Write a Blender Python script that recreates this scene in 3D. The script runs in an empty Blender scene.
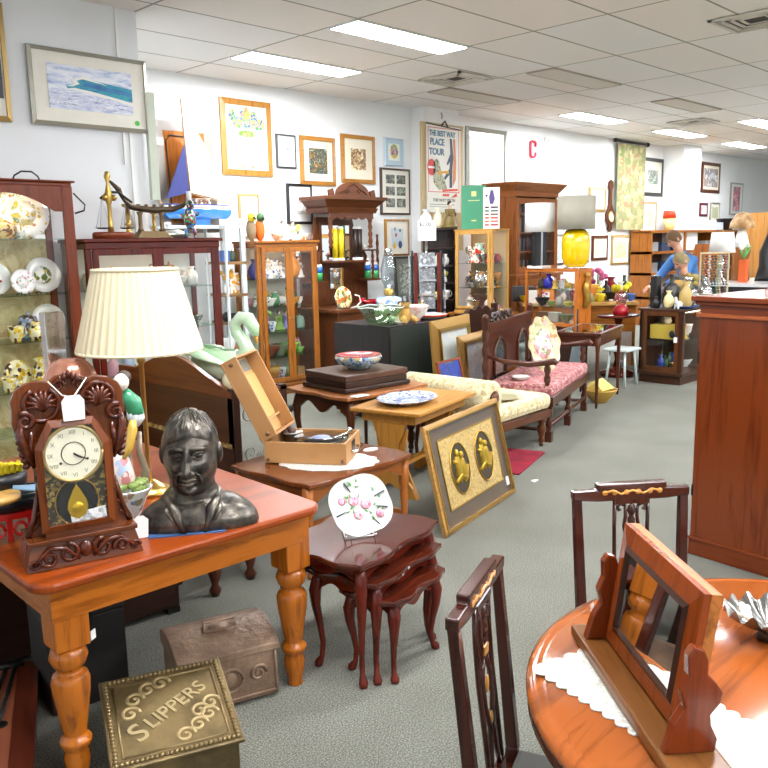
import bpy, math, random
from mathutils import Matrix, Vector, noise
random.seed(7)
C = bpy.context.scene.collection
PI = math.pi
def R(d): return math.radians(d)
def TR(x=0,y=0,z=0,rx=0,ry=0,rz=0,s=1.0):
    m = Matrix.Translation((x,y,z)) @ Matrix.Rotation(R(rz),4,'Z') @ Matrix.Rotation(R(ry),4,'Y') @ Matrix.Rotation(R(rx),4,'X')
    if s != 1.0: m = m @ Matrix.Scale(s,4)
    return m
# ---------------------------------------------------------------- mesh builder
class M:
    def __init__(s): s.v=[]; s.f=[]; s.sm=[]; s.T=Matrix.Identity(4)
    def at(s,*a,**k): s.T = TR(*a,**k); return s
    def add(s,vs,fs,sm=False):
        n=len(s.v); s.v += [s.T@Vector(v) for v in vs]
        s.f += [tuple(i+n for i in f) for f in fs]; s.sm += [sm]*len(fs); return s
    def box(s,x0,x1,y0,y1,z0,z1):
        v=[(x,y,z) for z in (z0,z1) for y in (y0,y1) for x in (x0,x1)]
        return s.add(v,[(0,2,3,1),(4,5,7,6),(0,1,5,4),(2,6,7,3),(0,4,6,2),(1,3,7,5)])
    def cbox(s,cx,cy,z0,wx,wy,h): return s.box(cx-wx/2,cx+wx/2,cy-wy/2,cy+wy/2,z0,z0+h)
    def hexa(s,b,t): # two quads bottom, top
        return s.add(list(b)+list(t),[(3,2,1,0),(4,5,6,7),(0,1,5,4),(1,2,6,5),(2,3,7,6),(3,0,4,7)])
    def lathe(s,prof,x=0,y=0,n=16,sx=1,sy=1,z=0,k=1):
        vs=[];fs=[]
        m=len(prof)
        for r,h in prof:
            for i in range(n):
                a=2*PI*i/n; vs.append((x+r*k*sx*math.cos(a),y+r*k*sy*math.sin(a),z+h*k))
        for j in range(m-1):
            for i in range(n):
                a=j*n+i;b=j*n+(i+1)%n; fs.append((a,b,b+n,a+n))
        if prof[0][0]>1e-6: fs.append(tuple(range(n))[::-1])
        if prof[-1][0]>1e-6: fs.append(tuple((m-1)*n+i for i in range(n)))
        return s.add(vs,fs,True)
    def cyl(s,r,z0,z1,x=0,y=0,n=16,r2=None): return s.lathe([(r,z0),(r if r2 is None else r2,z1)],x,y,n)
    def prism(s,o,y0,y1,ax='y'): # outline (x,z) extruded along y ; ax z: outline (x,y) extruded along z ; ax x: outline (y,z)
        n=len(o)
        g={'y':lambda p,d:(p[0],d,p[1]),'z':lambda p,d:(p[0],p[1],d),'x':lambda p,d:(d,p[0],p[1])}[ax]
        vs=[g(p,y0) for p in o]+[g(p,y1) for p in o]
        fs=[tuple(range(n)),tuple(range(2*n-1,n-1,-1))]+[(i,i+n,(i+1)%n+n,(i+1)%n) for i in range(n)]
        return s.add(vs,fs)
    def tube(s,pts,r,n=8,cap=True,flat=1):
        pts=[Vector(p) for p in pts]; m=len(pts); rs=r if isinstance(r,(list,tuple)) else [r]*m
        vs=[];fs=[];up=Vector((0,0,1)); prev=None
        for i,p in enumerate(pts):
            d=(pts[min(i+1,m-1)]-pts[max(i-1,0)])
            if d.length<1e-9: d=Vector((0,0,1))
            d.normalize()
            if prev is None:
                a=Vector((1,0,0)) if abs(d.x)<.9 else Vector((0,1,0)); u=(a-d*a.dot(d)).normalized()
            else: u=(prev-d*prev.dot(d)).normalized()
            prev=u; w=d.cross(u)
            for k in range(n):
                t=2*PI*k/n; vs.append(p+(u*math.cos(t)+w*math.sin(t)*flat)*rs[i])
        for i in range(m-1):
            for k in range(n):
                a=i*n+k;b=i*n+(k+1)%n; fs.append((a,b,b+n,a+n))
        if cap: fs += [tuple(range(n))[::-1],tuple((m-1)*n+i for i in range(n))]
        return s.add(vs,fs,True)
    def ball(s,c,r,n=12,m=8,fn=None):
        if not isinstance(r,(list,tuple)): r=(r,r,r)
        vs=[(c[0],c[1],c[2]-r[2])];fs=[]
        for j in range(1,m):
            p=-PI/2+PI*j/m
            for i in range(n):
                a=2*PI*i/n; vs.append((c[0]+r[0]*math.cos(p)*math.cos(a),c[1]+r[1]*math.cos(p)*math.sin(a),c[2]+r[2]*math.sin(p)))
        vs.append((c[0],c[1],c[2]+r[2]))
        for i in range(n): fs.append((0,1+(i+1)%n,1+i)); fs.append((len(vs)-1,len(vs)-1-n+i,len(vs)-1-n+(i+1)%n))
        for j in range(m-2):
            for i in range(n):
                a=1+j*n+i;b=1+j*n+(i+1)%n; fs.append((a,b,b+n,a+n))
        return s.add(vs,fs,True)
    def grid(s,fn,nu,nv,sm=True,closed=False): # fn(u,v) in 0..1
        vs=[fn(i/nu,j/nv) for j in range(nv+1) for i in range(nu+1)]
        fs=[(j*(nu+1)+i,j*(nu+1)+i+1,(j+1)*(nu+1)+i+1,(j+1)*(nu+1)+i) for j in range(nv) for i in range(nu)]
        return s.add(vs,fs,sm)
    def spiral(s,cx,cz,y,r0,r1,turns,tr,a0=0,n=26,cw=1):
        pts=[];rs=[]
        for i in range(n+1):
            t=i/n;a=R(a0)+cw*t*turns*2*PI;r=r0+(r1-r0)*t
            pts.append((cx+r*math.cos(a),y,cz+r*math.sin(a)));rs.append(tr*(1-.45*t))
        return s.tube(pts,rs,6)
def rrect(x0,x1,y0,y1,r,n=5):
    o=[]
    for cx,cy,a in ((x1-r,y0+r,-90),(x1-r,y1-r,0),(x0+r,y1-r,90),(x0+r,y0+r,180)):
        for i in range(n+1):
            t=R(a+90*i/n); o.append((cx+r*math.cos(t),cy+r*math.sin(t)))
    return o
def circ(r,n=32,cx=0,cy=0,sy=1): return [(cx+r*math.cos(2*PI*i/n),cy+r*sy*math.sin(2*PI*i/n)) for i in range(n)]
def mk(name,mb,mat,parent=None,bev=0,sub=0,label=None):
    me=bpy.data.meshes.new(name); me.from_pydata([tuple(v) for v in mb.v],[],mb.f); me.validate(); me.update()
    if len(me.polygons)==len(mb.sm): me.polygons.foreach_set('use_smooth',mb.sm)
    me.materials.append(mat)
    o=bpy.data.objects.new(name,me); C.objects.link(o)
    if parent: o.parent=parent
    if bev:
        b=o.modifiers.new('b','BEVEL'); b.width=bev; b.segments=2; b.limit_method='ANGLE'; b.angle_limit=R(40)
    if sub:
        b=o.modifiers.new('s','SUBSURF'); b.levels=sub; b.render_levels=sub
    if label: o['label']=label
    return o
def T(name,label,cat,loc,rz=0,group=None):
    o=bpy.data.objects.new(name,None); C.objects.link(o); o.empty_display_size=.05
    o.location=loc; o.rotation_euler=(0,0,R(rz)); o['label']=label; o['category']=cat
    if group: o['group']=group
    return o
def One(name,label,cat,mb,mat,loc=(0,0,0),rz=0,group=None,bev=0,kind=None,sub=0):
    o=mk(name,mb,mat,None,bev,sub); o.location=loc; o.rotation_euler=(0,0,R(rz)); o['label']=label; o['category']=cat
    if group: o['group']=group
    if kind: o['kind']=kind
    return o
def struct(name,mb,mat,label=None,bev=0,parent=None):
    o=mk(name,mb,mat,parent,bev)
    if not parent: o['kind']='structure'
    if label: o['label']=label; 
    return o
def clone(o,parent=None):
    c=o.copy(); C.objects.link(c); c.parent=parent
    for ch in list(o.children): clone(ch,c)
    return c
# ---------------------------------------------------------------- materials
def srgb(h):
    if isinstance(h,str):
        h=h.lstrip('#'); c=[int(h[i:i+2],16)/255 for i in (0,2,4)]
    else: c=list(h)
    return tuple((x/12.92 if x<=.04045 else ((x+.055)/1.055)**2.4) for x in c)+(1,)
_m={}
def newmat(key):
    m=bpy.data.materials.new('mat'); m.use_nodes=True; nt=m.node_tree; _m[key]=m
    return m,nt,nt.nodes['Principled BSDF']
def coords(nt,scale=(1,1,1),rot=(0,0,0)):
    tc=nt.nodes.new('ShaderNodeTexCoord'); mp=nt.nodes.new('ShaderNodeMapping')
    mp.inputs['Scale'].default_value=scale; mp.inputs['Rotation'].default_value=rot
    nt.links.new(tc.outputs['Object'],mp.inputs['Vector']); return mp.outputs['Vector']
def ramp(nt,fac,stops,const=False):
    r=nt.nodes.new('ShaderNodeValToRGB'); e=r.color_ramp.elements
    if const: r.color_ramp.interpolation='CONSTANT'
    while len(e)<len(stops): e.new(.5)
    for i,(p,c) in enumerate(stops): e[i].position=p; e[i].color=srgb(c)
    nt.links.new(fac,r.inputs['Fac']); return r.outputs['Color']
def noisetex(nt,vec,scale,detail=3,dist=0,rough=.5):
    n=nt.nodes.new('ShaderNodeTexNoise'); n.inputs['Scale'].default_value=scale; n.inputs['Detail'].default_value=detail
    n.inputs['Distortion'].default_value=dist; n.inputs['Roughness'].default_value=rough; nt.links.new(vec,n.inputs['Vector']); return n.outputs['Fac']
def bump(nt,h,st,bs,dist=.01):
    b=nt.nodes.new('ShaderNodeBump'); b.inputs['Strength'].default_value=st; b.inputs['Distance'].default_value=dist
    nt.links.new(h,b.inputs['Height']); nt.links.new(b.outputs['Normal'],bs.inputs['Normal'])
def wood(c1,c2,ax='x',rough=.3,coat=.35,sc=1.0):
    def dk(h): q=[int(h[i:i+2],16)/255 for i in (1,3,5)]; l=.3*q[0]+.59*q[1]+.11*q[2]; k=.80 if l<.42 else .93; return tuple(max(0,(l+(x-l)*1.06))*k for x in q)
    c1,c2=dk(c1),dk(c2)
    key=('w',c1,c2,ax,rough,coat,sc)
    if key in _m: return _m[key]
    m,nt,bs=newmat(key)
    s={'x':(1.2,14,14),'y':(14,1.2,14),'z':(14,14,1.2)}[ax]
    v=coords(nt,tuple(k*sc for k in s)); f=noisetex(nt,v,2.2,5,.6,.6)
    col=ramp(nt,f,[(.28,c2),(.5,c1),(.68,c1),(.85,c2)])
    nt.links.new(col,bs.inputs['Base Color']); bs.inputs['Roughness'].default_value=rough
    bs.inputs['Coat Weight'].default_value=coat*.45; bs.inputs['Coat Roughness'].default_value=.1; bs.inputs['Specular IOR Level'].default_value=.3
    return m
def pl(c,rough=.5,metal=0,c2=None,sc=12,coat=0,bmp=0,bsc=60):
    key=('p',c,rough,metal,c2,sc,coat,bmp,bsc)
    if key in _m: return _m[key]
    m,nt,bs=newmat(key)
    if c2 is None:
        k=srgb(c); q=tuple(max(0,x*.9) for x in (k[0],k[1],k[2]))
        v=coords(nt); f=noisetex(nt,v,sc,2)
        mx=nt.nodes.new('ShaderNodeMix'); mx.data_type='RGBA'; nt.links.new(f,mx.inputs[0]); mx.inputs[6].default_value=k; mx.inputs[7].default_value=q+(1,)
        nt.links.new(mx.outputs[2],bs.inputs['Base Color'])
    else:
        v=coords(nt); f=noisetex(nt,v,sc,4); nt.links.new(ramp(nt,f,[(.38,c),(.62,c2)]),bs.inputs['Base Color'])
    bs.inputs['Roughness'].default_value=rough; bs.inputs['Metallic'].default_value=metal; bs.inputs['Coat Weight'].default_value=coat
    if bmp:
        v=coords(nt); bump(nt,noisetex(nt,v,bsc,4),bmp,bs)
    return m
def art(cols,sc=9,seed=0,dist=1.2,stretch=(1,1,1)):
    key=('a',tuple(cols),sc,seed,dist,stretch)
    if key in _m: return _m[key]
    m,nt,bs=newmat(key); v=coords(nt,stretch)
    mp=v.node; mp.inputs['Location'].default_value=(seed*3.1,seed*1.7,seed*.9)
    f=noisetex(nt,v,sc,4,dist,.65); n=len(cols)
    col=ramp(nt,f,[(.3+.42*i/max(1,n-1),c) for i,c in enumerate(cols)])
    nt.links.new(col,bs.inputs['Base Color']); bs.inputs['Roughness'].default_value=.35
    return m
def spots(base,cols,sc=30,amt=.45,rough=.15,coat=.5,seed=0):
    # glazed or printed ground with scattered coloured motifs
    key=('s',base,tuple(cols),sc,amt,rough,seed)
    if key in _m: return _m[key]
    m,nt,bs=newmat(key); v=coords(nt); v.node.inputs['Location'].default_value=(seed*1.3,seed,seed*.7)
    vo=nt.nodes.new('ShaderNodeTexVoronoi'); vo.inputs['Scale'].default_value=sc; nt.links.new(v,vo.inputs['Vector'])
    sep=nt.nodes.new('ShaderNodeSeparateColor'); nt.links.new(vo.outputs['Color'],sep.inputs[0])
    n=len(cols); c=ramp(nt,sep.outputs[0],[(i/n,k) for i,k in enumerate(cols)],True)
    f=noisetex(nt,v,sc*.8,3,.8)
    a=nt.nodes.new('ShaderNodeMath'); a.operation='LESS_THAN'; a.inputs[1].default_value=amt; nt.links.new(vo.outputs['Distance'],a.inputs[0])
    g=nt.nodes.new('ShaderNodeMath'); g.operation='GREATER_THAN'; g.inputs[1].default_value=.46; nt.links.new(f,g.inputs[0])
    h=nt.nodes.new('ShaderNodeMath'); h.operation='MULTIPLY'; nt.links.new(a.outputs[0],h.inputs[0]); nt.links.new(g.outputs[0],h.inputs[1])
    mx=nt.nodes.new('ShaderNodeMix'); mx.data_type='RGBA'; nt.links.new(h.outputs[0],mx.inputs[0]); mx.inputs[6].default_value=srgb(base); nt.links.new(c,mx.inputs[7])
    nt.links.new(mx.outputs[2],bs.inputs['Base Color']); bs.inputs['Roughness'].default_value=rough; bs.inputs['Coat Weight'].default_value=coat
    return m
def glassmat(tint='#ffffff',op=.025,key='g'):
    k=('g',tint,op)
    if k in _m: return _m[k]
    m,nt,bs=newmat(k); out=nt.nodes['Material Output']; nt.nodes.remove(bs)
    t=nt.nodes.new('ShaderNodeBsdfTransparent'); t.inputs[0].default_value=srgb(tint)
    g=nt.nodes.new('ShaderNodeBsdfGlossy'); g.inputs['Roughness'].default_value=.03
    lw0=nt.nodes.new('ShaderNodeLayerWeight'); lw0.inputs[0].default_value=.5; pw=nt.nodes.new('ShaderNodeMath'); pw.operation='POWER'; pw.inputs[1].default_value=5; nt.links.new(lw0.outputs['Facing'],pw.inputs[0]); lw=nt.nodes.new('ShaderNodeMath'); lw.operation='MULTIPLY'; lw.inputs[1].default_value=.5; nt.links.new(pw.outputs[0],lw.inputs[0])
    ad=nt.nodes.new('ShaderNodeMath'); ad.operation='ADD'; ad.inputs[1].default_value=op; nt.links.new(lw.outputs[0],ad.inputs[0])
    mx=nt.nodes.new('ShaderNodeMixShader'); nt.links.new(ad.outputs[0],mx.inputs[0]); nt.links.new(t.outputs[0],mx.inputs[1]); nt.links.new(g.outputs[0],mx.inputs[2])
    nt.links.new(mx.outputs[0],out.inputs['Surface']); return m
def emit(c,st):
    k=('e',c,st)
    if k in _m: return _m[k]
    m,nt,bs=newmat(k); bs.inputs['Base Color'].default_value=srgb(c); bs.inputs['Emission Color'].default_value=srgb(c); bs.inputs['Emission Strength'].default_value=st
    return m
GL=glassmat(); SG=glassmat('#e8f5ee',.08); CRY=glassmat('#e6ecec',.5)
MIR=pl('#f4f4f4',.02,1)
WHT=pl('#f4f3ef',.5); BRASS=pl('#c9a55a',.28,1); GOLD=pl('#c8a04e',.35,1); CHROME=pl('#dcdde0',.12,1); BLK=pl('#17171a',.35); IRON=pl('#2a2826',.45,.6)
CHINA=pl('#e6e4dc',.12,coat=.6); PAPER=pl('#efece2',.7)
MAH=dict((a,wood('#94431f','#5c220e',a)) for a in 'xyz'); HON=dict((a,wood('#bb6a20','#8c4710',a,.25,.6)) for a in 'xyz')
OAK=dict((a,wood('#a56628','#7a4416',a)) for a in 'xyz'); WAL=dict((a,wood('#6b3a1e','#3c1d0e',a)) for a in 'xyz')
CHE=dict((a,wood('#732413','#3b0f08',a,.2,.6)) for a in 'xyz'); DKW=dict((a,wood('#3c231a','#20100b',a)) for a in 'xyz')
PINE=dict((a,wood('#d6a75e','#b98440',a,.4,.1)) for a in 'xyz'); RED=dict((a,wood('#a04a22','#71290f',a)) for a in 'xyz')
# ---------------------------------------------------------------- room
H=3.458
m,nt,bs=newmat('carpet'); v=coords(nt); f=noisetex(nt,v,170,3,0,.7); f2=noisetex(nt,v,2.0,3)
mx=nt.nodes.new('ShaderNodeMix'); mx.data_type='RGBA'; mx.blend_type='MULTIPLY'; mx.inputs[0].default_value=1
nt.links.new(ramp(nt,f,[(.3,'#35352f'),(.5,'#6e6e64'),(.7,'#a3a296')]),mx.inputs[6]); nt.links.new(ramp(nt,f2,[(.3,'#e6e6e2'),(.7,'#ffffff')]),mx.inputs[7])
nt.links.new(mx.outputs[2],bs.inputs['Base Color']); bs.inputs['Roughness'].default_value=.95; bump(nt,f,.5,bs,.006)
struct('floor',M().box(-4,27,-7,8.2,-.1,0),m)
m,nt,bs=newmat('ceiling'); tc=nt.nodes.new('ShaderNodeTexCoord'); sp=nt.nodes.new('ShaderNodeSeparateXYZ'); nt.links.new(tc.outputs['Object'],sp.inputs[0])
def mth(op,a,b=None,c=None):
    n=nt.nodes.new('ShaderNodeMath'); n.operation=op
    for i,q in enumerate((a,b,c)):
        if q is None: continue
        if isinstance(q,(int,float)): n.inputs[i].default_value=q
        else: nt.links.new(q,n.inputs[i])
    return n.outputs[0]
ux=mth('DIVIDE',mth('SUBTRACT',sp.outputs[0],4.897),1.44); uy=mth('DIVIDE',mth('SUBTRACT',sp.outputs[1],7.953),.72)
fx=mth('PINGPONG',ux,.5); fy=mth('PINGPONG',uy,.5)   # distance to nearest joint
line=mth('MAXIMUM',mth('LESS_THAN',fx,.0075),mth('LESS_THAN',fy,.015))
cb=nt.nodes.new('ShaderNodeCombineXYZ'); nt.links.new(mth('FLOOR',ux),cb.inputs[0]); nt.links.new(mth('FLOOR',uy),cb.inputs[1])
wn=nt.nodes.new('ShaderNodeTexWhiteNoise'); wn.noise_dimensions='2D'; nt.links.new(cb.outputs[0],wn.inputs['Vector'])
tile=ramp(nt,wn.outputs['Value'],[(0,'#edeeed'),(.35,'#ecedea'),(.7,'#efeae3'),(1,'#edf0ee')])
mx=nt.nodes.new('ShaderNodeMix'); mx.data_type='RGBA'; nt.links.new(line,mx.inputs[0]); nt.links.new(tile,mx.inputs[6]); mx.inputs[7].default_value=srgb('#9c9a8c')
nt.links.new(mx.outputs[2],bs.inputs['Base Color']); bs.inputs['Roughness'].default_value=.85
struct('ceiling',M().box(-4,27,-7,8.2,H,H+.1),m)
wallm=pl('#f1f3f2',.7,sc=2); wallg=pl('#eceef0',.65,sc=2)
struct('wall_back',M().box(3.46,26.2,7.83,8.1,0,H),wallm)
struct('wall_left',M().box(-4,3.46,6.07,8.1,0,H),wallg)
struct('trim_1',M().box(3.275,3.295,6.055,6.07,2.3,H).box(3.33,3.35,6.055,6.07,0,2.60),WHT)
struct('wall_right',M().box(26,26.2,-7,7.83,0,H),wallm)
struct('trim_2',M().box(8.52,9.26,7.6,7.83,0,H),wallm,'white pilaster behind the film poster')
struct('trim_3',M().box(15.95,16.75,7.4,7.83,0,H),wallm,'white column right of the tapestry')
struct('baseboard_back',M().box(3.46,8.52,7.81,7.83,0,.1).box(9.26,15.95,7.81,7.83,0,.1).box(16.75,26,7.81,7.83,0,.1),WHT)
LON=emit('#f7faff',46.0)
LABL={(0,1.5):'lit ceiling panel nearest the heraldic print',(0,3.5):'large lit ceiling panel at the top middle, left of the square vent',(4,1.5):'lit ceiling panel above the two tall lamps',(6,1.5):'lit ceiling panel above the tapestry and column',(8,1.5):'small far lit ceiling panel, furthest right along the back wall',(6,3.5):'lit ceiling panel at the right edge of the ceiling',
 (2,1.5):'unlit ceiling panel just behind the square vent',(2,3.5):'unlit ceiling panel with pinkish edges in the middle of the ceiling',(4,3.5):'unlit ceiling panel near the flat dark vent'}
def panel(i,j,on,label,gr=None):
    x0=4.897+1.44*i; y1=7.953-.72*j
    t=T('ceiling_light',label,'ceiling light',(x0+.72,y1-.18,H-.012),group=gr)
    f=M(); w=.012
    f.box(-.72,.72,-.18,-.18+w,-.004,.012).box(-.72,.72,.18-w,.18,-.004,.012).box(-.72,-.72+w,-.18,.18,-.004,.012).box(.72-w,.72,-.18,.18,-.004,.012)
    mk('frame',f,WHT if on else pl('#b5aa9a',.6),t)
    mk('diffuser',M().box(-.708,.708,-.168,.168,.0,.01),LON if on else pl('#c9c6b8',.5),t)
for k in LABL: panel(k[0],k[1],not (k[0]==2 or k==(4,3.5)),LABL[k])
for i in (-3,-1,1,3,5,8):  # extra panels added out of view to light the shop
    for j in (8.5,12.5,16.5): 
        if i==8 and j==8.5: continue
        panel(i,j,True,'added unseen lit ceiling panel over the front part of the shop','added unseen ceiling panels')
def vent(x,y,s,label):
    t=T('ceiling_vent',label,'vent',(x,y,H-.02)); f=M()
    for q,(a,b) in enumerate(((.5,.44),(.40,.35),(.30,.25),(.2,.15))):
        a*=s;b*=s;z=.004*q
        f.box(-a,a,-a,-b,z,z+.012).box(-a,a,b,a,z,z+.012).box(-a,-b,-a,a,z,z+.012).box(b,a,-a,a,z,z+.012)
    mk('louvre',f,pl('#d8d4c8',.5),t); mk('duct',M().box(-.44*s,.44*s,-.44*s,.44*s,.016,.019),pl('#3a3833',.8),t)
vent(7.42,6.13,.6,'square ceiling vent above the film poster'); vent(7.45,2.86,.6,'square ceiling vent cut off at the top right corner'); vent(13.0,5.9,.6,'flat distant ceiling vent between two lit panels')
# ---------------------------------------------------------------- pictures on the walls
def frame_bars(f,w,h,fw,d,prof=.6):
    # mitred moulding, front face towards -y
    o=[(-w/2,0),(w/2,0),(w/2,h),(-w/2,h)]; i=[(-w/2+fw,fw),(w/2-fw,fw),(w/2-fw,h-fw),(-w/2+fw,h-fw)]
    for k in range(4):
        a,b=o[k],o[(k+1)%4]; c,e=i[(k+1)%4],i[k]
        q=[a,b,c,e]
        f.hexa([(p[0],0,p[1]) for p in q][::-1],[(q[0][0],-d*prof,q[0][1]),(q[1][0],-d*prof,q[1][1]),(q[2][0],-d,q[2][1]),(q[3][0],-d,q[3][1])][::-1])
    return f
def picture(label,x0,x1,z0,z1,y,fw,fm,mm,am,mg=.12,mgz=None,d=.03,rz=0,gr=None,extra=None,tilt=0,cat='picture'):
    w=x1-x0;h=z1-z0
    t=T('framed_picture',label,cat,((x0+x1)/2,y,z0),rz,gr)
    if tilt: t.rotation_euler=(R(-tilt),0,R(rz))
    mk('frame',frame_bars(M(),w,h,fw,d),fm,t)
    mk('mat_board',M().box(-w/2+fw*.8,w/2-fw*.8,-d*.45,-.003,fw*.8,h-fw*.8),mm,t)
    a=w/2-fw-mg; b0=fw+(mg if mgz is None else mgz); b1=h-b0
    if am: mk('print',M().box(-a,a,-d*.45-.004,-d*.45,b0,b1),am,t)
    if extra: extra(t,w,h,fw,d)
    return t
GOK=dict((q,wood('#bd853f','#95602a',q,.3,.4)) for q in 'xyz')
CREAM=pl('#eee6cf',.6); IVO=pl('#f0ecdf',.6); PGW=wood('#b97a3c','#8f5620','z',.35,.3); GLT=pl('#b99a5e',.4,.5); DKF=pl('#2b2320',.4); SILV=pl('#a8a597',.35,.5)
# wave photograph: sky, teal wave, foam and ripples as real layers of the print
def wavepic(t,w,h,fw,d):
    y=-d*.45-.004; x0,x1=-.33,.33; zb,zt=.125,.435
    mk('print',M().box(x0,x1,y,y+.004,zb,zt),art(['#8e9fcd','#c9d3ea','#eef0f6','#d6def0'],7,2,.5,(1,1,4)),t)
    P=lambda u,v:(x0+(x1-x0)*u,zb+(zt-zb)*v)
    o=[P(1,.62),P(1,.22),P(.8,.30),P(.55,.42),P(.38,.44),P(.22,.47),P(.20,.55),P(.3,.58),P(.27,.66),P(.33,.74),P(.42,.77),P(.6,.70),P(.8,.66)]
    mk('wave',M().prism(o,y-.002,y-.0005),art(['#0f5f96','#1c86a8','#2fa3b0','#1468a0'],9,1,.8,(1,1,3)),t)
    o=[P(.33,.74),P(.27,.66),P(.3,.58),P(.2,.52),P(.28,.53),P(.36,.6),P(.33,.67),P(.4,.72),P(.7,.64),P(.42,.78)]
    mk('foam',M().prism(o,y-.004,y-.0022),WHT,t)
    o=[P(0,.05),P(1,.05),P(1,.24),P(.8,.32),P(.55,.42),P(.3,.46),P(0,.44)]
    mk('surf',M().prism(o,y-.003,y-.0015),art(['#777ba6','#f2f4fa','#b9c0dc','#e8ebf4','#6f739b'],11,4,.6,(1,1,5)),t)
    rp_=lambda v0,a,th,ph:[P(i/20,v0+a*math.sin(i*.9+ph)) for i in range(21)]+[P(i/20,v0+th+a*math.sin(i*.9+ph+.4)) for i in range(20,-1,-1)]
    mk('ripples',M().prism(rp_(.30,.015,.035,0),y-.004,y-.003).prism(rp_(.20,.02,.05,2),y-.004,y-.003).prism(rp_(.07,.02,.05,4),y-.004,y-.003),art(['#5f6396','#a9aed0','#e6e9f3','#5a5d8e'],14,8,.6,(1,1,6)),t)
    mk('wave_face',M().prism([P(.36,.58),P(.45,.66),P(.7,.60),P(1,.54),P(1,.44),P(.7,.50),P(.5,.54)],y-.0030,y-.0021),pl('#1a5f9e',.4,c2='#2f86b8',sc=14),t)
    mk('white_water',M().prism([P(.22,.47),P(.45,.40),P(.7,.33),P(1,.22),P(1,.30),P(.75,.38),P(.5,.46),P(.3,.50)],y-.0045,y-.0036),WHT,t)
    mk('price_sticker',M().prism(circ(.02,12,.36,.07),y-.003,y),pl('#4fc04a',.5),t)
picture('wide silver framed print of a breaking blue wave on the left wall',2.57,3.50,2.545,3.09,6.055,.028,SILV,IVO,None,d=.03,extra=wavepic)
picture('gilt framed dark picture cut off by the left edge of the photo',2.0,2.43,2.54,3.33,6.055,.035,GLT,PAPER,art(['#1c1a22','#2a2430','#3a3340'],4,1),.01,.12)
One('leaning_board','narrow pale green board edge behind the wave print','board',M().box(-.035,.035,-.02,.02,0,.83),pl('#c9d0bd',.5),(3.515,6.045,2.03))
def herald(t,w,h,fw,d):
    y=-d*.45-.004
    g=M();
    for k in range(9):
        a=-1+2*k/8; g.prism(circ(.05,10,a*.20,.60+.05*math.cos(k*2.1),1.3),y-.002-.0005*k,y)
    mk('crest',g,spots('#8fae86',['#3f62b8','#c87f9c','#5b8f4c','#e2b95a'],40,.6),t)
    mk('helmet_crest',M().prism([(-.03,.62),(.03,.62),(.05,.68),(0,.76),(-.05,.68)],y-.007,y),art(['#4a6b44','#c3a24c','#8c4f7c'],18,2),t)
    mk('green_field',M().prism(circ(.12,20,0,.46,.32),y-.003,y),spots('#7fae4a',['#cde08a','#4d8a3a'],50,.6),t)
    mk('blue_band',M().prism([(-.1,.5),(.1,.5),(.02,.57),(-.02,.57)],y-.003,y),pl('#b9cfe6',.5),t)
    l=M()
    for k in range(9):
        l.box(-.2+.01*(k%3),.19-.012*(k%4),y-.0015,y,.16+.024*k,.163+.024*k)
    mk('script_lines',l,pl('#9fb2ae',.6),t)
    mk('seals',M().prism(circ(.022,12,-.07,.105),y-.002,y).prism(circ(.022,12,.06,.1),y-.002,y),pl('#b98f5e',.5),t)
picture('large oak framed coat of arms certificate, biggest frame on the back wall',5.40,6.10,2.44,3.27,7.825,.065,GOK['z'],pl('#f7f6f1',.5),None,extra=herald)
picture('small dark framed grey matted print between the certificate and the twin oak frames',6.16,6.46,2.55,2.94,7.825,.018,pl('#3b3d3f',.4),pl('#c9cfc6',.6),art(['#f3f3ee','#f3f3ee','#888f90','#222'+'222'],14,3),.08)
picture('left one of two matching oak framed colour illustrations above the hallstand',6.52,7.09,2.37,2.95,7.825,.05,GOK['x'],CREAM,art(['#e7dcae','#5d6e68','#2e3a30','#b3853b','#d8ca9a'],16,5),.09)
picture('right one of two matching oak framed sepia illustrations, directly over the hallstand crest',7.19,7.79,2.42,3.02,7.825,.05,GOK['x'],CREAM,art(['#eee3c0','#e6d8ae','#a77c4a','#4d3a2c','#dfc787'],18,6),.12)
def bluepic(t,w,h,fw,d):
    y=-d*.45-.006
    g=M().prism(circ(.075,20,0,.19,1.25),y-.002,y); mk('head_shape',g,art(['#d43b4a','#3f62b8','#f2c93a','#2f8f5a','#efe9d2'],12,2),t)
picture('small pale blue unframed print with a multicoloured head shape',7.97,8.33,2.67,3.03,7.825,.012,pl('#bcd0dc',.5),pl('#bcd0dc',.5),pl('#e9efe6',.5),.06,extra=bluepic)
def sixpic(t,w,h,fw,d):
    y=-d*.45-.004
    for a in (-1,1):
        for b in range(3):
            mk('photograph',M().box(a*.105-.085,a*.105+.085,y-.003,y,.1+b*.155,.215+b*.155),art(['#c8cbbd','#8d9085','#40443f','#6a6e64'],14,a+b*2+5),t)
picture('dark framed set of six small black and white photographs',7.88,8.46,2.03,2.64,7.825,.025,pl('#4a332a',.4),IVO,None,extra=sixpic)
def drawing(t,w,h,fw,d):
    y=-d*.45-.005
    g=M().spiral(0,.30,y,.045,.045,1,.003).spiral(0,.2,y,.07,.05,1.1,.003).tube([(-.06,y,.13),(0,y,.12),(.07,y,.14)],.002,5)
    mk('pencil_drawing',g,pl('#8a8f8c',.6),t)
picture('black framed pencil drawing hanging just left of the hallstand',6.29,6.69,1.90,2.38,7.825,.032,BLK,pl('#f6f6f2',.6),None,extra=drawing)
def stem(t,w,h,fw,d):
    y=-d*.45-.005
    mk('flower_stem',M().tube([(0,y,.12),(.01,y,.25),(-.005,y,.36)],.004,5).tube([(.01,y,.2),(.05,y,.26)],.003,5),pl('#8aa07a',.6),t)
picture('narrow gilt framed botanical sketch above the toy parrots',5.59,5.88,1.74,2.24,7.825,.022,GLT,IVO,None,extra=stem)
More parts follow.
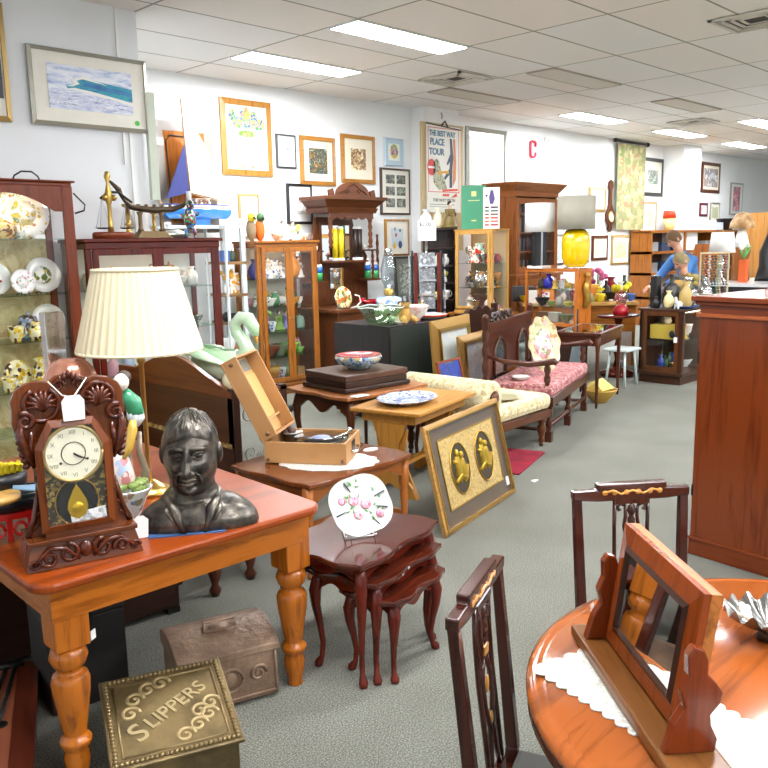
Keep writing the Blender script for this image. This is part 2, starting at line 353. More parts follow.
def figs(t,w,h,fw,d):
    y=-d*.45-.006
    for x,z,r,c in ((-.06,.16,.05,'#f0c34a'),(.05,.17,.06,'#3a4c78'),(-.03,.3,.03,'#c04a3a'),(.05,.36,.025,'#2a2a2a'),(-.05,.38,.03,'#7a9ac0')):
        mk('painted_figure',M().prism(circ(r*.6,10,x,z-.02,1.5),y-.002,y),pl(c,.5),t)
picture('light oak framed naive painting of figures right of the hallstand',7.95,8.43,1.48,1.97,7.825,.025,GOK['z'],IVO,pl('#cfdbe2',.5),.1,extra=figs)
picture('dark framed grey print leaning behind the oil lamp right of the hallstand',8.02,8.50,.87,1.47,7.7,.03,pl('#38322c',.4),pl('#7b8074',.6),art(['#9aa394','#5b6156','#c2c7b8','#7a8072'],18,9),.07,tilt=4)
# bevelled door-like cupboard panel leaning on the back wall
t=T('cupboard_door','varnished wooden cupboard door leaning high on the back wall behind the sailboat','door',(4.88,7.70,1.80),0)
t.rotation_euler=(R(-4),0,0)
f=M(); frame_bars(f,.70,1.15,.10,.03,1); mk('frame',f,pl('#8d8378',.35,coat=.5),t)
mk('panel',M().box(-.26,.26,-.022,0,.09,1.06),wood('#c67a32','#8d4b17','z',.15,.8),t)
o=[(-.22,.13),(.22,.13),(.22,.94),(.12,.94),(.08,1.0),(-.17,1.0),(-.22,.94)]
g=M().tube([(a,-.03,b) for a,b in o+[o[0]]],.009,6); mk('moulding',g,pl('#3b2418',.3),t)
picture('large silver metal framed white sheet print on the wall behind the tall bookcase',9.68,10.68,2.42,3.32,7.825,.06,pl('#9a9a8e',.3,.7),pl('#e9ece4',.3,coat=.8),art(['#dfe4d6','#e8ebdf','#d3dacb'],4,2),.08)
# red wall sign, squared letter C
g=M().tube([(.07,0,.17),(.07,0,.235),(.045,0,.25),(-.045,0,.25),(-.07,0,.235),(-.07,0,.03),(-.045,0,.01),(.045,0,.01),(.07,0,.03),(.07,0,.085)],.02,6,flat=1)
One('wall_sign','red letter C sign fixed high on the white wall','sign',g,pl('#d2304a',.4),(11.38,7.80,2.97))
t=T('security_sensor','small white sensor high on the wall right of the red sign','sensor',(11.75,7.83,3.27)); mk('housing',M().ball((0,-.03,0),(.05,.04,.05)),WHT,t); mk('lens',M().ball((0,-.065,-.01),.018),pl('#d8b8a8',.3),t)
# backing board and poster on the pilaster
One('backing_board','tall beige board fixed on the white pilaster behind the poster','board',M().box(-.44,.44,-.015,.015,0,1.72),pl('#cbb58a',.7),(8.87,7.58,1.53))
t=T('film_poster','tall colour poster of two climbing figures hung from a clip on the pilaster','poster',(8.865,7.55,2.06))
mk('sheet',M().box(-.36,.36,-.006,0,0,1.16),pl('#eceadf',.5),t)
mk('border',frame_bars(M().at(0,-.006,.27),.66,.86,.012,.003,1),pl('#d98a80',.5),t)
def txt(s,size,mat,parent,x,y,z,rx=90,rz=0,ext=.002,name='lettering',align='CENTER',sx=1,font=None,off=0):
    cu=bpy.data.curves.new('t','FONT'); cu.body=s; cu.size=size; cu.extrude=ext; cu.align_x=align; cu.offset=off
    to=bpy.data.objects.new('t',cu); C.objects.link(to); dg=bpy.context.evaluated_depsgraph_get(); me=bpy.data.meshes.new_from_object(to.evaluated_get(dg))
    bpy.data.objects.remove(to); me.materials.clear(); me.materials.append(mat)
    me.transform(Matrix.Rotation(R(rx),4,'X')); me.transform(Matrix.Scale(sx,4,(1,0,0)))
    o=bpy.data.objects.new(name,me); C.objects.link(o); o.location=(x,y,z); o.rotation_euler=(0,0,R(rz)); o.parent=parent; return o
TB=pl('#55829c',.5)
txt('THE BEST WAY',.1,TB,t,-.03,-.008,1.02,sx=.8,off=.003); txt('PLACE',.12,TB,t,-.14,-.008,.90,sx=.85,off=.004); txt('TOUR',.12,TB,t,-.15,-.008,.77,sx=.95,off=.004)
mk('red_disc',M().prism(circ(.085,20,-.26,.60,1.3),-.009,-.006),pl('#d7443a',.5),t)
mk('disc_band',M().box(-.33,-.19,-.011,-.009,.585,.612),pl('#eceadf',.5),t)
NAV=pl('#33465c',.5)
mk('climbing_figure',M().prism([(.12,.34),(.17,.34),(.18,.62),(.2,.75),(.17,1.0),(.13,1.0),(.14,.8),(.06,.66),(.08,.64),(.13,.70),(.12,.6),(0,.47),(.02,.44),(.12,.52)],-.010,-.006),NAV,t)
mk('orange_figure',M().prism([(.19,.36),(.25,.45),(.26,.7),(.24,1.0),(.2,1.0),(.21,.8),(.2,.62)],-.0095,-.006),pl('#d8853e',.5),t)
mk('seated_figures',M().prism([(-.22,.4),(-.1,.3),(.06,.32),(.02,.42),(-.06,.55),(-.1,.68),(-.16,.72),(-.22,.66)],-.009,-.006),art(['#3d4a4a','#8a8c78','#c9c6a2','#2b3136'],14,3),t)
mk('yellow_bundle',M().prism([(-.13,.5),(.0,.53),(.1,.52),(.1,.57),(-.12,.55)],-.0105,-.006),pl('#e0a63a',.5),t)
mk('red_strokes',M().prism([(-.04,.22),(.1,.22),(.12,.25),(-.02,.25)],-.008,-.006).prism([(.14,.20),(.28,.22),(.27,.27)],-.008,-.006).prism([(-.04,.28),(.3,.3),(.29,.33),(-.03,.31)],-.008,-.006),pl('#e0573c',.5),t)
txt('THE WAY PERTH',.062,pl('#5f6a66',.5),t,0,-.008,.145,sx=1.0)
mk('small_print',M().box(-.3,.22,-.007,-.006,.10,.112).box(-.3,.12,-.007,-.006,.07,.08),pl('#9aa3a0',.5),t)
mk('hanging_rod',M().tube([(-.36,-.012,1.17),(.36,-.012,1.13)],.008,6).tube([(-.06,-.02,1.16),(0,-.03,1.22),(.07,-.02,1.15)],.012,6),pl('#4c4a44',.4,.5),t)
One('wall_hook','small metal hook high on the pilaster above the poster','hook',M().tube([(0,0,0),(0,-.02,-.05),(0,-.005,-.08)],.008,6),SILV,(8.87,7.59,3.40))
# right-hand wall pictures
G=lambda s,*c,**k: art(list(c),s,**k)
picture('small gilt framed sketch left of the wall barometer',13.14,13.73,2.14,2.58,7.825,.05,GLT,IVO,G(12,'#f0ede4','#e8e4d8','#9a9488',seed=3),.12)
t=T('barometer','carved wooden banjo barometer hanging beside the tapestry','barometer',(13.86,7.82,1.78))
mk('case',M().prism([(0,0),(.06,.05),(.05,.12),(.13,.2),(.14,.32),(.07,.42),(.035,.5),(.035,.75),(.07,.82),(.05,.9),(0,.94),(-.05,.9),(-.07,.82),(-.035,.75),(-.035,.5),(-.07,.42),(-.14,.32),(-.13,.2),(-.05,.12),(-.06,.05)],-.05,0),WAL['z'],t)
mk('dial',M().prism(circ(.085,20,0,.27),-.058,-.05),pl('#e9e6da',.3),t); mk('bezel',M().spiral(0,.27,-.055,.09,.09,1,.018),BRASS,t)
t=T('tapestry','long woven green and cream tapestry hung from a rod','tapestry',(14.54,7.78,1.82))
mk('cloth',M().grid(lambda u,v:(-.53+1.06*u,-.03+.02*math.sin(u*25),1.56*v),36,2),spots('#9c956c',['#83845a','#b3a980','#947658','#788256'],9,.75,.9,0),t)
mk('rod',M().tube([(-.6,-.02,1.60),(.6,-.02,1.60)],.02,8).ball((-.62,-.02,1.6),.04).ball((.62,-.02,1.6),.04),DKF,t)
picture('black framed engraving right of the tapestry, upper of two',15.07,15.95,2.47,3.20,7.825,.07,BLK,pl('#e4e6d4',.6),G(7,'#dfe3cf','#9aa79c','#5c6b66','#dfe3cf',seed=2),.16)
picture('gilt framed landscape right of the tapestry, lower of two',15.02,15.73,1.71,2.36,7.825,.04,GLT,IVO,G(8,'#f0f0e4','#d9dec0','#8fa070','#f0f0e4',seed=4),.14)
picture('dark wood framed green watercolour, leftmost in the row of three under the barometer',13.28,13.85,1.27,1.72,7.825,.05,WAL['z'],IVO,G(8,'#dfe6d0','#b4c2a0','#e6dcb8',seed=5),.06)
picture('gilt framed golden watercolour, middle and largest in the row of three',13.98,14.65,1.17,1.72,7.825,.04,GLT,IVO,G(8,'#efe6cc','#d8b987','#c9c8a8','#efe9d8',seed=6),.08)
picture('small brown framed dark etching, rightmost in the row of three',14.83,15.28,1.20,1.63,7.825,.05,RED['z'],IVO,G(8,'#dad8cc','#77766c','#4a4a44',seed=7),.09)
picture('pale framed picture seen between the two tall lamps',12.03,12.36,1.23,1.75,7.825,.03,DKF,IVO,G(8,'#dfe6e2','#9fb5ae','#e8e6da',seed=8),.04)
picture('dark framed picture half hidden behind the yellow lamp, right side',12.86,13.18,1.24,1.78,7.825,.035,DKF,IVO,G(8,'#ece8da','#7a7a86','#b8a88a',seed=9),.05)
picture('pale framed picture upper of two at the edge of the white column',17.30,17.67,2.66,3.14,7.825,.03,SILV,IVO,G(6,'#e8ead8','#c2c6a0',seed=2),.06)
picture('pale framed picture lower of two at the edge of the white column',17.25,17.62,2.22,2.59,7.825,.03,SILV,IVO,G(6,'#eceae0','#a8b8a0',seed=3),.06)
picture('dark wood framed harbour painting on the far wall',17.74,18.71,2.61,3.26,7.825,.07,WAL['z'],CREAM,G(6,'#8fa0b8','#d8d3cc','#5f6a7a','#a88a72','#c6cfd8',seed=4),.06)
picture('small dark red framed card under the harbour painting',17.71,18.14,2.10,2.39,7.825,.05,pl('#5c1c22',.4),pl('#eadfdf',.5),G(6,'#efe6e6','#c87f86',seed=5),.03)
picture('pale framed print right of the small red framed card',18.26,18.77,1.98,2.41,7.825,.03,SILV,IVO,G(6,'#e8e6d2','#b3b890','#dcd8c0',seed=6),.06)
picture('tall pale framed print with a red figure on the far wall',19.32,20.05,2.15,2.88,7.825,.03,SILV,pl('#e6ebe8',.5),G(5,'#e8ecec','#d9808a','#6a6a72','#ecd8d8',seed=7),.14,.06)
# ---------------------------------------------------------------- ornament factories (unit profiles)
PR={'vase':[(0,0),(.22,0),(.3,.12),(.36,.4),(.3,.62),(.14,.8),(.13,.88),(.22,1)],
'bottle':[(0,0),(.2,0),(.22,.05),(.22,.6),(.16,.7),(.07,.76),(.07,.98),(.09,1)],
'jar':[(0,0),(.32,0),(.36,.1),(.38,.5),(.3,.72),(.3,.78)],
'cup':[(0,0),(.3,0),(.28,.08),(.44,.35),(.5,.75),(.56,1),(.5,1),(.46,.7),(.38,.3),(0,.15)],
'bowl':[(0,0),(.4,0),(.42,.1),(.75,.45),(.98,.92),(1.0,1),(.95,1),(.7,.5),(.35,.2),(0,.15)],
'teapot':[(0,0),(.3,0),(.34,.06),(.52,.3),(.5,.55),(.3,.75),(.22,.78)],
'figure':[(0,0),(.3,0),(.32,.06),(.26,.1),(.22,.3),(.13,.5),(.2,.62),(.19,.7),(.07,.76),(.1,.82),(.14,.9),(.1,.98),(0,1)],
'goblet':[(0,0),(.26,0),(.24,.04),(.04,.1),(.04,.42),(.2,.55),(.27,.8),(.25,1),(.22,1),(.22,.8),(.15,.6),(0,.5)],
'candle':[(0,0),(.26,0),(.26,.05),(.08,.12),(.05,.3),(.1,.36),(.05,.42),(.06,.78),(.14,.82),(.14,.88),(.05,.88),(.05,1)],
'lid':[(0,.22),(.03,.22),(.05,.16),(.03,.1),(.2,.07),(.3,0)],
'dish':[(0,0),(.6,0),(.62,.2),(1.0,.85),(1.02,1),(.96,.95),(.58,.35),(0,.3)],
'basket':[(0,0),(.42,0),(.5,.5),(.55,.72),(.5,.74),(.42,.3),(0,.1)]}
KC={'vase':'vase','bottle':'bottle','jar':'jar','cup':'cup','jug':'jug','bowl':'bowl','teapot':'teapot','figure':'figurine','goblet':'glass','candle':'candlestick','plate':'plate','dish':'dish','box':'box','book':'book','basket':'basket','animal':'figurine','flowers':'flowers','clock':'clock'}
KN={'figure':'figurine','goblet':'drinking_glass','candle':'candlestick','plate':'display_plate','box':'small_box','animal':'animal_figurine','flowers':'artificial_flowers','clock':'mantel_clock'}
def kn(kind,label,x,y,z,h,mat,rz=0,w=None,mat2=None,gr=None,n=14):
    name=KN.get(kind,kind); cat=KC[kind]; L=(x,y,z)
    if kind in ('vase','bottle','bowl','goblet','candle','dish'):
        k=h if kind not in('bowl','dish') else h
        wz=1 if w is None else w/(2*h*max(r for r,_ in PR[kind]))
        return One(name,label,cat,M().lathe([(r*wz*k,q*k) for r,q in PR[kind]],n=n),mat,L,rz,gr)
    if kind=='plate': # standing plate on edge, face -y
        t=T(name,label,cat,L,rz,gr); r=h/2; tl=R(12)
        b=M(); b.T=Matrix.Translation((0,0,r*math.cos(tl)+.004)) @ Matrix.Rotation(R(90)-tl,4,'X')
        b.lathe([(0,-.006),(.55*r,-.006),(r,.012),(r,.018),(.62*r,.004),(0,.002)],n=28)
        mk('dish_body',b,mat,t)
        b2=M(); b2.T=b.T.copy(); b2.lathe([(.0,.0035),(.5*r,.0035),(.5*r,.006),(0,.006)],n=20)
        if mat2: mk('painted_centre',b2,mat2,t)
        mk('plate_stand',M().tube([(-.3*r,-.04,.0),(-.3*r,-.03,.02),(-.3*r,.05,.0)],.004,5).tube([(.3*r,-.04,.0),(.3*r,-.03,.02),(.3*r,.05,.0)],.004,5),BLK,t)
        return t
    if kind=='box':
        ww=w or h; return One(name,label,cat,M().cbox(0,0,0,ww,ww*.6,h),mat,L,rz,gr,bev=.004)
    if kind=='book':
        t=T(name,label,cat,L,rz,gr); ww=w or .03
        mk('cover',M().box(-ww/2,-ww/2+.003,-.08,.06,0,h).box(ww/2-.003,ww/2,-.08,.06,0,h).box(-ww/2,ww/2,-.083,-.08,0,h),mat,t)
        mk('pages',M().box(-ww/2+.003,ww/2-.003,-.08,.056,.004,h-.004),PAPER,t); return t
    if kind=='flowers':
        t=T(name,label,cat,L,rz,gr); b=M(); g=M(); rr=random.Random(hash(label)%999 if False else len(label)*7+int(x*50))
        for k in range(9):
            a=rr.uniform(0,6.28); d=rr.uniform(.05,.3)*h; q=(d*math.cos(a),d*math.sin(a),h*rr.uniform(.65,1)); b.ball(q,h*.1,8,6); g.tube([(0,0,h*.3),(q[0]*.6,q[1]*.6,q[2]*.7),q],h*.012,5)
        mk('blooms',b,mat,t); mk('stems',g,pl('#4f7a3e',.6),t); mk('pot',M().lathe([(r*h*.45,q*h*.45) for r,q in PR['vase']],n=12),mat2 or CHINA,t); return t
    t=T(name,label,cat,L,rz,gr)
    if kind in('cup','jug'):
        b=M().lathe([(r*h*(1 if kind=='cup' else .75),q*h) for r,q in PR['cup']] if kind=='cup' else [(0,0),(.3*h,0),(.42*h,.3*h),(.34*h,.65*h),(.22*h,.85*h),(.32*h,h),(.27*h,h),(.18*h,.85*h)],n=n)
        mk('body',b,mat,t)
        mk('handle',M().tube([(.4*h,0,.85*h),(.62*h,0,.8*h),(.66*h,0,.5*h),(.42*h,0,.25*h)],.04*h,6),mat2 or mat,t)
    elif kind=='teapot':
        mk('body',M().lathe([(r*h*1.25,q*h) for r,q in PR[kind]],n=n),mat,t)
        mk('lid',M().lathe([(r*h*1.1,.78*h+q*h) for r,q in PR['lid'][::-1]],n=n),mat2 or mat,t)
        mk('handle',M().tube([(.5*h,0,.65*h),(.85*h,0,.68*h),(.85*h,0,.35*h),(.55*h,0,.2*h)],.045*h,6),mat,t)
        mk('spout',M().tube([(-.5*h,0,.3*h),(-.75*h,0,.45*h),(-.88*h,0,.75*h)],[.09*h,.07*h,.045*h],6),mat,t)
    elif kind=='jar':
        mk('body',M().lathe([(r*h,q*h) for r,q in PR[kind]],n=n),mat,t); mk('lid',M().lathe([(r*h,.78*h+q*h) for r,q in PR['lid'][::-1]],n=n),mat2 or mat,t)
    elif kind=='figure':
        k=1 if w is None else w/(.64*h)
        mk('dress',M().lathe([(r*h*k,q*h) for r,q in PR[kind][:8]]+[(0,.7*h)],n=n),mat,t)
        mk('head',M().ball((0,0,.86*h),(.085*h,.085*h,.11*h),10,8).cyl(.04*h,.68*h,.8*h,n=8),pl('#ecd2bd',.3,coat=.4),t)
        mk('hair',M().ball((0,.02*h,.90*h),(.1*h,.09*h,.1*h),10,8),mat2 or pl('#5b3a22',.4),t)
        mk('arm',M().tube([(-.17*h,0,.64*h),(-.24*h,-.08*h,.5*h),(-.1*h,-.16*h,.45*h)],.035*h,6),mat,t); mk('arm',M().tube([(.17*h,0,.64*h),(.24*h,-.08*h,.5*h),(.1*h,-.16*h,.45*h)],.035*h,6),mat,t)
    elif kind=='animal':
        mk('body',M().ball((0,0,.35*h),(.5*h,.28*h,.3*h),12,8).tube([(-.3*h,0,.4*h),(-.45*h,0,.65*h),(-.48*h,0,.8*h)],[.2*h,.14*h,.13*h],8),mat,t)
        mk('head',M().ball((-.52*h,0,.86*h),(.18*h,.13*h,.14*h),10,8).tube([(-.6*h,0,.84*h),(-.75*h,0,.8*h)],[.08*h,.05*h],6),mat2 or mat,t)
        for sx in(-.3,.3): 
            for sy in(-.14,.14): mk('leg',M().cyl(.07*h,0,.25*h,sx*h,sy*h,n=8),mat,t)
    elif kind=='basket':
        mk('body',M().lathe([(r*h,q*h) for r,q in PR[kind]],n=n),mat,t); mk('handle',M().tube([(.5*h*math.cos(R(a)),0,.7*h+.35*h*math.sin(R(a))) for a in range(0,181,20)],.03*h,6),mat,t)
    elif kind=='clock':
        mk('case',M().prism([(-.3*h,0),(.3*h,0),(.3*h,.6*h)]+[(.3*h*math.cos(R(a)),.6*h+.4*h*math.sin(R(a))) for a in range(15,166,15)]+[(-.3*h,.6*h)],-.1*h,.1*h),mat,t)
        mk('dial',M().prism(circ(.2*h,18,0,.6*h),-.12*h,-.1*h),mat2 or WHT,t)
    return t
BC=[('white','#e6e4dc'),('pale blue','#b5c8dc'),('cream','#e6dcc0'),('amber','#b97a2a'),('dark green','#35513a'),('ruby red','#9a2430'),('cobalt blue','#2c3f96'),('mustard','#c39a2c'),('black','#1c1c1f'),('pink','#d9a0a8'),('lilac','#9a8ac0'),('olive','#7a7a3a')]
def backrow(where,x0,y0,x1,y1,z,seed,n,hm):
    r=random.Random(seed); ks=['vase','jar','figure','goblet','teapot','jug','cup','bottle','candle']; used=set()
    for i in range(n):
        for _ in range(30):
            c=r.choice(BC); k=r.choice(ks)
            if (c[0],k) not in used: break
        used.add((c[0],k)); u=(i+.5)/n
        nm={'figure':'figurine','goblet':'stemmed glass','candle':'candlestick'}.get(k,k); h=hm*r.uniform(.6,1)*(.6 if k in('teapot','cup','jug') else 1)
        kn(k,c[0]+' '+nm+' at back '+where,x0+(x1-x0)*u,y0+(y1-y0)*u,z,h,pl(c[1],.25,coat=.3),w=.09 if k in('vase','bottle') else None)
def shelf(where,x0,y0,x1,y1,z,items,rz=0):
    n=len(items)
    for i,it in enumerate(items):
        k,desc,h,mat=it[:4]; u=(i+.5)/n; kw=it[4] if len(it)>4 else {}
        kn(k,desc+' '+where,x0+(x1-x0)*u,y0+(y1-y0)*u,z,h,mat,rz=kw.get('rz',rz),w=kw.get('w'),mat2=kw.get('m2'))
# ---------------------------------------------------------------- glass cabinets
def cabinet(name,label,x,y,W,D,Ht,wd,z0=0,ndoor=2,shelves=(),base=.12,top=.06,post=.045,arch=False,rz=0,back=None,side_glass=True,legs=False,doorframe=.05,mullion=True,cat='cabinet',ovh=.025):
    # x,y = front left corner, front towards -y
    t=T(name,label,cat,(x,y,z0),rz)
    f=M()
    for px_ in (0,W-post):
        for py in (0,D-post): f.box(px_,px_+post,py,py+post,0 if legs else base,Ht-top)
    f.box(0,W,0,D,base-.02,base+.02)
    mk('carcass',f,wd['z'],t,bev=.003)
    if not legs: mk('plinth',M().box(.01,W-.01,.01,D-.01,0,base-.02).box(-.012,W+.012,-.012,D,base-.035,base-.005),wd['x'],t,bev=.004)
    mk('cornice',M().box(-.005,W+.005,-.005,D,Ht-top,Ht-top*.35).box(-ovh,W+ovh,-ovh,D,Ht-top*.35,Ht),wd['x'],t,bev=.006)
    mk('back_panel',M().box(post,W-post,D-.02,D-.008,base,Ht-top),back or wd['z'],t)
    for sx in (0.006,W-.012):
        mk('side_pane',M().box(sx,sx+.005,post,D-post,base+.02,Ht-top),GL,t) if side_glass else mk('side_panel',M().box(sx-.004,sx+.01,post,D-post,base+.02,Ht-top),wd['z'],t)
    dw=(W-2*post)/ndoor if not arch else W/ndoor
    for k in range(ndoor):
        a=(post if not arch else 0)+k*dw; b=a+dw; q=doorframe; zb=base+.02; zt=Ht-top
        d=M().box(a,a+q,-.02,.0,zb,zt).box(b-q,b,-.02,.0,zb,zt).box(a+q,b-q,-.02,.0,zb,zb+q)
        if arch:
            o=[(a+q,zt),(a+q,zt-.17)]+[(a+q+(b-a-2*q)*u,zt-.17+.12*math.sin(PI*min(1,max(0,(u-.08)/.84)))**.8) for u in [i/14 for i in range(1,14)]]+[(b-q,zt-.17),(b-q,zt)]
            d.prism(o[::-1],-.02,0)
        else: d.box(a+q,b-q,-.02,.0,zt-q,zt)
        dd=mk('door',d,wd['z'],t,bev=.003)
        mk('pane',M().box(a+q,b-q,-.012,-.008,zb+q,zt-q*(1 if not arch else .6)),GL,dd)
        mk('lock',M().cyl(.008,0,.012,n=8).at(),BRASS,dd).location=((b-q/2 if k==0 else a+q/2),-.024,Ht*.5)
    mk('added_light_strip',M().box(W*.2,W*.8,.06,.085,Ht-top-.012,Ht-top-.002),emit('#fff0d0',14.0),t)  # glowing strip added to brighten the dark cabinet interior
    for s_ in shelves: mk('shelf',M().box(post*.6,W-post*.6,.02,D-.03,s_,s_+.007),SG,t)
    if legs:
        for px_ in (0,W-post):
            for py in (0,D-post): mk('foot',M().cbox(px_+post/2,py+post/2,0,post*1.05,post*1.05,.03),wd['z'],t)
    return t
# A: china cabinet, far left
AX,AY,AZ=1.72,5.65,2.12
LINEN=art(['#c9ae74','#dccb98','#b89a60','#e3d6ab'],5,3)
cabinet('china_cabinet','arched mahogany china cabinet full of plates against the left wall',1.70,5.65,.93,.4,2.12,MAH,ndoor=1,shelves=(1.72,1.34,1.02,.68,.38),arch=True,back=LINEN,doorframe=.075,top=.04)
PL1=spots('#f2efe6',['#d9b93a','#e0c96a','#8aa05a','#c9876a'],30,.4); PL2=spots('#f5f3ee',['#d98aa0','#8fb070','#e8c0c8'],45,.35,seed=2); PL3=spots('#f2f2ec',['#5f8f4a','#b03a3a','#2f2f2f'],26,.3,seed=4)
YJ=spots('#efe6b4',['#d9b21f','#4a3320','#e6c83c'],30,.6); 
a='in the arched china cabinet'
def P_(*k,**q): return kn(*k,**q)
P_('plate','very large white platter with yellow flowers '+a,2.36,5.84,1.727,.36,PL1,w=None,mat2=spots('#f4f0e4',['#e3c23a','#9ab06a','#e8d88a'],22,.6,seed=3))
P_('teapot','yellow and cream cottage teapot in front of the big platter '+a,2.17,5.74,1.727,.15,spots('#ecd28a',['#b86a2a','#e9b84a','#7a4a24'],30,.7),mat2=YJ)
P_('cup','little green rimmed cup on the top shelf '+a,2.28,5.72,1.727,.06,spots('#f0efe4',['#7fae6a'],40,.5))
P_('box','white price card on the top shelf '+a,2.41,5.72,1.727,.03,WHT,w=.07)
P_('plate','green stickered white plate, second shelf left, '+a,2.12,5.84,1.347,.23,CHINA,mat2=PL3)
P_('plate','pink flowered plate in the middle of the second shelf '+a,2.29,5.78,1.347,.17,PL2,mat2=PL2)
P_('plate','large green bird plate, second shelf right, '+a,2.46,5.84,1.347,.25,CHINA,mat2=spots('#f0efe2',['#8f9a3a','#6a7a3a','#c9b94a'],24,.6,seed=6))
P_('plate','cream plate with a red flower, third shelf, '+a,2.47,5.84,1.027,.24,pl('#e9e6d8',.15,coat=.5),mat2=PL3)
P_('cup','small yellow rustic mug at the left of the third shelf '+a,2.20,5.75,1.027,.11,YJ)
P_('jug','wide yellow rustic jug in the middle of the third shelf '+a,2.34,5.75,1.027,.13,YJ)
P_('jar','blue and brown trinket pot behind the yellow jug '+a,2.34,5.87,1.027,.2,spots('#7f93ad',['#5a3f2a','#a8bccd'],30,.6))
P_('cup','white saucer cup before the red flower plate '+a,2.50,5.70,1.027,.05,CHINA)
P_('plate','yellow scenic plate at the left of the fourth shelf '+a,2.22,5.84,.687,.2,YJ,mat2=YJ)
P_('jug','big yellow scenic jug on the fourth shelf '+a,2.37,5.76,.687,.21,YJ)
P_('cup','yellow scenic cup at the right of the fourth shelf '+a,2.53,5.76,.687,.12,YJ)
P_('cup','cream cup at the left of the fourth shelf '+a,2.12,5.75,.687,.1,YJ)
One('wire_hook','black wire hook sticking out from the side of the arched cabinet','hook',M().tube([(0,0,.12),(.07,-.02,.04),(.06,-.02,0),(0,0,-.02)],.006,6),BLK,(2.66,5.68,1.92))
One('wire_loop','black bent wire loop lying on top of the arched cabinet','wire',M().tube([(-.08,0,.006),(-.07,0,.03),(-.02,0,.06),(.05,0,.06),(.09,0,.03),(.1,0,.006)],.006,6),BLK,(2.36,5.75,2.12))
# B: mahogany cabinet with scales and candelabra on top
B_=cabinet('display_cabinet','dark red two door glass display cabinet behind the pleated lampshade',2.69,5.62,1.12,.40,1.722,CHE,ndoor=2,shelves=(1.34,1.02,.66,.36),back=pl('#d7dad4',.6),post=.04,top=.075,doorframe=.045)
a='in the dark red display cabinet'
shelf('on the top shelf '+a,2.78,5.84,3.74,5.84,1.347,[('jar','silver lidded jar',.15,SILV),('flowers','orange and white flower posy',.16,pl('#e0a070',.5)),('teapot','grey metal teapot',.12,SILV),('plate','white scalloped dish',.15,CHINA),('figure','dark bronze bust figure',.18,pl('#4d3b2c',.4)),('clock','round faced dark mantel clock',.17,pl('#3a2a22',.3),{'m2':pl('#b8bcae',.4)}),('bowl','large white footed bowl',.08,CHINA),('vase','white fluted vase',.15,CHINA)])
shelf('on the second shelf '+a,3.20,5.84,3.74,5.84,1.027,[('goblet','cut crystal goblet',.16,CRY),('vase','clear crystal vase',.2,CRY),('goblet','tall crystal flute',.2,CRY),('jar','crystal biscuit jar',.17,CRY),('bowl','wide crystal bowl',.07,CRY)])
shelf('on the third shelf '+a,3.20,5.84,3.74,5.84,.667,[('dish','pink edged white dish',.05,spots('#f3f0ec',['#e0a0a8','#e8c8c0'],25,.5)),('teapot','cream flowered teapot',.11,PL2),('dish','stack of cream side plates',.05,CHINA),('cup','rose painted cup',.08,PL2)])
a='on top of the dark red display cabinet'
BT=1.724
t=T('balance_scales','brass balance scales on an oval wooden plinth '+a,'scales',(2.975,5.75,BT)); t.scale=(.80,.80,.80)
mk('plinth',M().lathe([(0,0),(.2,0),(.2,.045),(.185,.06),(0,.06)],sy=.5,n=28),MAH['x'],t)
mk('column',M().lathe([(0,.06),(.03,.06),(.022,.12),(.018,.3),(.035,.36),(.03,.42),(.012,.5),(.03,.56),(.02,.6),(0,.61)],x=-.02,n=12).ball((-.06,0,.37),.03).ball((.03,0,.37),.03),BRASS,t)
mk('beam',M().tube([(-.1,0,.36),(-.02,0,.42),(.08,-.01,.42),(.2,-.02,.33)],.012,6),pl('#3d352a',.4,.7),t)
for sx,zz in ((-.09,.36),(.15,.36)):
    p=mk('pan',M().lathe([(0,.085),(.05,.088),(.075,.1),(.072,.1),(0,.092)],x=sx,n=20),pl('#4a4235',.4,.7),t)
    mk('chain',M().tube([(sx-.07,0,.1),(sx,0,zz),(sx+.07,0,.1)],.0025,4).tube([(sx,.06,.1),(sx,0,zz)],.0025,4),pl('#8fa3b0',.3,.6),p)
t=T('candelabrum','long bronze boat shaped candelabrum on a stepped base, right of the scales','candelabrum',(3.30,5.76,BT)); t.scale=(.76,.76,.76)
BZ=pl('#7a6547',.4,.7)
mk('base',M().hexa([(-.2,-.07,0),(.2,-.07,0),(.2,.07,0),(-.2,.07,0)],[(-.14,-.05,.07),(.14,-.05,.07),(.14,.05,.07),(-.14,.05,.07)]),BZ,t,bev=.005)
mk('upright',M().lathe([(.035,.07),(.022,.1),(.02,.22),(.035,.26)],x=-.12,n=10),BZ,t); mk('upright',M().lathe([(.035,.07),(.022,.1),(.02,.22),(.035,.26)],x=.12,n=10),BZ,t)
mk('arm',M().tube([(-.42,0,.55),(-.33,0,.47),(-.29,0,.38),(-.22,0,.31),(-.1,0,.29),(.05,0,.28),(.25,0,.29),(.38,0,.33),(.48,0,.42)],[.012,.03,.015,.03,.032,.034,.032,.024,.012],8,flat=1),pl('#4f4232',.4,.7),t)
for k in range(6): mk('candle_cup',M().lathe([(.012,.29),(.022,.31),(.02,.335),(.01,.335)],x=-.22+.09*k,n=10),BZ,t)
for dx,hh,nm in ((3.20,.30,'left'),(3.42,.24,'right')):
    kn('candle','tall pale brass candlestick with a cream candle behind the candelabrum, '+nm+' of two',dx,5.93,BT,hh,BRASS)
t=T('silver_tray','silver grey serving dish beside the candelabrum '+a,'dish',(3.55,5.86,BT)); t.scale=(.8,.8,.8); mk('dish_body',M().lathe([(0,0),(.13,0),(.19,.03),(.2,.035),(.17,.03),(0,.012)],sy=.55,n=24),SILV,t); mk('lid',M().ball((0,0,.035),(.13,.07,.05),16,8),pl('#d9dcd6',.2,.6),t)
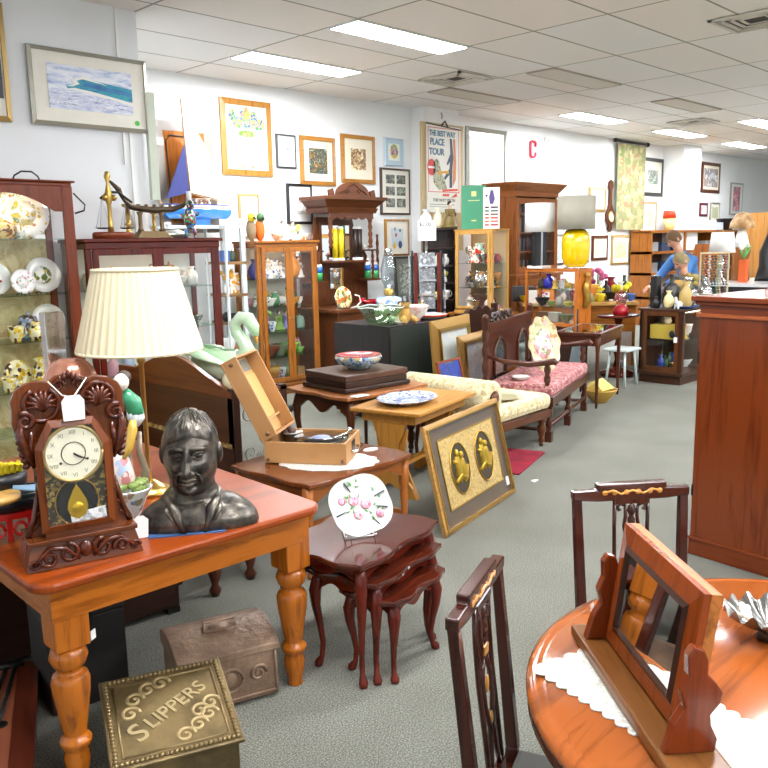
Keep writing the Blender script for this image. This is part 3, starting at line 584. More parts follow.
t=T('clown_figure','dark jointed figurine with a white hat standing before the sailboat','figurine',(3.62,5.72,BT)); t.scale=(.75,.75,.75)
mk('body',M().ball((0,0,.2),(.07,.05,.12)).ball((0,-.02,.34),(.045,.045,.05)).tube([(-.1,0,.22),(.1,0,.25)],.025).tube([(-.05,0,.1),(-.06,0,0)],.02).tube([(.04,0,.1),(.06,0,0)],.02),spots('#26282e',['#3a7ac0','#c9ccc8','#4aa05a','#b03a3a'],40,.7),t)
mk('hat',M().cyl(.026,.38,.48),WHT,t)
for z,nm,sd in ((1.347,'of the top shelf ',1),(1.027,'of the second shelf ',2),(.667,'of the third shelf ',3)): backrow(nm+'in the dark red cabinet',2.78,5.94,3.74,5.94,z,sd,7,.2)
# C: white metal shelving with the boat
t=T('metal_shelving','narrow white metal shelving rack between the two glass cabinets','shelving',(5.02,7.28,0))
WM=pl('#dde3e4',.35); f=M()
for a_,b_,c_ in ((0,0,.008),(.215,0,.026),(0,.36,.008),(.215,.36,.026)): f.box(a_-c_,a_+c_,b_-.018,b_+.018,0,1.94 if (c_>.01 and b_<.1) else 1.84)
mk('frame',f,WM,t)
for z in (1.84,1.46,1.12,.82,.5,.2): mk('shelf',M().box(.0,.24,-.02,.40,z,z+.03),WM if z>1.7 else wood('#8d6a44','#6a4b2c','x'),t)
mk('shelf_extension',M().box(-.60,-.0,.10,.40,1.84,1.87),WM,t)
a='on the white metal shelving'
for z,its in ((1.49,[('box','blue book box',.12,pl('#4a68a8',.5),{'w':.1}),('jar','dark green jar',.13,pl('#42503a',.4))]),
 (1.15,[('flowers','yellow flower plaque',.24,pl('#e8a838',.5)),('box','white and orange daisy box',.22,spots('#f2efe4',['#e69a2a','#efc04a'],22,.6),{'w':.12})]),
 (.85,[('teapot','black teapot',.12,BLK),('bowl','dark blue bowl',.08,pl('#27304a',.3))]),
 (.53,[('cup','white mug',.14,WHT),('box','tan wooden box',.12,pl('#a0764a',.5),{'w':.1})])):
    shelf(a+(', top level' if z>1.4 else ', second level' if z>1.1 else ', third level' if z>.8 else ', fourth level'),5.04,7.4,5.22,7.4,z,its)
t=T('watering_can','bright green and blue watering can low on the white shelving','watering can',(5.10,7.36,.23)); mk('body',M().cyl(.07,0,.15),pl('#28a04a',.35),t); mk('spout',M().tube([(.06,0,.05),(.13,0,.14)],.018),pl('#28a04a',.35),t); mk('bottle_top',M().cyl(.04,.15,.26),pl('#3a8ad0',.35),t)
t=T('model_sailboat','blue and white model sailboat with a navy jib on the white shelving','model boat',(4.90,7.55,1.872),4)
BL=pl('#2f7fc8',.3,coat=.5)
def hull(z0,z1,k0,k1,L0=-.46,L1=.42,keel=0):
    def fn(u,v):
        x=L0+(L1-L0)*u; w=.11*math.sin(PI*min(1,max(0,u*.93+.05)))**.55*(1-.5*max(0,u-.7)/.3)
        a=-PI/2+PI*v; s=(k0+(k1-k0)*abs(math.sin(a)))
        return (x*(.80+.20*abs(math.sin(a))),w*math.sin(a)*s,z0+(z1-z0)*(1-math.cos(a)) if False else z1-(z1-z0)*math.cos(a))
    return M().grid(fn,20,12)
mk('hull',hull(.07,.17,1,1),BL,t); mk('keel',M().prism([(-.2,.10),(.16,.10),(.1,0),(-.16,0)],-.012,.012).box(-.14,.10,-.06,.06,-.002,.012),BL,t)
dk=[(-.46,.0),(-.3,.075),(0,.11),(.25,.08),(.42,0),(.25,-.08),(0,-.11),(-.3,-.075)]
mk('gunwale',M().prism([(a*1.01,b*1.04) for a,b in dk],.165,.21,'z'),WHT,t); mk('red_stripe',M().prism([(a*1.016,b*1.06) for a,b in dk],.178,.186,'z'),pl('#c0392f',.4),t); mk('blue_stripe',M().prism([(a*1.016,b*1.06) for a,b in dk],.205,.218,'z'),pl('#3a4a8c',.4),t)
mk('cabin',M().cbox(.02,0,.21,.2,.1,.07),spots('#8a6a52',['#5a3f2e','#d8d0c0'],40,.6),t,bev=.01)
mk('mast',M().tube([(-.10,0,.2),(-.16,0,1.27)],[.014,.007],6),wood('#b08a5e','#8f6a40','z'),t); mk('boom',M().tube([(-.09,0,.32),(.50,0,.22)],.007,6),wood('#b08a5e','#8f6a40','x'),t)
mk('bowsprit',M().tube([(-.42,0,.2),(-.50,0,.24)],.006,6),PINE['x'],t)
mk('mainsail',M().prism([(-.10,.34),(.46,.25),(.1,.85),(-.15,1.20)],-.003,.003),pl('#f3f2ee',.8),t)
mk('jib',M().prism([(-.40,.27),(-.11,.34),(-.13,.86)],-.003,.003),pl('#30366e',.8),t)
# D: oak display cabinet
cabinet('display_cabinet','oak two door glass display cabinet between the white shelving and the hallstand',5.30,7.12,.84,.42,1.70,OAK,ndoor=2,shelves=(1.28,.98,.70,.42),back=pl('#cfc9b8',.6),post=.045,base=.13,top=.07)
a='in the oak display cabinet'
DB=spots('#f2f1ee',['#3d55a8','#7f93cd'],35,.45,seed=8)
for z,w,its in ((1.287,'on the top shelf ',[('vase','blue flower vase',.22,pl('#4c50a8',.3)),('teapot','blue painted white teapot',.15,DB),('figure','white lady figurine',.24,CHINA),('jug','white jug with blue sprigs',.2,DB),('figure','pale blue and white figurine',.2,DB),('candle','white pillar candle stand',.3,WHT),('vase','orange striped vase',.28,pl('#c9802c',.3)),('figure','white bridal figurine',.24,CHINA)]),
 (.987,'on the second shelf ',[('figure','green and white figurine',.14,spots('#e8ecdf',['#6fa05a'],30,.5)),('bowl','leafy white bowl',.1,spots('#eef0e6',['#7fae6a','#3f8a5a'],25,.5)),('dish','large cream leaf dish',.09,CHINA),('jug','small green jug',.14,pl('#5c9a6a',.2)),('animal','white horse figurine',.16,CHINA),('figure','peach robed figurine',.2,pl('#e8c8a0',.3)),('bowl','orange rimmed boat dish',.08,pl('#d98a2a',.25)),('cup','plain white cup',.08,CHINA)]),
 (.707,'on the third shelf ',[('bowl','pale blue enamel bowl',.09,pl('#c3d3e2',.2)),('flowers','green leafy ornament',.22,pl('#a8c86a',.5)),('cup','blue ringed cup',.1,DB),('figure','green dressed figurine',.22,pl('#9abf62',.3)),('figure','lilac crinoline lady figurine',.22,pl('#8d86c8',.3)),('bottle','black cat shaped bottle',.2,BLK),('jar','grey green ginger jar',.16,pl('#8aa08f',.3))]),
 (.427,'on the fourth shelf ',[('jar','tall pale green jar',.2,pl('#cfe0c8',.2)),('bowl','brown glazed basin',.12,pl('#8a4a34',.3)),('bowl','grey green casserole',.12,pl('#93a386',.3)),('bowl','bright green bowl',.12,pl('#7fc84a',.2)),('dish','stack of green saucers',.06,pl('#8ecb5c',.2))]),
 (.155,'on the floor ',[('jug','red and white floral jug',.2,spots('#efe6de',['#b03a3a','#d98a5a'],20,.6)),('basket','brown wicker basket',.2,PINE['x']),('cup','white and blue tin mug',.12,DB),('jar','pale green glass jar',.18,pl('#a8cfae',.15)),('box','small tan box',.1,pl('#b08a5a',.5),{'w':.1})])):
    shelf(w+a,5.38,7.34,6.08,7.34,z,its)
for z,nm,sd in ((1.287,'of the top shelf ',4),(.987,'of the second shelf ',5),(.707,'of the third shelf ',6),(.427,'of the fourth shelf ',7)): backrow(nm+'in the oak cabinet',5.38,7.44,6.08,7.44,z,sd,7,.19)
a='on top of the oak display cabinet'
for x,cb,ch,nm in ((5.335,'#8f7a5c','#e9c61e','grey bodied toy parrot with a yellow head'),(5.45,'#d9701e','#3f6a3a','bright orange feathered toy parrot')):
    t=T('toy_parrot',nm+' '+a,'ornament',(x,7.25,1.70)); mk('body',M().ball((0,0,.12),(.055,.055,.12),12,8).tube([(.02,.02,.1),(.04,.05,.0)],[.04,.02]),pl(cb,.7),t); mk('head',M().ball((0,-.02,.25),(.045,.045,.05)),pl(ch,.6),t); mk('beak',M().tube([(0,-.06,.25),(0,-.085,.235),(0,-.085,.215)],[.014,.009,.003]),BLK,t)
shelf(a,5.66,7.26,6.10,7.26,1.70,[('bowl','pink and white shell dish',.08,spots('#f2e6dc',['#e8a878','#efc8a8'],18,.6)),('figure','white and peach dancing figurine',.22,pl('#f2e8de',.3)),('box','row of small brown pebbled feet box',.035,spots('#efe8e0',['#6a4030'],30,.5),{'w':.14}),('figure','cream and gold cottage figurine',.22,pl('#efdcae',.4)),('flowers','yellow green posy',.17,pl('#d9d06a',.5)),('dish','peach shell on white dish',.07,spots('#f2e8de',['#e8935a'],20,.6))])
# E: hallstand with mirror
t=T('hallstand','carved walnut hallstand with a mirror and arched crest against the back wall','hallstand',(6.90,7.30,0))
HW=dict((q,wood('#7a4526','#4a2714',q,.35,.2)) for q in 'xyz')
mk('base_cupboard',M().box(-.58,.50,-.30,.42,.06,.86).box(-.54,.46,-.28,.40,0,.06),HW['z'],t,bev=.005)
mk('base_top',M().box(-.61,.53,-.33,.44,.86,.90),HW['x'],t,bev=.006)
for a_ in (-.36,.28):
    mk('drawer_front',M().box(a_-.18,a_+.18,-.315,-.30,.66,.82),HW['x'],t,bev=.004)
    d=mk('door',M().box(a_-.18,a_+.18,-.315,-.30,.12,.62),HW['z'],t,bev=.004); mk('knob',M().ball((a_+.12,-.33,.4),.014),BRASS,d)
side=[(0,.90),(.12,.90),(.12,1.55),(.10,1.66),(.03,1.70),(-.02,1.80),(-.06,1.85),(-.08,2.0),(-.17,2.0),(-.17,.90)]
mk('back_board',M().prism([(-.55,.90),(.55,.90),(.55,1.50),(.47,1.62),(.38,1.66),(.34,1.8),(.30,1.98),(-.30,1.98),(-.34,1.8),(-.38,1.66),(-.47,1.62),(-.55,1.55)],.35,.40),HW['z'],t,bev=.004)
mk('canopy',M().hexa([(-.40,.02,2.02),(.40,.02,2.02),(.40,.40,2.02),(-.40,.40,2.02)],[(-.42,0,2.08),(.42,0,2.08),(.42,.40,2.08),(-.42,.40,2.08)]).hexa([(-.40,.02,2.08),(.40,.02,2.08),(.40,.40,2.08),(-.40,.40,2.08)],[(-.50,-.05,2.17),(.50,-.05,2.17),(.50,.40,2.17),(-.50,.40,2.17)]).box(-.52,.52,-.07,.40,2.17,2.21),HW['x'],t,bev=.004)
fr=[(-.36,2.02)]+[(-.36+.72*i/24,1.97-.03*abs(math.sin(i*PI/4))-.02*(1 if i in(0,24) else 0)) for i in range(25)]+[(.36,2.02)]
mk('canopy_fretwork',M().prism(fr[::-1],.03,.05),HW['x'],t)
cr=[(-.30,2.21)]+[(.27*math.cos(R(a_)),2.21+.03+.14*math.sin(R(a_))) for a_ in range(180,-1,-12)]+[(.30,2.21)]
mk('crest',M().prism(cr[::-1],0,.03),HW['x'],t,bev=.004)
mk('crest_carving',M().spiral(-.1,2.27,-.005,.04,.008,1.2,.01).spiral(.1,2.27,-.005,.04,.008,1.2,.01,180,cw=-1).tube([(-.22,-.005,2.25),(0,-.005,2.36),(.22,-.005,2.25)],.01,6),HW['x'],t)
for a_ in (-.34,.34): mk('finial',M().prism([(a_-.04,2.21),(a_+.04,2.21),(a_+.02,2.30),(a_-.05,2.28)],0,.03),HW['x'],t)
TP=[(.022,0),(.03,.05),(.018,.1),(.03,.18),(.02,.3),(.03,.4),(.018,.5),(.03,.6),(.02,.7),(.03,.8),(.018,.9),(.025,1)]
for a_ in (-.33,.33): mk('turned_column',M().lathe([(r,1.60+.42*q) for r,q in TP],a_,.06,n=10),HW['z'],t)
mf=M(); frame_bars(mf.at(0,.35,1.40),.56,.52,.04,.03,1); mk('mirror_frame',mf,HW['z'],t)
mk('mirror_glass',M().box(-.24,.24,.335,.345,1.44,1.88),MIR,t)
mk('lower_mirror',M().box(-.11,.11,.335,.345,1.10,1.36),MIR,t)
for a_ in (-.45,.45):
    mk('side_shelf',M().box(a_-.11,a_+.11,.12,.36,1.19,1.215),HW['x'],t); mk('side_shelf',M().box(a_-.11,a_+.11,.18,.36,1.56,1.58),HW['x'],t)
    mk('side_spindle',M().lathe([(r*.7,1.215+.35*q) for r,q in TP],a_,.15,n=8),HW['z'],t); mk('side_spindle',M().lathe([(r*.7,1.215+.55*q) for r,q in TP],a_+math.copysign(.09,a_),.15,n=8),HW['z'],t)
a='on the hallstand'
YC=pl('#e9cf1a',.5)
for x,c,nm in ((6.69,YC,'tall yellow candle left of the mirror'),(6.79,YC,'tall yellow candle in front of the mirror'),(7.03,pl('#2c1c14',.4),'tall dark brown candle before the mirror'),(7.10,pl('#2c1c14',.4),'tall dark brown candle at the right edge of the mirror')):
    t=T('pillar_candle',nm+' '+a,'candle',(x,7.42,1.452)); mk('wax',M().cyl(.034,.03,.38),c,t); mk('foot',M().cyl(.042,0,.03),WHT,t); mk('cap',M().cyl(.03,.38,.41),WHT,t)
One('candle_shelf','thin wooden ledge carrying the candles across the hallstand mirror','shelf',M().box(-.29,.29,-.14,.16,0,.02),HW['x'],(6.88,7.48,1.43))
def labelled(x,y,z,nm):
    t=T('spray_bottle',nm,'bottle',(x,y,z)); mk('body',M().cyl(.04,0,.12),pl('#3aa85c',.35),t); mk('label_band',M().cyl(.0405,.10,.17),pl('#2f6fc0',.35),t); mk('shoulder',M().lathe([(.04,.17),(.03,.2),(.012,.21),(0,.21)]),WHT,t); mk('cap',M().cyl(.014,.21,.25),WHT,t)
for x,nm in ((6.46,'green and blue bottle on the left side shelf '),(7.27,'green and blue bottle on the right side shelf, inner one '),(7.40,'green and blue bottle on the right side shelf, outer one ')): labelled(x,7.46,1.216,nm+a)
for x,nm in ((6.41,'outer left'),(6.49,'inner left'),(7.29,'inner right'),(7.38,'outer right')): kn('cup','tiny white cup on the upper '+nm+' ledge '+a,x,7.54,1.581,.05,CHINA)
kn('cup','small white cup under the mirror ledge '+a,6.77,7.45,.90,.13,CHINA)
kn('plate','oval painted plate with orange fruit standing on the hallstand base at the left',6.50,7.10,.90,.26,spots('#efe2a8',['#c8602a','#7a8a3a','#e0a84a'],25,.65),mat2=spots('#f0dfa0',['#d06a2a','#5a7a3a'],22,.7))
One('wire_stand','white curved plate stand beside the oval plate on the hallstand base','stand',M().tube([(-.02,0,.0),(.07,0,.01),(.14,0,.06),(.12,0,.13),(.05,0,.15)],.008,6),WHT,(6.63,7.08,.905))
t=T('red_dish','glossy red leaf dish on the hallstand base '+'under the mirror','dish',(7.02,7.12,.90)); mk('dish_body',M().lathe([(0,0),(.09,0),(.2,.06),(.21,.075),(.17,.06),(0,.015)],sy=.6,n=20),pl('#c0222c',.15,coat=.6),t); mk('leaf_tip',M().ball((-.19,0,.08),(.06,.03,.03)),pl('#c0222c',.15,coat=.6),t)
# ---------------------------------------------------------------- shared furniture pieces
def twist(m,x,y,z0,z1,r,turns=3,n=12):
    k=int(10*turns)+4
    def fn(u,v):
        th=2*PI*u; z=z0+(z1-z0)*v; rr=r*(1+.22*math.cos(2*(th-turns*PI*v)))
        return (x+rr*math.cos(th),y+rr*math.sin(th),z)
    return m.grid(fn,n,k)
def cabriole(m,x,y,dx,dy,h,s=1):
    P=[(0,1,.026),(.008,.93,.03),(.02,.82,.03),(.018,.65,.022),(.004,.45,.016),(-.006,.25,.013),(0,.1,.013),(.014,.035,.022),(.018,0,.018)]
    return m.tube([(x+dx*a*s,y+dy*a*s,h*b) for a,b,_ in P],[c*s for _,_,c in P],8)
def wavy(x0,x1,y0,y1,amp,n=24,side='all'):
    o=[]
    f=lambda t: amp*(.5-.5*math.cos(2*PI*t))*(1) if True else 0
    g=lambda t: amp*(math.cos(4*PI*t)*.5-.5)
    for i in range(n): t=i/n; o.append((x0+(x1-x0)*t,y0+g(t)*1.0))
    for i in range(n): t=i/n; o.append((x1-g(t),y0+(y1-y0)*t))
    for i in range(n): t=i/n; o.append((x1-(x1-x0)*t,y1-g(t)))
    for i in range(n): t=i/n; o.append((x0+g(t),y1-(y1-y0)*t))
    return o
def headmesh(m,k=1.0,hair=0,n1=56,n2=44,rough=0,fa=1.0,jaw=1.0):
    # face towards -y, origin at head centre
    def ga(x,z,cx,cz,sx,sz): return math.exp(-((x-cx)/sx)**2-((z-cz)/sz)**2)
    def fn(u,v):
        th=2*PI*u; ph=-PI/2+PI*v; cz=math.sin(ph); c=math.cos(ph)
        cq=c if (jaw>=1 or cz>0) else c**(.62+.38*(1-min(1,-cz*1.4)))
        x=.078*cq*math.sin(th); y=-.098*cq*math.cos(th); z=.122*cz
        if z<0:
            t=(-z/.122); x*=1-.22*jaw*t**1.4; y=y*(1-.18*t**2)-(.008*t if y<0 else -.0)
            if y>0: y*=1-.35*t
        else: x*=1+.03*z/.122; y=y*1.02+.004
        if y<0:
            d=.032*ga(x,z,0,-.022,.013,.016)+.014*ga(x,z,0,.012,.010,.026)+.006*(ga(x,z,-.028,.040,.022,.009)+ga(x,z,.028,.040,.022,.009))
            d-=.013*(ga(x,z,-.030,.017,.017,.012)+ga(x,z,.030,.017,.017,.012)); d+=.007*(ga(x,z,-.030,.016,.010,.007)+ga(x,z,.030,.016,.010,.007))
            d+=.006*(ga(x,z,-.042,-.018,.02,.02)+ga(x,z,.042,-.018,.02,.02)); d+=.009*ga(x,z,0,-.050,.024,.006)+.009*ga(x,z,0,-.064,.021,.006)
            d-=.005*ga(x,z,0,-.0565,.028,.0028); d-=.006*ga(x,z,0,-.075,.02,.007); d+=.013*ga(x,z,0,-.098,.026,.015)
            d+=.006*(ga(x,z,-.013,-.028,.007,.007)+ga(x,z,.013,-.028,.007,.007)); d-=.004*(ga(x,z,-.03,-.045,.006,.02)+ga(x,z,.03,-.045,.006,.02))
            y-=d*fa
        if hair:
            line=.058 if y<-.02 else (.02 if y<.02 else -.06)
            if z>line:
                q=min(1,(z-line)/.02); nz=noise.noise(Vector((x*16+3,y*40,z*14)))
                s=1+q*(.06+.05*nz); x*=s; y*=s; z=z*(1+q*.03*(1+nz))
        if rough: 
            nn=noise.noise(Vector((x,y,z))*38)*rough; x*=1+nn; y*=1+nn
        return (x*k,y*k,z*k)
    m.grid(fn,n1,n2)
    for s in(-1,1): m.ball((s*.080*k,.008*k,-.004*k),(.012*k,.020*k,.032*k),10,8)
    return m
# ---------------------------------------------------------------- F: dark chest with glassware
t=T('dark_chest','tall black brown painted chest carrying glassware in the middle of the shop','chest',(5.80,5.56,0))
mk('body',M().box(-.5,.5,-.37,.37,.04,.90),wood('#33292a','#211a1b','z',.5,.1),t,bev=.004)
mk('plinth',M().box(-.47,.47,-.34,.34,0,.04),BLK,t)
mk('side_panel',M().box(-.48,.48,-.378,-.37,.06,.88),wood('#3b413a','#2a2f2a','z',.55,.1),t)
a='on the dark chest'
t=T('glass_bowl','large pale green glass bowl with a rippled rim '+a,'bowl',(5.52,5.58,.90))
t.location=(5.38,5.36,.90)
o=M().lathe([(0,0),(.11,0),(.13,.02),(.17,.1),(.22,.17),(.215,.17),(.16,.1),(.12,.03),(0,.015)],n=24); mk('bowl_body',o,glassmat('#dcebd8',.10),t); mk('rim',M().tube([(.22*math.cos(R(q)),.22*math.sin(R(q)),.172+.006*math.sin(R(q*6))) for q in range(0,361,12)],.006,6),pl('#dfe8dc',.1,coat=.5),t)
t=T('oil_lamp','glass oil lamp with a cut glass chimney and blue font '+a,'oil lamp',(5.80,5.66,.90))
mk('base',M().lathe([(0,0),(.09,0),(.08,.02),(.03,.06),(.03,.1)],n=18),CHINA,t); mk('font',M().lathe([(.03,.1),(.12,.14),(.135,.19),(.12,.22),(.04,.24),(0,.24)],n=20),spots('#8fb0dd',['#dfe8f5','#5f82c0'],20,.5),t)
mk('burner',M().lathe([(.04,.24),(.05,.25),(.05,.28),(.035,.31),(0,.31)],n=14),BRASS,t); mk('chimney',M().lathe([(.035,.31),(.075,.40),(.08,.5),(.05,.62),(.035,.70),(.033,.70),(.047,.62),(.076,.5),(.07,.40),(.032,.31)],n=18),glassmat('#f2f6f8',.12),t)
P_('vase','white pinched china vase between the glass bowl and the oil lamp '+a,5.56,5.52,.90,.21,CHINA,w=.16)
kn('animal','small white and brown dog figurine '+a+', left of the tan bear',5.53,5.34,.90,.11,CHINA,mat2=pl('#6d4328',.4))
t=T('bear_figure','tan seated bear figurine with a dark hat '+a,'figurine',(5.60,5.26,.90)); mk('body',M().ball((0,0,.08),(.065,.06,.08),12,8).tube([(-.05,-.03,.06),(-.09,-.08,.02)],.028).tube([(.05,-.03,.06),(.09,-.08,.02)],.028),pl('#c99a4e',.6),t); mk('head',M().ball((0,-.01,.18),(.05,.045,.045)),pl('#c99a4e',.6),t); mk('hat',M().lathe([(.05,.21),(.05,.215),(.03,.22),(.028,.26),(0,.26)],y=-.01,n=12),BLK,t)
kn('figure','white angel figurine behind the tan bear '+a,5.70,5.42,.90,.2,CHINA)
kn('bowl','pink and cream footed bowl in the centre '+a,5.86,5.38,.90,.15,spots('#f0e6dc',['#e8a8b0','#e8c8b8'],18,.45))
kn('teapot','white china teapot behind the pink bowl '+a,5.98,5.62,.90,.17,CHINA)
t=T('red_rim_plates','stack of white plates with a red rim '+a,'plates',(6.12,5.40,.90)); mk('plate_stack',M().lathe([(0,0),(.1,0),(.16,.03),(.17,.05),(.15,.05),(0,.03)],n=24),CHINA,t); mk('red_rim',M().lathe([(.158,.028),(.172,.048),(.178,.046),(.164,.026)],n=24),pl('#d9482f',.3),t)
kn('dish','shallow white dish at the left front corner '+a,5.53,5.24,.90,.03,CHINA,w=.14)
kn('figure','small white gowned figurine with yellow sash, right end of the chest top',6.22,5.60,.90,.19,spots('#f2f0e6',['#d9cf3a'],18,.5))
kn('bowl','fluted white bowl near the back right corner '+a,6.06,5.80,.90,.1,CHINA)
# headboard behind, gold frames leaning
t=T('carved_headboard','dark wavy topped wooden headboard behind the gold frames','headboard',(6.62,5.20,0),14)
o=[(-.42,.0),(.42,.0),(.42,.94)]+[(.42-.84*i/20,.94+.05*math.sin(i*PI/20)+.018*math.cos(i*PI/2.5)) for i in range(1,20)]+[(-.42,.94)]
mk('panel',M().prism(o,-.02,.02),DKW['x'],t,bev=.004)
mk('post',M().box(.42,.47,-.03,.03,0,1.0),DKW['z'],t); mk('post',M().box(-.47,-.42,-.03,.03,0,.96),DKW['z'],t)
def gold_mirror(label,x,y,w,h,rz,fw,mat,gl,tilt=6,z=0,gr=None,cat='picture'):
    t=T('gilt_frame',label,cat,(x,y,z),rz); t.rotation_euler=(R(-tilt),0,R(rz))
    f=M(); frame_bars(f,w,h,fw,.06,.35); f2=M(); frame_bars(f2.at(0,-.045,fw*.75),w-1.5*fw,h-1.5*fw,fw*.35,.02,.6)
    mk('frame',f,mat,t); mk('inner_slip',f2,BRASS,t); mk('pane',M().box(-w/2+fw,w/2-fw,-.03,-.01,fw,h-fw),gl,t); return t
gold_mirror('big gilt framed pale picture leaning beside the dark chest',5.93,4.90,.86,.95,15,.10,pl('#b58d4a',.35,.5),art(['#e4e8e4','#cfd8d6','#eceae0'],5,7),5)
g2=gold_mirror('smaller gilt framed watercolour with a green sticker, leaning before the big gilt picture',6.02,4.74,.60,.80,15,.07,pl('#b08a4c',.4,.4),art(['#e9ecee','#c3d2de','#f2f2ee','#9fb6c6'],6,3),5)
mk('sticker',M().box(.20,.29,-.066,-.06,.64,.73),pl('#b9dd3a',.5),g2); mk('tag',M().box(.21,.28,-.066,-.06,.50,.63),pl('#e8ddb8',.6),g2)
t=T('blue_picture','small blue picture in a thin red wood frame propped on the cream chaise','picture',(5.00,4.18,.50),10); t.rotation_euler=(R(-14),0,R(10))
mk('frame',frame_bars(M(),.36,.22,.018,.02,1),RED['x'],t); mk('print',M().box(-.165,.165,-.012,-.002,.016,.205),art(['#1b2f86','#24409c','#15235f','#6a7a9a'],9,3),t)
# ---------------------------------------------------------------- G: oak showcase and things around it
cabinet('curio_cabinet','golden oak glass curio cabinet with ornaments, under the green sample book',7.97,6.61,.58,.34,1.02,PINE,z0=.78,ndoor=1,shelves=(.30,.60),base=.03,top=.03,post=.03,rz=-90,doorframe=.03,back=pl('#c2b08a',.5),ovh=.012)
t=T('oak_side_cupboard','low dark oak cupboard carrying the golden curio cabinet','cupboard',(8.16,6.32,0)); mk('body',M().box(-.24,.24,-.34,.34,.05,.75),OAK['z'],t); mk('top',M().box(-.26,.26,-.36,.36,.75,.778),OAK['x'],t); mk('plinth',M().box(-.22,.22,-.32,.32,0,.05),DKW['x'],t)
a='in the golden curio cabinet'
def shelfy(w,x,y0,y1,z,its): shelf(w,x,y0,x,y1,z,its,rz=-90)
shelfy('on the top shelf '+a,8.10,6.52,6.12,1.388,[('goblet','cut crystal wine glass',.2,CRY),('figure','white and orange figurine',.22,spots('#f2ede4',['#d9602a'],20,.5)),('box','pale green and red trinket box',.24,spots('#dfe8d8',['#c0392f','#7fae9a'],18,.6),{'w':.1}),('bowl','crystal rose bowl',.12,CRY),('figure','red capped figurine',.2,pl('#b5482e',.3))])
shelfy('on the middle shelf '+a,8.10,6.52,6.12,1.088,[('figure','dark bronze figurine',.2,pl('#4d4438',.4)),('dish','wide silver dish',.06,SILV),('vase','pale glass vase',.2,CRY),('clock','tan carriage clock',.2,pl('#b98a52',.4)),('jar','etched crystal jar',.2,CRY),('figure','white lady figurine',.2,CHINA)])
shelfy('on the floor '+a,8.10,6.52,6.12,.818,[('figure','cream shepherd figurine',.2,pl('#e6ddc8',.3)),('bowl','crystal fruit bowl',.12,CRY),('box','dark brown leather box',.18,pl('#4a2e28',.5),{'w':.2}),('vase','white slim vase',.2,CHINA)])
t=T('sample_book','tall green covered binder standing on the golden curio cabinet','book',(8.12,6.43,1.80),-52); mk('cover',M().box(-.15,.15,-.02,.0,0,.53).box(-.15,-.14,0,.03,0,.53),pl('#3f8f6a',.5),t); mk('pages',M().box(-.14,.14,.0,.03,.005,.52),PAPER,t); mk('gilt_emblem',M().box(-.03,.03,-.023,-.02,.40,.46).box(-.07,.07,-.022,-.02,.345,.355).box(-.03,.03,-.022,-.02,.10,.115),pl('#d9cf8a',.5),t)
t=T('colour_chart','white chart card with a purple figure and red swatches beside the green binder','card',(8.20,6.22,1.80),-52); mk('sheet',M().box(-.10,.10,-.012,0,0,.50),pl('#f0efea',.6),t); mk('purple_figure',M().prism([(-.02,.30),(.02,.3),(.04,.36),(.02,.46),(-.01,.47),(-.03,.38)],-.016,-.012).prism(circ(.015,8,-.06,.40),-.016,-.012),pl('#5b4a86',.5),t)
for k in range(6): mk('swatch_row',M().box(-.08,-.03,-.015,-.012,.04+.042*k,.06+.042*k).box(-.01,.08,-.015,-.012,.04+.042*k,.06+.042*k),pl(['#b03a3a','#d96a4a','#c94a3a','#7a5a4a','#3f6a5a','#4a2a3a'][k],.5),t)
for z,nm,sd in ((1.388,'of the top shelf ',14),(1.088,'of the middle shelf ',15),(.818,'of the floor ',16)): backrow(nm+'in the golden curio cabinet',8.21,6.54,8.21,6.10,z,sd,6,.2)
# dark open shelf with vases, postcard rack
t=T('dark_shelf_unit','narrow dark open shelf unit left of the golden curio cabinet','shelf unit',(8.10,6.98,0),-45)
f=M().box(-.22,-.19,-.12,.12,0,1.84).box(.19,.22,-.12,.12,0,1.84).box(-.22,.22,.10,.12,0,1.84)
mk('frame',f,DKW['z'],t)
for z in (.3,.62,.9,1.12,1.34,1.56,1.81): mk('shelf',M().box(-.19,.19,-.12,.10,z,z+.02),DKW['x'],t)
for z,its,nm in ((1.36,[('jar','pale lidded jar',.14,pl('#c9d0c2',.2)),('vase','small white vase',.14,CHINA)],'upper'),(1.14,[('bowl','dark green bowl',.09,pl('#3a4a3a',.3)),('flowers','yellow flower spray',.14,pl('#d9cf3a',.5))],'middle'),(.92,[('cup','white and yellow cup',.1,YJ),('cup','cream tankard',.12,CHINA)],'lower')):
    shelf('on the '+nm+' level of the dark open shelf unit',8.02,7.03,8.18,6.87,z,its,rz=-45)
kn('vase','pale blue white pear shaped vase on top of the dark open shelf unit',7.98,7.10,1.83,.24,pl('#dfe8ea',.2,coat=.5),w=.17)
kn('vase','cream slim necked vase on top of the dark open shelf unit',8.09,6.99,1.83,.26,pl('#efe2bf',.3),w=.12)
kn('figure','dark and gold carved figurine on top of the dark open shelf unit',8.20,6.88,1.83,.34,pl('#7d6a35',.4),mat2=BLK)
t=T('postcard_rack','tall revolving postcard rack with black and red uprights left of the curio cabinet','card rack',(7.02,6.24,0),-45)
mk('base',M().lathe([(0,0),(.2,0),(.2,.02),(.03,.05),(.02,.1),(0,.1)],n=20),BLK,t); mk('pole',M().cyl(.015,.05,1.72,n=10),CHROME,t)
mk('black_side',M().box(-.175,-.155,-.10,.12,.5,1.56).box(.155,.175,-.10,.12,.5,1.56),BLK,t); mk('red_upright',M().box(-.15,-.11,-.12,-.09,.45,1.54).box(.11,.15,-.12,-.09,.45,1.54),CHE['z'],t)
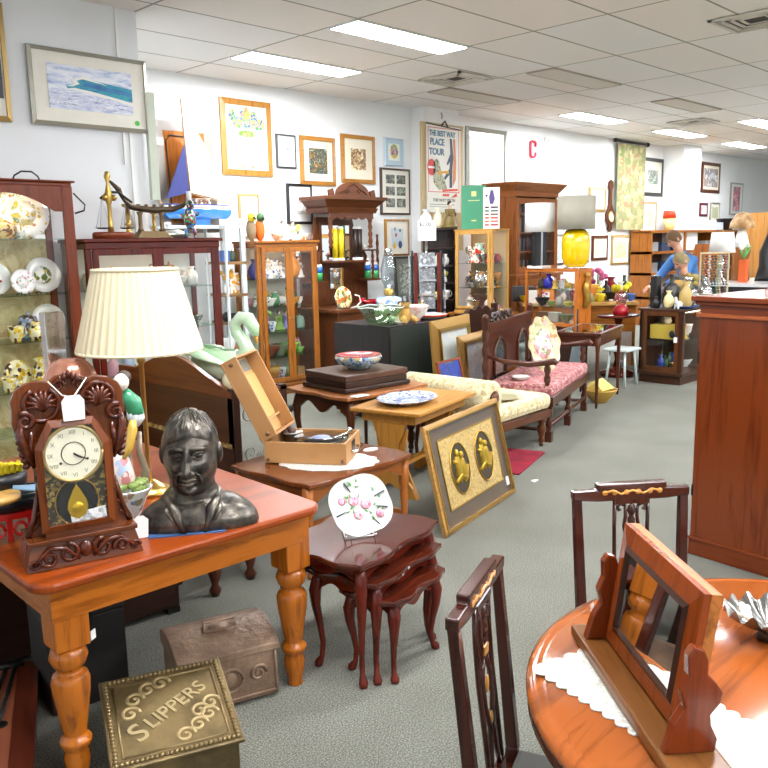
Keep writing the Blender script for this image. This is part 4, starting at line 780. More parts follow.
for k in range(6):
    b=mk('card_pocket',M().box(-.10,.10,-.13,-.09,.56+.165*k,.58+.165*k),CHROME,t)
    mk('postcard',M().box(-.085,.085,-.115,-.108,.575+.165*k,.715+.165*k),art([['#8fa6c8','#3f6a9a','#dfe6ee'],['#e9e9e6','#55585c','#b8babb']][k>1],12,k) ,b)
for k in range(6):
    for s in(-1,1): mk('side_postcard',M().box(s*.20-.006,s*.20+.006,-.08,.06,.58+.16*k,.71+.16*k),art(['#e6e6e4','#8a8d90','#c9cbcc'],9,k+3),t)
t2=T('price_sign','white price card standing on top of the postcard rack','sign',(7.02,6.24,1.722),-45); mk('card',M().box(-.10,.10,-.13,-.12,-.05,.17).box(-.1,.1,-.12,.06,0,.01),WHT,t2); txt('$2.00',.06,BLK,t2,-.02,-.132,.11,off=.0005)
# H: tall bookcase
t=T('tall_bookcase','tall honey walnut bookcase with glazed upper doors on the back right','bookcase',(9.50,6.80,0))
BW=dict((q,wood('#a5622e','#754019',q,.3,.4)) for q in 'xyz')
mk('lower_cupboard',M().box(-.05,1.09,-.06,.5,.06,1.14).box(-.03,1.07,-.03,.48,0,.06),BW['z'],t,bev=.005); mk('waist',M().box(-.08,1.12,-.09,.5,1.14,1.18),BW['x'],t,bev=.005)
f=M().box(0,.03,0,.5,1.18,2.28).box(1.01,1.04,0,.5,1.18,2.28).box(.03,1.01,.47,.5,1.18,2.28).box(.03,1.01,0,.47,1.18,1.2)
mk('upper_case',f,BW['z'],t)
mk('cornice',M().box(-.02,1.06,-.02,.5,2.26,2.33).hexa([(-.03,-.03,2.33),(1.07,-.03,2.33),(1.07,.5,2.33),(-.03,.5,2.33)],[(-.10,-.10,2.42),(1.14,-.10,2.42),(1.14,.5,2.42),(-.10,.5,2.42)]).box(-.11,1.15,-.11,.5,2.42,2.45),BW['x'],t,bev=.004)
for k in range(2):
    a0=.0+.52*k; f=M(); frame_bars(f.at(a0+.26,-.001,1.20),.52,1.04,.085,.025,1); d=mk('door',f,BW['z'],t,bev=.003); mk('pane',M().box(a0+.09,a0+.43,-.016,-.012,1.28,2.15),GL,d); mk('knob',M().ball((a0+(.47 if k==0 else .05),-.035,1.7),.014),BRASS,d)
    mk('panel_door',M().box(a0+.03,a0+.49,-.075,-.06,.12,.86),BW['z'],t,bev=.006); mk('drawer',M().box(a0+.03,a0+.49,-.075,-.06,.90,1.10),BW['x'],t,bev=.006)
for z in (1.48,1.75,2.02): mk('shelf',M().box(.03,1.01,.03,.46,z,z+.02),BW['x'],t)
rr=random.Random(3); cols=['#3a2a3a','#5a2a28','#2f3f35','#4a4a52','#6a5a3a','#2a3040']
for r_,z in enumerate((1.205,1.505,1.775,2.045)):
    nm=['bottom','second','third','top'][r_]
    for k in range(9):
        hh=rr.uniform(.15,.2); c=cols[(k*2+r_)%6]
        kn('book',['plum','maroon','dark green','slate grey','olive tan','navy'][(k*2+r_)%6]+' book, %s from the left on the %s shelf of the tall bookcase'%(['first','second','third','fourth','fifth','sixth','seventh','eighth','ninth'][k],nm),9.60+.088*k,6.92,z,hh,pl(c,.5),w=.045,gr='books behind the glass of the tall bookcase')
# J: display counter case with two lamps
t=T('counter_showcase','low glass showcase with orange wood ends carrying the two tall lamps','showcase',(8.14,4.97,0))
OR=dict((q,wood('#c27230','#8f4a18',q,.25,.5)) for q in 'xyz')
mk('stand',M().box(.02,.30,.02,.68,.0,.66),DKW['z'],t)
mk('base_rail',M().box(0,.32,0,.70,.66,.70),OR['x'],t)
f=M()
for px_ in (0,.29):
    for py in (0,.67): f.box(px_,px_+.03,py,py+.03,.70,1.29)
mk('posts',f,OR['z'],t) if False else None
for px_ in (0,.29):
    for py in (0,.67): mk('post',M().box(px_,px_+.03,py,py+.03,.70,1.29),OR['z'],t)
mk('front_panel',M().box(.03,.29,0,.02,.70,1.29),OR['z'],t); mk('top_frame',M().box(0,.32,0,.70,1.29,1.325),OR['y'],t)
mk('side_pane',M().box(.006,.011,.03,.67,.70,1.29),GL,t)
for z in (.88,1.08): mk('shelf',M().box(.02,.29,.03,.67,z,z+.008),SG,t)
mk('nymph_ornament',M().tube([(.16,-.02,.88),(.19,-.03,1.0),(.14,-.03,1.1),(.18,-.03,1.2)],[.03,.045,.04,.025]).ball((.18,-.03,1.25),.032),pl('#b08a3a',.3,.6),t,label='gilded nymph ornament')
a='in the low showcase under the lamps'
shelfy('on the upper shelf '+a,8.24,5.55,5.08,1.09,[('jar','dark lidded jar',.13,pl('#3a302a',.4)),('vase','cobalt blue vase',.17,pl('#2a2a9a',.2)),('figure','gold parrot figurine',.14,pl('#c9a03a',.4)),('box','clear plastic box',.1,CRY,{'w':.09}),('animal','brown and yellow bird figurine',.12,pl('#a8892a',.4))])
shelfy('on the middle shelf '+a,8.24,5.55,5.08,.89,[('bowl','black glass bowl',.09,BLK),('dish','green oval dish',.05,pl('#6a8a4a',.3)),('jar','silver sugar pot',.13,SILV),('dish','yellow green leaf dish',.05,pl('#b8b84a',.3))])
shelfy('on the floor '+a,8.24,5.55,5.08,.705,[('box','brown wooden casket',.11,pl('#5c3a24',.4),{'w':.16}),('box','grey metal cash box',.11,SILV,{'w':.14}),('bowl','moss green bowl',.09,pl('#5c6a3a',.4))])
t=T('table_lamp','white square shaded lamp with a black and chrome column','lamp',(8.22,5.53,1.327)); mk('base',M().cbox(0,0,0,.2,.2,.03),WHT,t); mk('column',M().box(-.11,-.02,-.03,.03,.03,.42).box(.02,.11,-.03,.03,.03,.42),BLK,t); mk('chrome_strip',M().box(-.02,.02,-.035,.035,.03,.44),CHROME,t); mk('lamp_shade',M().lathe([(.175,.42),(.17,.75),(.165,.75),(.17,.42)],n=32),pl('#f6f5f1',.8),t)
t=T('table_lamp','tall bright yellow ceramic lamp with a pale drum shade','lamp',(8.30,5.09,1.327)); mk('base',M().lathe([(0,0),(.13,0),(.13,.015),(.1,.02)],n=24),CHROME,t); mk('body',M().lathe([(.10,.02),(.13,.05),(.155,.12),(.16,.3),(.15,.38),(.11,.43),(.05,.45),(0,.45)],n=32),pl('#f2c500',.12,coat=.8),t); mk('lamp_shade',M().lathe([(.215,.44),(.215,.81),(.209,.81),(.209,.44)],n=36),pl('#a8a292',.8),t)
# K: settee
SR=14+6
t=T('settee','carved oak settee with barley twist legs and a pink patterned seat','settee',(5.62,3.64,0),19)
KW=dict((q,wood('#5c2f1c','#361a0f',q,.3,.4)) for q in 'xyz')
L=1.42;Dp=.60
mk('seat_rail',M().box(0,L,-.01,.03,.30,.38).box(0,L,Dp-.03,Dp,.30,.38).box(0,.03,0,Dp,.30,.38).box(L-.03,L,0,Dp,.30,.38),KW['x'],t,bev=.004)
mk('seat_cushion',M().box(.01,L-.01,.0,Dp-.03,.37,.475),spots('#a86a6a',['#c99a94','#8a4a50','#b87a78'],40,.7,.9,0),t,bev=.03)
for x in (.03,L/2,L-.03):
    lg=M(); lg.cbox(x,.03,.0,.055,.055,.09).cbox(x,.03,.28,.055,.055,.08); twist(lg,x,.03,.09,.28,.024,2); mk('leg',lg,KW['z'],t)
for x in (.03,L-.03): mk('leg',M().cbox(x,Dp-.03,0,.05,.05,.37),KW['z'],t)
mk('stretcher',M().tube([(.03,.03,.13),(L-.03,.03,.13)],.016).tube([(.03,.03,.10),(.03,Dp,.10)],.016).tube([(L-.03,.03,.10),(L-.03,Dp,.10)],.016),KW['x'],t)
for x,s in ((.03,1),(L-.03,-1)):
    p=M(); p.cbox(x,Dp-.02,.37,.05,.05,.14); twist(p,x,Dp-.02,.51,.92,.026,3); p.cbox(x,Dp-.02,.92,.055,.055,.08); p.ball((x,Dp-.02,1.02),.028); mk('back_post',p,KW['z'],t)
    ap=M(); twist(ap,x,.05,.475,.64,.024,2); mk('arm_post',ap,KW['z'],t)
    mk('arm',M().tube([(x,Dp-.03,.70),(x,Dp*.7,.655),(x,Dp*.35,.64),(x,.06,.665),(x,-.01,.675),(x,-.03,.655)],[.022,.026,.03,.034,.036,.028],10,flat=.8),KW['y'],t)
mk('back_panel',M().box(.06,L-.06,Dp-.035,Dp-.015,.50,.90),KW['x'],t); mk('top_rail',M().box(.04,L-.04,Dp-.05,Dp,.88,.97),KW['x'],t,bev=.006)
for c in (.36,1.06):
    arc=[(c-.16,.50)]+[(c-.16*math.cos(R(q)),.66+.16*math.sin(R(q))) for q in range(0,181,15)]+[(c+.16,.50)]
    mk('back_arch',M().tube([(a_,Dp-.045,b_) for a_,b_ in arc],.014,8),KW['z'],t); mk('arch_mirror',M().prism([(a_,b_) for a_,b_ in arc],Dp-.04,Dp-.037),pl('#8f9a90',.08,.8),t)
cv=M()
for c in (.20,.30,.42,.54,.66): cv.spiral(c,1.0,Dp-.03,.05,.01,1.3,.014)
cv.tube([(.14,Dp-.03,.98),(.4,Dp-.03,1.05),(.74,Dp-.03,.98)],.014); mk('crest_carving',cv,pl('#2c1a14',.25,coat=.5),t)
t=T('floral_platter','big scalloped cream platter painted with pink roses, propped on the settee','plate',(6.04,4.02,.52),-10)
b=M(); b.T=Matrix.Translation((0,0,.235)) @ Matrix.Rotation(R(78),4,'X')
def pf(u,v):
    r=.24*v; th=2*PI*u; r*=1+.05*math.cos(10*th)*v; return (r*math.cos(th)*.8,r*math.sin(th),.03*v**3)
b.grid(pf,60,10); b.grid(lambda u,v:(lambda p:(p[0],p[1],p[2]-.006))(pf(1-u,v)),60,10); mk('dish_body',b,spots('#cdbf94',['#d9a8a8','#b98a5a','#a8aa72','#e6dcc0'],22,.5),t)
b=M(); b.T=Matrix.Translation((0,0,.235)) @ Matrix.Rotation(R(78),4,'X'); b.lathe([(0,.004),(.13,.008),(.13,.009),(0,.005)],sx=.8,n=24); mk('rose_centre',b,spots('#f4ece0',['#e58f9c','#f0b8c0','#9aae6a'],20,.6),t)
kn('dish','small cream china dish lying on the settee seat under the near arm',5.72,4.02,.478,.03,CHINA,w=.16)
# L: glass topped side table
t=T('side_table','slim glass topped mahogany side table beyond the settee','side table',(7.06,4.03,0),15)
mk('top_frame',frame_bars(M().at(0,0,0),.1,.1,.01,.01,1) if False else M().box(0,.92,0,.04,.72,.75).box(0,.92,.44,.48,.72,.75).box(0,.04,.04,.44,.72,.75).box(.88,.92,.04,.44,.72,.75),KW['x'],t,bev=.004)
mk('glass_top',M().box(.04,.88,.04,.44,.735,.748),glassmat('#c9d8cf',.5),t); mk('apron',M().box(.03,.89,.02,.035,.62,.72).box(.03,.89,.445,.46,.62,.72).box(.02,.035,.03,.45,.62,.72).box(.885,.90,.03,.45,.62,.72),KW['x'],t)
for x in(.04,.88):
    for y in(.04,.44): mk('leg',M().lathe([(.012,0),(.016,.06),(.020,.55),(.026,.62),(.026,.72)],x,y,n=8),KW['z'],t)
a='on the floor under the glass topped side table'
kn('bowl','brass coloured bowl '+a,7.40,4.22,0,.14,pl('#c9a04a',.35,.4),w=.36)
t=T('gold_cloth_dish','yellow folded paper heap in the brass bowl','paper',(7.40,4.22,.142)); mk('folds',M().hexa([(-.12,-.1,0),(.12,-.1,0),(.12,.1,0),(-.12,.1,0)],[(-.13,-.02,.08),(.02,-.08,.05),(.13,.05,.09),(-.05,.09,.06)]),pl('#e9cf6a',.6),t)
t=T('umbrella_bundle','grey folded umbrella bundle leaning behind the glass topped side table','umbrella',(7.75,4.72,0)); mk('canopy',M().tube([(0,0,.05),(.0,.0,.3),(.06,.03,.7)],[.02,.08,.02],8),pl('#6f7a7c',.7),t); mk('handle',M().tube([(.06,.03,.7),(.08,.04,.9)],.01),BLK,t)
t=T('grey_stool','small pale grey plastic stool beneath the pedestal table','stool',(8.45,4.55,0)); mk('seat',M().cbox(0,0,.40,.34,.30,.03),pl('#b9c4c0',.4),t,bev=.01)
for x in(-.13,.13):
    for y in(-.11,.11): mk('leg',M().tube([(x*.8,y*.8,.40),(x*1.1,y*1.1,0)],.014),pl('#b9c4c0',.4),t)
# pedestal table with red vase
t=T('pedestal_table','dark mahogany pedestal table with a pale top beside the low showcase','side table',(9.02,4.92,0)); mk('tabletop',M().lathe([(0,.72),(.30,.72),(.33,.735),(.32,.75),(0,.75)],n=28,sx=1,sy=.7),CHE['x'],t); mk('pedestal',M().lathe([(.05,.12),(.03,.2),(.05,.3),(.025,.45),(.03,.62),(.06,.72)],n=14),CHE['z'],t); mk('foot',M().lathe([(0,0),(.2,0),(.2,.05),(.06,.10),(.05,.12)],n=20),CHE['x'],t)
t=T('red_vase','red glass based vase holding yellow and purple flowers on the pedestal table','vase',(8.98,4.87,.752)); mk('body',M().lathe([(0,0),(.09,0),(.1,.05),(.07,.10),(.04,.12)],n=16),pl('#c01828',.12,coat=.6),t); mk('glass_neck',M().lathe([(.05,.12),(.08,.2),(.075,.28)],n=14),glassmat('#e8d8e0',.3),t); b=M();
for k in range(8): b.ball((.09*math.cos(k*2.4),.09*math.sin(k*2.4),.30+.03*(k%3)),.035,8,6)
mk('blooms',b,pl('#e9d92a',.5),t)
# sales desk running back along the wall side
t=T('sales_desk','long tan wooden sales desk piled with boxes left of the showcase','desk',(9.62,5.88,0),-48)
mk('desktop',M().box(-.75,.75,-.35,.35,.80,.84),PINE['x'],t,bev=.004); mk('panel',M().box(-.70,.70,-.30,-.27,.45,.80).box(-.72,-.68,-.3,.3,0,.80).box(.68,.72,-.3,.3,0,.80),OAK['x'],t)
def dp(u,v): c,s=math.cos(R(-48)),math.sin(R(-48)); return (9.62+u*c-v*s,5.88+u*s+v*c)
a='on the tan sales desk'
its=[(-.62,-.2,'box','white carton',.16,WHT,.14),(-.45,-.22,'box','white greeting card',.14,spots('#f4f2f0',['#c05a8a','#6a9a5a'],20,.5),.12),(-.68,.15,'box','black printer',.2,pl('#4a4d52',.5),.3),(-.40,.1,'box','orange and white folder pile',.2,pl('#d98a3a',.5),.22),(-.55,-.02,'bowl','purple glass bowl',.1,pl('#7a3a8a',.3),None),(-.15,.1,'flowers','pink and green flower posy',.28,pl('#a84a8a',.5),None),(0,.05,'vase','dark red fluted vase',.22,pl('#7a1a2a',.2),None),(.05,-.2,'flowers','purple and white orchid',.2,pl('#c86ac0',.5),None),(.2,.15,'flowers','magenta flower spray',.3,pl('#8a2a5a',.5),None),(.30,-.15,'flowers','yellow and green rose posy',.18,pl('#e6cf2a',.5),None),(-.28,-.22,'dish','pink shell dish',.05,pl('#e0507a',.3),None),(.42,.12,'bottle','tall black bottle',.26,BLK,None),(.55,-.1,'box','red and white striped gift box',.14,pl('#c8433a',.5),.12),(.62,.15,'vase','white hoop handled vase',.24,CHINA,None),(-.30,.25,'flowers','white and lilac flower bunch',.3,pl('#e8e0f0',.5),None),(.12,-.28,'jar','green tinted sweet jar',.14,pl('#8fb89a',.2),None),(-.05,.28,'box','grey cash register box',.22,pl('#9aa0a4',.4),.3),(.68,-.18,'cup','blue pen cup',.1,pl('#3f6ab0',.4),None),(-.68,-.02,'bowl','yellow plastic bowl',.08,pl('#e8c82a',.4),None),(.40,-.28,'dish','flat cream card dish',.03,CHINA,None),(.22,-.06,'box','orange and yellow cereal style box',.22,pl('#e08a2a',.5,c2='#e9c84a',sc=9),.14),(.33,.28,'flowers','tall pink gladiolus spray',.42,pl('#d9669a',.5),None),(.52,.28,'vase','deep red ruffled glass vase',.30,pl('#8a1626',.15,coat=.6),None),(.12,.20,'jar','white ceramic canister',.24,CHINA,None),(.0,-.30,'box','pale pink gift carton',.12,pl('#e8c0cc',.5),.16),(.46,-.02,'bowl','black lacquer bowl',.12,BLK,None),(.70,.28,'bottle','green wine bottle',.32,pl('#2f4a30',.15,coat=.5),None),(.26,-.30,'cup','yellow pencil mug',.11,pl('#e6c82a',.3),None)]
for u,v,k,d_,h_,m_,w_ in its:
    x,y=dp(u,v); kn(k,d_+' '+a,x,y,.842,h_,m_,rz=-48,w=w_)
# showcase
t=T('wooden_showcase','dark wooden glass fronted showcase on the carpet left of the big red cupboard','showcase',(8.79,4.0,0))
SW=dict((q,wood('#4d2c1a','#2d180e',q,.35,.3)) for q in 'xyz'); W_=1.48;D_=.52
mk('plinth',M().box(.02,W_,.02,D_,0,.10),SW['x'],t); mk('base_rail',M().box(-.02,W_,-.02,D_,.10,.14),SW['x'],t,bev=.004); mk('top',M().box(-.02,W_,-.02,D_+.02,.83,.86),SW['x'],t,bev=.004); mk('back_panel',M().box(0,W_,D_-.02,D_,.14,.83),SW['z'],t)
for x,y in ((0,0),(0,D_-.05),(W_-.05,0)): mk('post',M().box(x,x+.05,y,y+.05,.14,.83),SW['z'],t)
mk('inner_panel',M().box(.55,.57,.05,D_-.02,.14,.83),SW['z'],t)
f=M().box(-.015,0,.05,.47,.14,.20).box(-.015,0,.05,.47,.78,.83).box(-.015,0,.05,.09,.20,.78).box(-.015,0,.43,.47,.20,.78); d=mk('door',f,wood('#6a3f22','#452612','z'),t); mk('pane',M().box(-.009,-.005,.09,.43,.20,.78),GL,d)
mk('front_pane',M().box(.05,W_-.05,.005,.01,.16,.81),GL,t)
for z in (.50,): mk('shelf',M().box(.03,W_-.03,.03,D_-.03,z,z+.01),SG,t)
mk('added_light_strip',M().box(.15,1.3,.06,.08,.812,.825),emit('#fff0d0',14.0),t)  # glowing strip added so the showcase contents look lit
a='inside the dark wooden showcase'
kn('box','yellow leather doctor bag shaped box on the shelf '+a,8.93,4.27,.512,.16,pl('#b8a03a',.5),rz=-90,w=.30)
kn('figure','yellow and purple shirted clown figurine on the shelf '+a,9.03,4.12,.512,.2,pl('#d9b02a',.4))
shelf('on the shelf '+a,9.15,4.2,9.9,4.2,.512,[('goblet','small red glass',.14,pl('#b03028',.2)),('cup','white tankard',.14,CHINA),('jar','orange ginger jar',.15,pl('#d9702a',.3)),('bottle','red bottle',.2,pl('#b02a2a',.2)),('vase','gold and red vase',.18,pl('#d99a4a',.3))])
shelf('on the floor '+a,8.95,4.2,9.9,4.2,.145,[('dish','silver and gold dish heap',.07,BRASS),('bowl','white porcelain bowl',.09,CHINA),('dish','tangle of brass jewellery dish',.07,BRASS),('bowl','brass bowl',.09,BRASS)])
t=T('swing_tag','black and white swing tag hanging on the showcase door','tag',(8.76,4.07,.55)); mk('card',M().box(-.004,.0,-.02,.02,-.06,0),WHT,t); mk('dark_tassel',M().ball((0,.04,.03),(.012,.04,.045)),BLK,t)
for z,nm,sd in ((.512,'of the shelf ',24),(.145,'of the floor ',25)): backrow(nm+'in the dark wooden showcase',9.0,4.38,10.1,4.38,z,sd,10,.22)
a='on top of the dark wooden showcase'
for x,y,k,d_,h_,m_,w_ in ((8.95,4.42,'box','upright black speaker box',.36,BLK,.12),(8.86,4.36,'vase','squat black pot',.13,BLK,None),(8.87,4.22,'vase','cream glass beaker with a round stopper',.2,pl('#e6cf9a',.3),.12),(8.98,4.24,'bottle','dark framed decanter with a white disc',.38,pl('#2c2a28',.3),None),(9.00,4.08,'vase','amber etched glass vase',.3,pl('#b89a5a',.2),.16),(8.97,3.80+.27,'dish','blue edged white platter',.03,pl('#33508f',.25),.3),(9.18,4.14,'vase','tall cut crystal vase',.34,CRY,.2),(9.10,4.30,'jar','cut crystal lidded jar',.3,CRY,None),(9.34,4.12,'figure','silver and cream figurine',.2,pl('#d9d3c2',.3),None),(9.36,4.34,'vase','dark tangled wire vase',.34,pl('#3d3f33',.5),.2),(9.42,4.06,'bowl','crystal trifle bowl',.15,CRY,.2),(9.25,4.38,'jar','crystal biscuit barrel',.26,CRY,None),(9.02,4.46,'vase','etched crystal carafe',.36,CRY,.14),(9.22,4.30,'goblet','tall amber goblet',.3,pl('#c9a05a',.2),None),(9.54,4.10,'bottle','crystal spirit decanter',.32,CRY,.16),(9.62,4.32,'flowers','gold wire flower spray',.34,pl('#a8924a',.4),None),(9.30,4.02,'bowl','small crystal sugar bowl',.10,CRY,.14),(9.66,4.12,'bowl','silver gravy bowl',.09,SILV,.16),(9.48,4.40,'candle','green glass candlestick',.34,pl('#4f6a4a',.2),None),(8.86,4.10,'animal','pale crystal swan ornament',.14,pl('#e6e8e6',.1,coat=.6),None)):
    kn(k,d_+' '+a,x,y,.862,h_,m_,w=w_)
# jewellery stand behind
t=T('necklace_stand','wire necklace stand hung with strings of beads on the right end of the wooden showcase','display stand',(10.02,4.20,.0),-45)
mk('frame',M().box(-.18,.18,-.01,.01,1.45,1.47).box(-.18,-.165,-.01,.01,.88,1.47).box(.165,.18,-.01,.01,.88,1.47),pl('#c9b68a',.4),t); mk('shelf_bar',M().box(-.18,.18,-.06,.06,.862,.885),WHT,t)
cc=['#8a7a4a','#7a2a28','#c9c0a8','#3f4a35','#2a2a2a','#8fa06a','#b8a88a','#5a2a20','#6a6a6a']
for k in range(9): 
    x=-.14+.035*k; b=M()
    for q in range(15): b.ball((x+.008*math.sin(q*2.1),-.02+.006*math.cos(q),1.42-.034*q),.015,6,5)
    mk('bead_string',b,pl(cc[k%9],.25,coat=.4),t)
# right big cupboard
t=T('red_cupboard','big red mahogany cupboard cut off by the right edge, its plain back to the aisle','cupboard',(4.045,1.755,0),-97)
RW=dict((q,wood('#93441e','#6b2a10',q,.22,.7,.6)) for q in 'xyz')
# local x runs along the visible side away to the right; y = depth away from camera
mk('side_panel',M().box(0,1.3,0,1.15,.09,1.27),RW['z'],t); mk('plinth',M().box(-.006,1.306,-.006,1.156,0,.09),RW['x'],t,bev=.004)
mk('waist_moulding',M().box(-.012,1.312,-.012,1.162,.085,.10),RW['x'],t,bev=.004)
mk('frieze',M().box(-.015,1.315,-.015,1.165,1.255,1.275),wood('#b8643a','#8a3f1e','x'),t,bev=.004); mk('frieze_band',M().box(0.001,1.299,.001,1.149,1.27,1.33),RW['x'],t)
mk('top',M().box(-.035,1.33,-.035,1.18,1.335,1.36).box(-.02,1.32,-.02,1.17,1.315,1.335),RW['x'],t,bev=.005)
mk('hinge',M().box(-.003,.006,-.004,.01,.32,.38),IRON,t); mk('hinge',M().box(-.003,.006,-.004,.01,1.02,1.08),IRON,t)
# counter and shelving behind the people
t=T('service_counter','pale topped service counter with a dark front on the far right','counter',(11.75,4.1,0),0); mk('body',M().box(-.78,.85,-.6,.56,0,1.00),pl('#20242a',.5),t); mk('countertop',M().box(-.82,.9,-.64,.6,1.00,1.04),pl('#e8eaea',.25,coat=.5),t)
t=T('back_shelving','long brown wooden shelving unit on the back wall behind the two people','shelving',(14.65,7.36,0))
for x in (0,1.45,2.9,4.3): mk('upright',M().box(x,x+.05,0,.42,0,1.77),OAK['z'],t)
for z in (.5,.95,1.35,1.75): mk('shelf',M().box(0,4.35,0,.44,z,z+.05),OAK['x'],t)
mk('back_panel',M().box(.05,4.3,.42,.44,0,1.75),wood('#5a3820','#3a2212','x'),t)
a='on top of the wall shelving'
t=T('orange_lamp','small lantern lamp with a glowing red orange shade '+a,'lamp',(15.75,7.55,1.80)); mk('body',M().cyl(.09,0,.24,r2=.11),pl('#e8d890',.4),t); mk('shade',M().cyl(.13,.24,.38,r2=.11),pl('#e0401e',.4),t)
t=T('orange_basket','orange brown wicker basket '+a,'basket',(16.6,7.55,1.80)); mk('body',M().cbox(0,0,0,.42,.26,.22),pl('#b8662e',.6,c2='#d98a4a',sc=20),t,bev=.01); mk('handle',M().tube([(-.2,0,.2),(-.1,0,.27),(.1,0,.27),(.2,0,.2)],.02),pl('#8f4a1e',.6),t)
kn('box','white cardboard carton '+a,17.4,7.55,1.80,.2,WHT,w=.5); kn('bowl','black round hat shaped bowl '+a,18.5,7.5,1.80,.25,BLK); kn('box','pale blue carton '+a+', right of the white one',17.95,7.55,1.80,.16,pl('#c3cfe0',.6),w=.35)
rr=random.Random(9)
for z,nm in ((1.40,'upper'),(1.0,'middle')):
    for k in range(8): kn('box',['grey','dark blue','black','white','brown','silver','cream','dark green'][k]+' stacked folder box on the %s level of the wall shelving'%nm,14.95+.5*k,7.56,z,rr.uniform(.12,.24),pl(['#8a8d90','#2a3a5a','#1c1c1e','#e6e6e2','#6a4630','#b8babb','#ddd2b4','#2f4a38'][k],.5),w=.36)
# plank cupboard, hat stand etc
t=T('plank_cupboard','tall honey coloured wooden cupboard at the right edge, with dark frames on top','cupboard',(14.3,5.05,0),-20); mk('body',M().box(0,1.6,0,.6,.05,2.04),wood('#b9823f','#8f5c24','z',.35,.2,.5),t); mk('plinth',M().box(.02,1.58,.02,.58,0,.05),DKW['x'],t)
for dx,hh,nm in ((.10,.66,'left'),(.36,.62,'middle'),(.62,.6,'right')):
    q=picture(nm+' tall narrow dark framed mirror leaning on the plank cupboard',0,.22,0,hh,0,.035,WAL['z'],PAPER,art(['#d9d6c6','#b8b4a0','#ece8da'],6,2),.01,.01,tilt=4,cat='mirror'); q.location=(14.3+(dx+.1)*math.cos(R(-20))+.1*.34,5.05+(dx+.1)*math.sin(R(-20))+.12,2.045); q.rotation_euler=(R(-6),0,R(-28))
t=T('orange_panel_chair','curved orange wood panel chair back beside the white shaded lamp','chair',(12.2,5.2,0),-60)
mk('back_board',M().prism([(-.24,.5),(.24,.5),(.26,1.3),(.2,1.55),(-.2,1.55),(-.26,1.3)],-.02,.02),OR['z'],t); mk('seat',M().box(-.24,.24,-.42,0,.44,.48),OR['x'],t)
for x in(-.2,.2):
    for y in(-.38,0): mk('leg',M().cbox(x,y,0,.04,.04,.45 if y<0 else .5),OR['z'],t)
def blamp(nm,x,y,z,r0,r1,h,c,st,bc):
    t=T('table_lamp',nm,'lamp',(x,y,z)); mk('base',M().lathe([(0,0),(.1,0),(.1,.02),(.03,.06),(.05,st*.5),(.02,st)],n=16),bc,t); mk('lamp_shade',M().lathe([(r0,st),(r1,st+h),(r1-.006,st+h),(r0-.006,st)],n=28),c,t); mk('finial',M().ball((0,0,st+h+.02),.015),BRASS,t); return t
blamp('white tapered shade lamp behind the bead stand',11.10,4.56,1.042,.17,.14,.27,pl('#f4f2ec',.8),.40,CRY)
t=T('hooded_lamp','tan striped mushroom shade lamp on a white flared base behind the counter','lamp',(11.80,4.58,1.042)); mk('base',M().lathe([(0,0),(.13,.0),(.11,.3),(.13,.42),(.05,.50),(.03,.60)],n=20),wood('#a8672e','#7d4418','z'),t); mk('white_cone',M().lathe([(.12,.46),(.09,.56),(.04,.74),(0,.74)],n=20),WHT,t); mk('lamp_shade',M().lathe([(.17,.72),(.16,.80),(.09,.92),(0,.95)],n=24),pl('#d9b88a',.6,c2='#a8794a',sc=8),t)
t=T('orange_vase','tall square orange vase holding green tulip leaves on the counter','vase',(11.35,4.36,1.042)); mk('body',M().cbox(0,0,0,.10,.10,.30),pl('#d9602a',.35),t,bev=.006); l=M()
for k in range(5): l.tube([(0,0,.30),(.04*math.cos(k*1.3),.04*math.sin(k*1.3),.40),(.09*math.cos(k*1.3),.09*math.sin(k*1.3),.50)],[.01,.03,.004],6,flat=.4)
mk('leaves',l,pl('#5fae5a',.5),t); mk('blooms',M().ball((-.10,0,.48),(.04,.04,.05)).ball((.08,.05,.5),(.03,.03,.04)),pl('#f2ede0',.5),t)
t=T('black_ornament','dark twisted ornament beside the orange vase on the counter','ornament',(11.75,4.2,1.042)); mk('body',M().tube([(0,0,0),(.06,0,.2),(-.03,0,.4),(.10,0,.62),(.14,0,.9)],[.16,.13,.10,.06,.02],8),BLK,t)
kn('bowl','round white ball shaped bowl at the right end of the counter',11.9,3.85,1.042,.24,CHINA,w=.34); kn('cup','white stacked mugs beside the dark twisted ornament',12.0,4.25,1.042,.2,CHINA)
# ---------------------------------------------------------------- people
SKIN=pl('#d9a184',.5)
def skin(name,js,es,mat,parent,sub=2):
    me=bpy.data.meshes.new(name); me.from_pydata([j[:3] for j in js],es,[]); o=bpy.data.objects.new(name,me); C.objects.link(o); o.parent=parent; me.materials.append(mat)
    sk=o.modifiers.new('k','SKIN'); sk.use_smooth_shade=True
    for i,j in enumerate(js): v=me.skin_vertices[0].data[i]; v.radius=(j[3],j[4] if len(j)>4 else j[3]); v.use_root=(i==0)
    sb=o.modifiers.new('s','SUBSURF'); sb.levels=sub; sb.render_levels=sub; return o
def hand(name,parent,c,fwd,up,s=1):
    c=Vector(c);f=Vector(fwd).normalized();u=Vector(up);u=(u-f*u.dot(f)).normalized();r=f.cross(u)
    m=M(); m.tube([c,c+f*.04*s,c+f*.09*s],[.024*s,.036*s,.034*s],10,flat=.5)
    for k,(o_,l) in enumerate(((-.027,.065),(-.009,.078),(.009,.073),(.026,.058))):
        a=c+f*.085*s+r*o_*s; m.tube([a,a+f*l*.45*s-u*.004,a+f*l*.75*s-u*.014*s,a+f*l*.9*s-u*.032*s],[.009*s,.0085*s,.008*s,.006*s],7)
    a=c+f*.03*s-r*.03*s; m.tube([a,a+f*.03*s-r*.03*s,a+f*.055*s-r*.033*s-u*.015*s],[.012*s,.010*s,.007*s],7)
    return mk(name,m,SKIN,parent)
